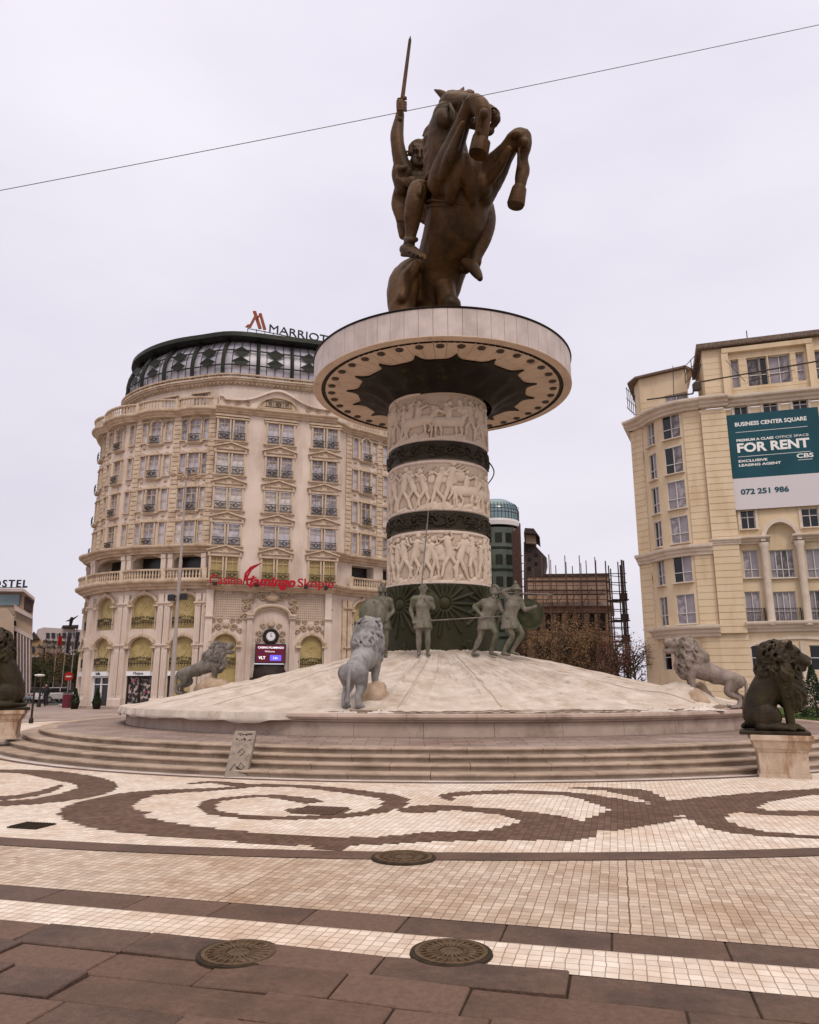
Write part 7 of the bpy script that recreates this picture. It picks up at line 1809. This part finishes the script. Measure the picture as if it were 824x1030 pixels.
# parked cars
mat('car_white', (.55,.53,.52), rough=.25, spec=.6); mat('car_silver', (.30,.30,.31), rough=.25, metal=.5); mat('car_dark', (.03,.03,.035), rough=.25, spec=.6); mat('tyre', (.02,.02,.02), rough=.8); mat('tail_red', (.35,.01,.01), rough=.3)
def car(loc, rz, body, label):
    t = thing('parked_car', loc, label, 'car', rz=rz, group='cars parked along the left street')
    prof = [(-2.15,.35),(-2.2,.75),(-2.05,.95),(-1.2,1.0),(-.75,1.0),(-.7,1.0),(1.5,.98),(2.1,.92),(2.2,.6),(2.15,.35)]
    q = MB(); sec = [(-.86,.0),(-.80,.03),(.80,.03),(.86,.0)]
    n = len(prof); vs = []
    for yv, ins in ((-.86,.06),(-.78,0),(.78,0),(.86,.06)):
        vs += [(x*(1-ins*.3), yv, z-(ins if z > .9 else -ins if z < .4 else 0)) for x, z in prof]
    fs = [(j*n+i, j*n+(i+1)%n, (j+1)*n+(i+1)%n, (j+1)*n+i) for j in range(3) for i in range(n)]+[tuple(range(n-1,-1,-1)), tuple(3*n+i for i in range(n))]
    q.add(vs, fs); b = q.build('body', body, t, local=True, smooth=True, flat_angle=35)
    g = [(-1.35,.98),(-.6,1.42),(.85,1.45),(1.65,.98)]; q = MB(); vs = [(x,-.76 if z < 1 else -.62,z) for x,z in g]+[(x,.76 if z < 1 else .62,z) for x,z in g]; q.add(vs, [(0,1,2,3),(7,6,5,4),(0,4,5,1),(2,6,7,3)]); q.build('windows', 'pane_dark', t, local=True)
    q = MB(); q.box((.12,0,1.46),(1.5,1.22,.05),bev=.02); 
    for sx in (-1,1): q.box((.15,sx*.70,1.2),(.07,.06,.5))
    q.build('roof', body, t, local=True)
    for x in (-1.35,1.35):
        for y_ in (-.8,.8):
            M = Matrix.Translation((x,y_,.33)) @ Matrix.Rotation(R(90),4,'X'); q = MB(); q.lathe([(.001,-.11),(.28,-.11),(.33,-.08),(.33,.08),(.28,.11),(.001,.11)], 18, M=M); w_ = q.build('wheel', 'tyre', t, local=True); q = MB(); q.lathe([(.001,-.12),(.20,-.12),(.20,.12),(.001,.12)], 14, M=M); q.build('rim', 'steel', w_, local=True)
    for y_ in (-.62,.62): q = MB(); q.box((-2.17,y_,.72),(.08,.34,.16),bev=.03); q.build('headlight', 'frame_white', t, local=True); q = MB(); q.box((2.16,y_,.76),(.08,.3,.16),bev=.03); q.build('tail_light', 'tail_red', t, local=True)
car(gp(43,80), R(245), 'car_silver', 'silver parked car nearest the dark street lamps'); car(gp(57,78), R(238), 'car_white', 'white parked car left of the road sign'); car(gp(51,90), R(240), 'car_white', 'white parked car behind the walking person'); car(gp(38,94), R(240), 'car_dark', 'dark parked car at the far left of the row')
# walking person
t = thing('person', gp(46,64), 'person in dark coat and trousers walking along the left street', 'person')
mat('cloth_dark', (.02,.02,.025), (.035,.03,.035), rough=.9, nscale=4); mat('skin', (.42,.25,.18), rough=.6)
b = MB(); J = dict(POSE); J.update(dict(knL=(.1,-.12,.5),anL=(.1,-.1,.1),toL=(.1,-.28,.04),anR=(-.1,.22,.12),toR=(-.1,.08,.04),elL=(.27,.08,1.16),haL=(.25,-.02,.94))); human(b, J); chain(b, [(0,0,1.0,.19),(0,0,1.3,.2)], 12); b.v = [tuple(Vector(p)+t.location) for p in b.v]
organic('body', b, 'cloth_dark', .02, t, it=1)
q = MB(); q.ell((0,-.03,1.66),(.085,.095,.12)); q.build('face', 'skin', t, local=True, smooth=True); q = MB(); q.ell((0,.01,1.70),(.097,.10,.11)); q.build('hair', 'cloth_dark', t, local=True, smooth=True)
# street surface on the left
rd_ = MB(); rd_.add([(-70,66,.0),(-31,66,.0),(-34,160,.0),(-90,160,.0)],[(0,1,2,3)]); tag(rd_.build('street_road','asphalt'), kind='structure')
kb = MB(); kb.add([(-70,65.6,0),(-30.8,65.6,0),(-30.8,66,0),(-70,66,0),(-70,65.6,.12),(-30.8,65.6,.12),(-30.8,66,.12),(-70,66,.12)],[(0,1,5,4),(4,5,6,7),(2,3,7,6),(1,2,6,5)]); tag(kb.build('street_kerb','rim_stone'), kind='structure')
# ------------------------------------------------------------------ overhead cable and marker slab
P = []; a, b_2 = at_y(-60, 203, 21), at_y(884, 12, 21)
for k in range(41): f = k/40; P.append(a.lerp(b_2, f)+Vector((0,0,-.13*math.sin(PI*f))))
q = MB(); q.tube(P, .011, 5); tag(q.build('overhead_cable', 'iron'), 'thin dark cable sagging across the sky past the bronze statue', 'cable')
p0 = Vector(((at_y(225,777,14.35).x+at_y(247,777,14.35).x)/2, 14.42, 0)); p1_ = Vector((at_y(247,735,15.0).x, 15.0, zr(735,15.0)))
ax = (p1_-p0); Ln = ax.length; z = ax.normalized(); x_ = Vector((1,0,0)); x_ = (x_-z*x_.dot(z)).normalized(); y_ = z.cross(x_)
t = thing('stone_marker', p0, 'leaning grey stone slab with scribbled graffiti resting on the steps', 'stone slab')
M = Matrix(((x_.x,y_.x,z.x,p0.x),(x_.y,y_.y,z.y,p0.y),(x_.z,y_.z,z.z,p0.z),(0,0,0,1)))
q = MB(); q.box((0,.06,Ln/2),(.41,.14,Ln),M,bev=.012); q.build('slab', 'marker_stone' if 'marker_stone' in MATS else mat('marker_stone', (.21,.17,.14), (.30,.25,.21), nscale=4, stain=(.13,.10,.08), sscale=5, sth=(.5,.7)), t)
q = MB()
for k in range(26):
    xq = random.uniform(-.15,.15); zq = Ln-random.choice((.09,.2))+random.uniform(-.022,.022); q.ell((xq,-.011,zq),(random.uniform(.012,.03),.004,random.uniform(.008,.018)),7,4,M=M)
q.build('paint_smudges', 'iron', t)
q = MB(); q.tube([(-.12,-.014,.12),(-.06,-.014,.26),(.0,-.014,.13),(.05,-.014,.28),(.13,-.014,.2),(.06,-.014,.12),(-.02,-.014,.2),(.14,-.014,.1)], .008, 5, M=M); q.tube([(-.05,-.014,.48),(.02,-.014,.58),(.08,-.014,.5),(.0,-.014,.42)], .007, 5, M=M); q.build('graffiti', 'iron', t)
# low steps and paving at the hotel foot
q = MB(); sweep(q, wing, 4, SW, [(.3,0),(1.5,0),(1.5,.14),(.3,.14)], ds=.6); tag(q.build('hotel_pavement', 'rim_stone'), kind='structure')

# pane tones picked at random: hotel curtains with painted sky, office painted sky reflection
def variants(base, tones):
    out = []
    for i, (a, b) in enumerate(tones):
        out.append(mat(base+'_tone_'+'abcd'[i], a, b, rough=.12, nscale=1.3+.6*i, lo=.45, hi=.55, spec=.5))
    return out
vc = {'curtain_sky_glass': variants('curtain', (((.36,.34,.39),(.58,.55,.60)), ((.22,.20,.22),(.44,.42,.46)), ((.50,.46,.46),(.66,.62,.62)))), 'pane_sky': variants('office_pane', (((.10,.085,.09),(.26,.23,.25)), ((.22,.19,.21),(.38,.34,.36)), ((.05,.045,.045),(.16,.13,.13))))}
rv = random.Random(12)
for ob_ in list(bpy.data.objects):
    if ob_.type == 'MESH' and ob_.name.startswith('pane') and ob_.data.materials and ob_.data.materials[0].name in vc and rv.random() < .6:
        m_ = rv.choice(vc[ob_.data.materials[0].name]); ob_.material_slots[0].link = 'OBJECT'; ob_.material_slots[0].material = m_
# ------------------------------------------------------------------ overcast daylight
w = bpy.data.worlds.new('World'); SC.world = w; w.use_nodes = True; nt = w.node_tree; L = nt.links
bg = nt.nodes['Background']; SE, SR = R(48), R(200)
sky = nd(nt, 'ShaderNodeTexSky', sky_type='NISHITA', sun_disc=False); sky.sun_elevation = SE; sky.sun_rotation = SR; sky.air_density = 1.4; sky.dust_density = 4
tc = nd(nt, 'ShaderNodeTexCoord'); mp = nd(nt, 'ShaderNodeMapping'); mp.inputs['Scale'].default_value = (1,1,2.6); L.new(tc.outputs['Generated'], mp.inputs[0])
n1 = nd(nt, 'ShaderNodeTexNoise', _Scale=1.3, _Detail=7, _Roughness=.5); L.new(mp.outputs[0], n1.inputs['Vector'])
cr = nd(nt, 'ShaderNodeValToRGB'); cr.color_ramp.elements[0].position = .3; cr.color_ramp.elements[1].position = .72
cr.color_ramp.elements[0].color = (7.3,6.9,8.0,1); cr.color_ramp.elements[1].color = (9.3,8.9,9.75,1); L.new(n1.outputs['Fac'], cr.inputs['Fac'])
sx = nd(nt, 'ShaderNodeSeparateXYZ'); L.new(tc.outputs['Generated'], sx.inputs[0])
mr = nd(nt, 'ShaderNodeMapRange', _From_Min=0.0, _From_Max=.9); mr.inputs['To Min'].default_value = .93; mr.inputs['To Max'].default_value = 1.15; L.new(sx.outputs['Z'], mr.inputs['Value'])
vm = nd(nt, 'ShaderNodeVectorMath', operation='SCALE'); zr_ = nd(nt, 'ShaderNodeMapRange', _From_Min=.78, _From_Max=.96); L.new(sx.outputs['Z'], zr_.inputs['Value'])
zx = nd(nt, 'ShaderNodeMix', data_type='RGBA'); L.new(zr_.outputs[0], zx.inputs[0]); L.new(cr.outputs['Color'], zx.inputs[6]); zx.inputs[7].default_value = (19.5,16.6,13.8,1)  # warmer, brighter zenith added above the view, shaped for overhead light
L.new(zx.outputs[2], vm.inputs[0]); L.new(mr.outputs[0], vm.inputs['Scale'])
mx = nd(nt, 'ShaderNodeMix', data_type='RGBA'); mx.inputs[0].default_value = .93; L.new(sky.outputs[0], mx.inputs[6]); L.new(vm.outputs[0], mx.inputs[7])
L.new(mx.outputs[2], bg.inputs['Color']); bg.inputs['Strength'].default_value = .10
sun = bpy.data.lights.new('sun','SUN'); sun.energy = 1.25; sun.angle = R(16); sun.color = (1,.90,.78)
so_ = bpy.data.objects.new('sun', sun); COL.objects.link(so_)
az = R(165)   # from behind the camera, slightly right
d = Vector((math.sin(az)*math.cos(SE), math.cos(az)*math.cos(SE), math.sin(SE)))
so_.rotation_euler = d.to_track_quat('Z','Y').to_euler(); sky.sun_rotation = az
vs_ = SC.view_settings; vs_.view_transform = 'Standard'; vs_.look = 'None'; vs_.exposure = 0; vs_.gamma = 1; vs_.use_curve_mapping = False
SC.cycles.max_bounces = 5; SC.cycles.diffuse_bounces = 3; SC.cycles.glossy_bounces = 2; SC.cycles.transparent_max_bounces = 6
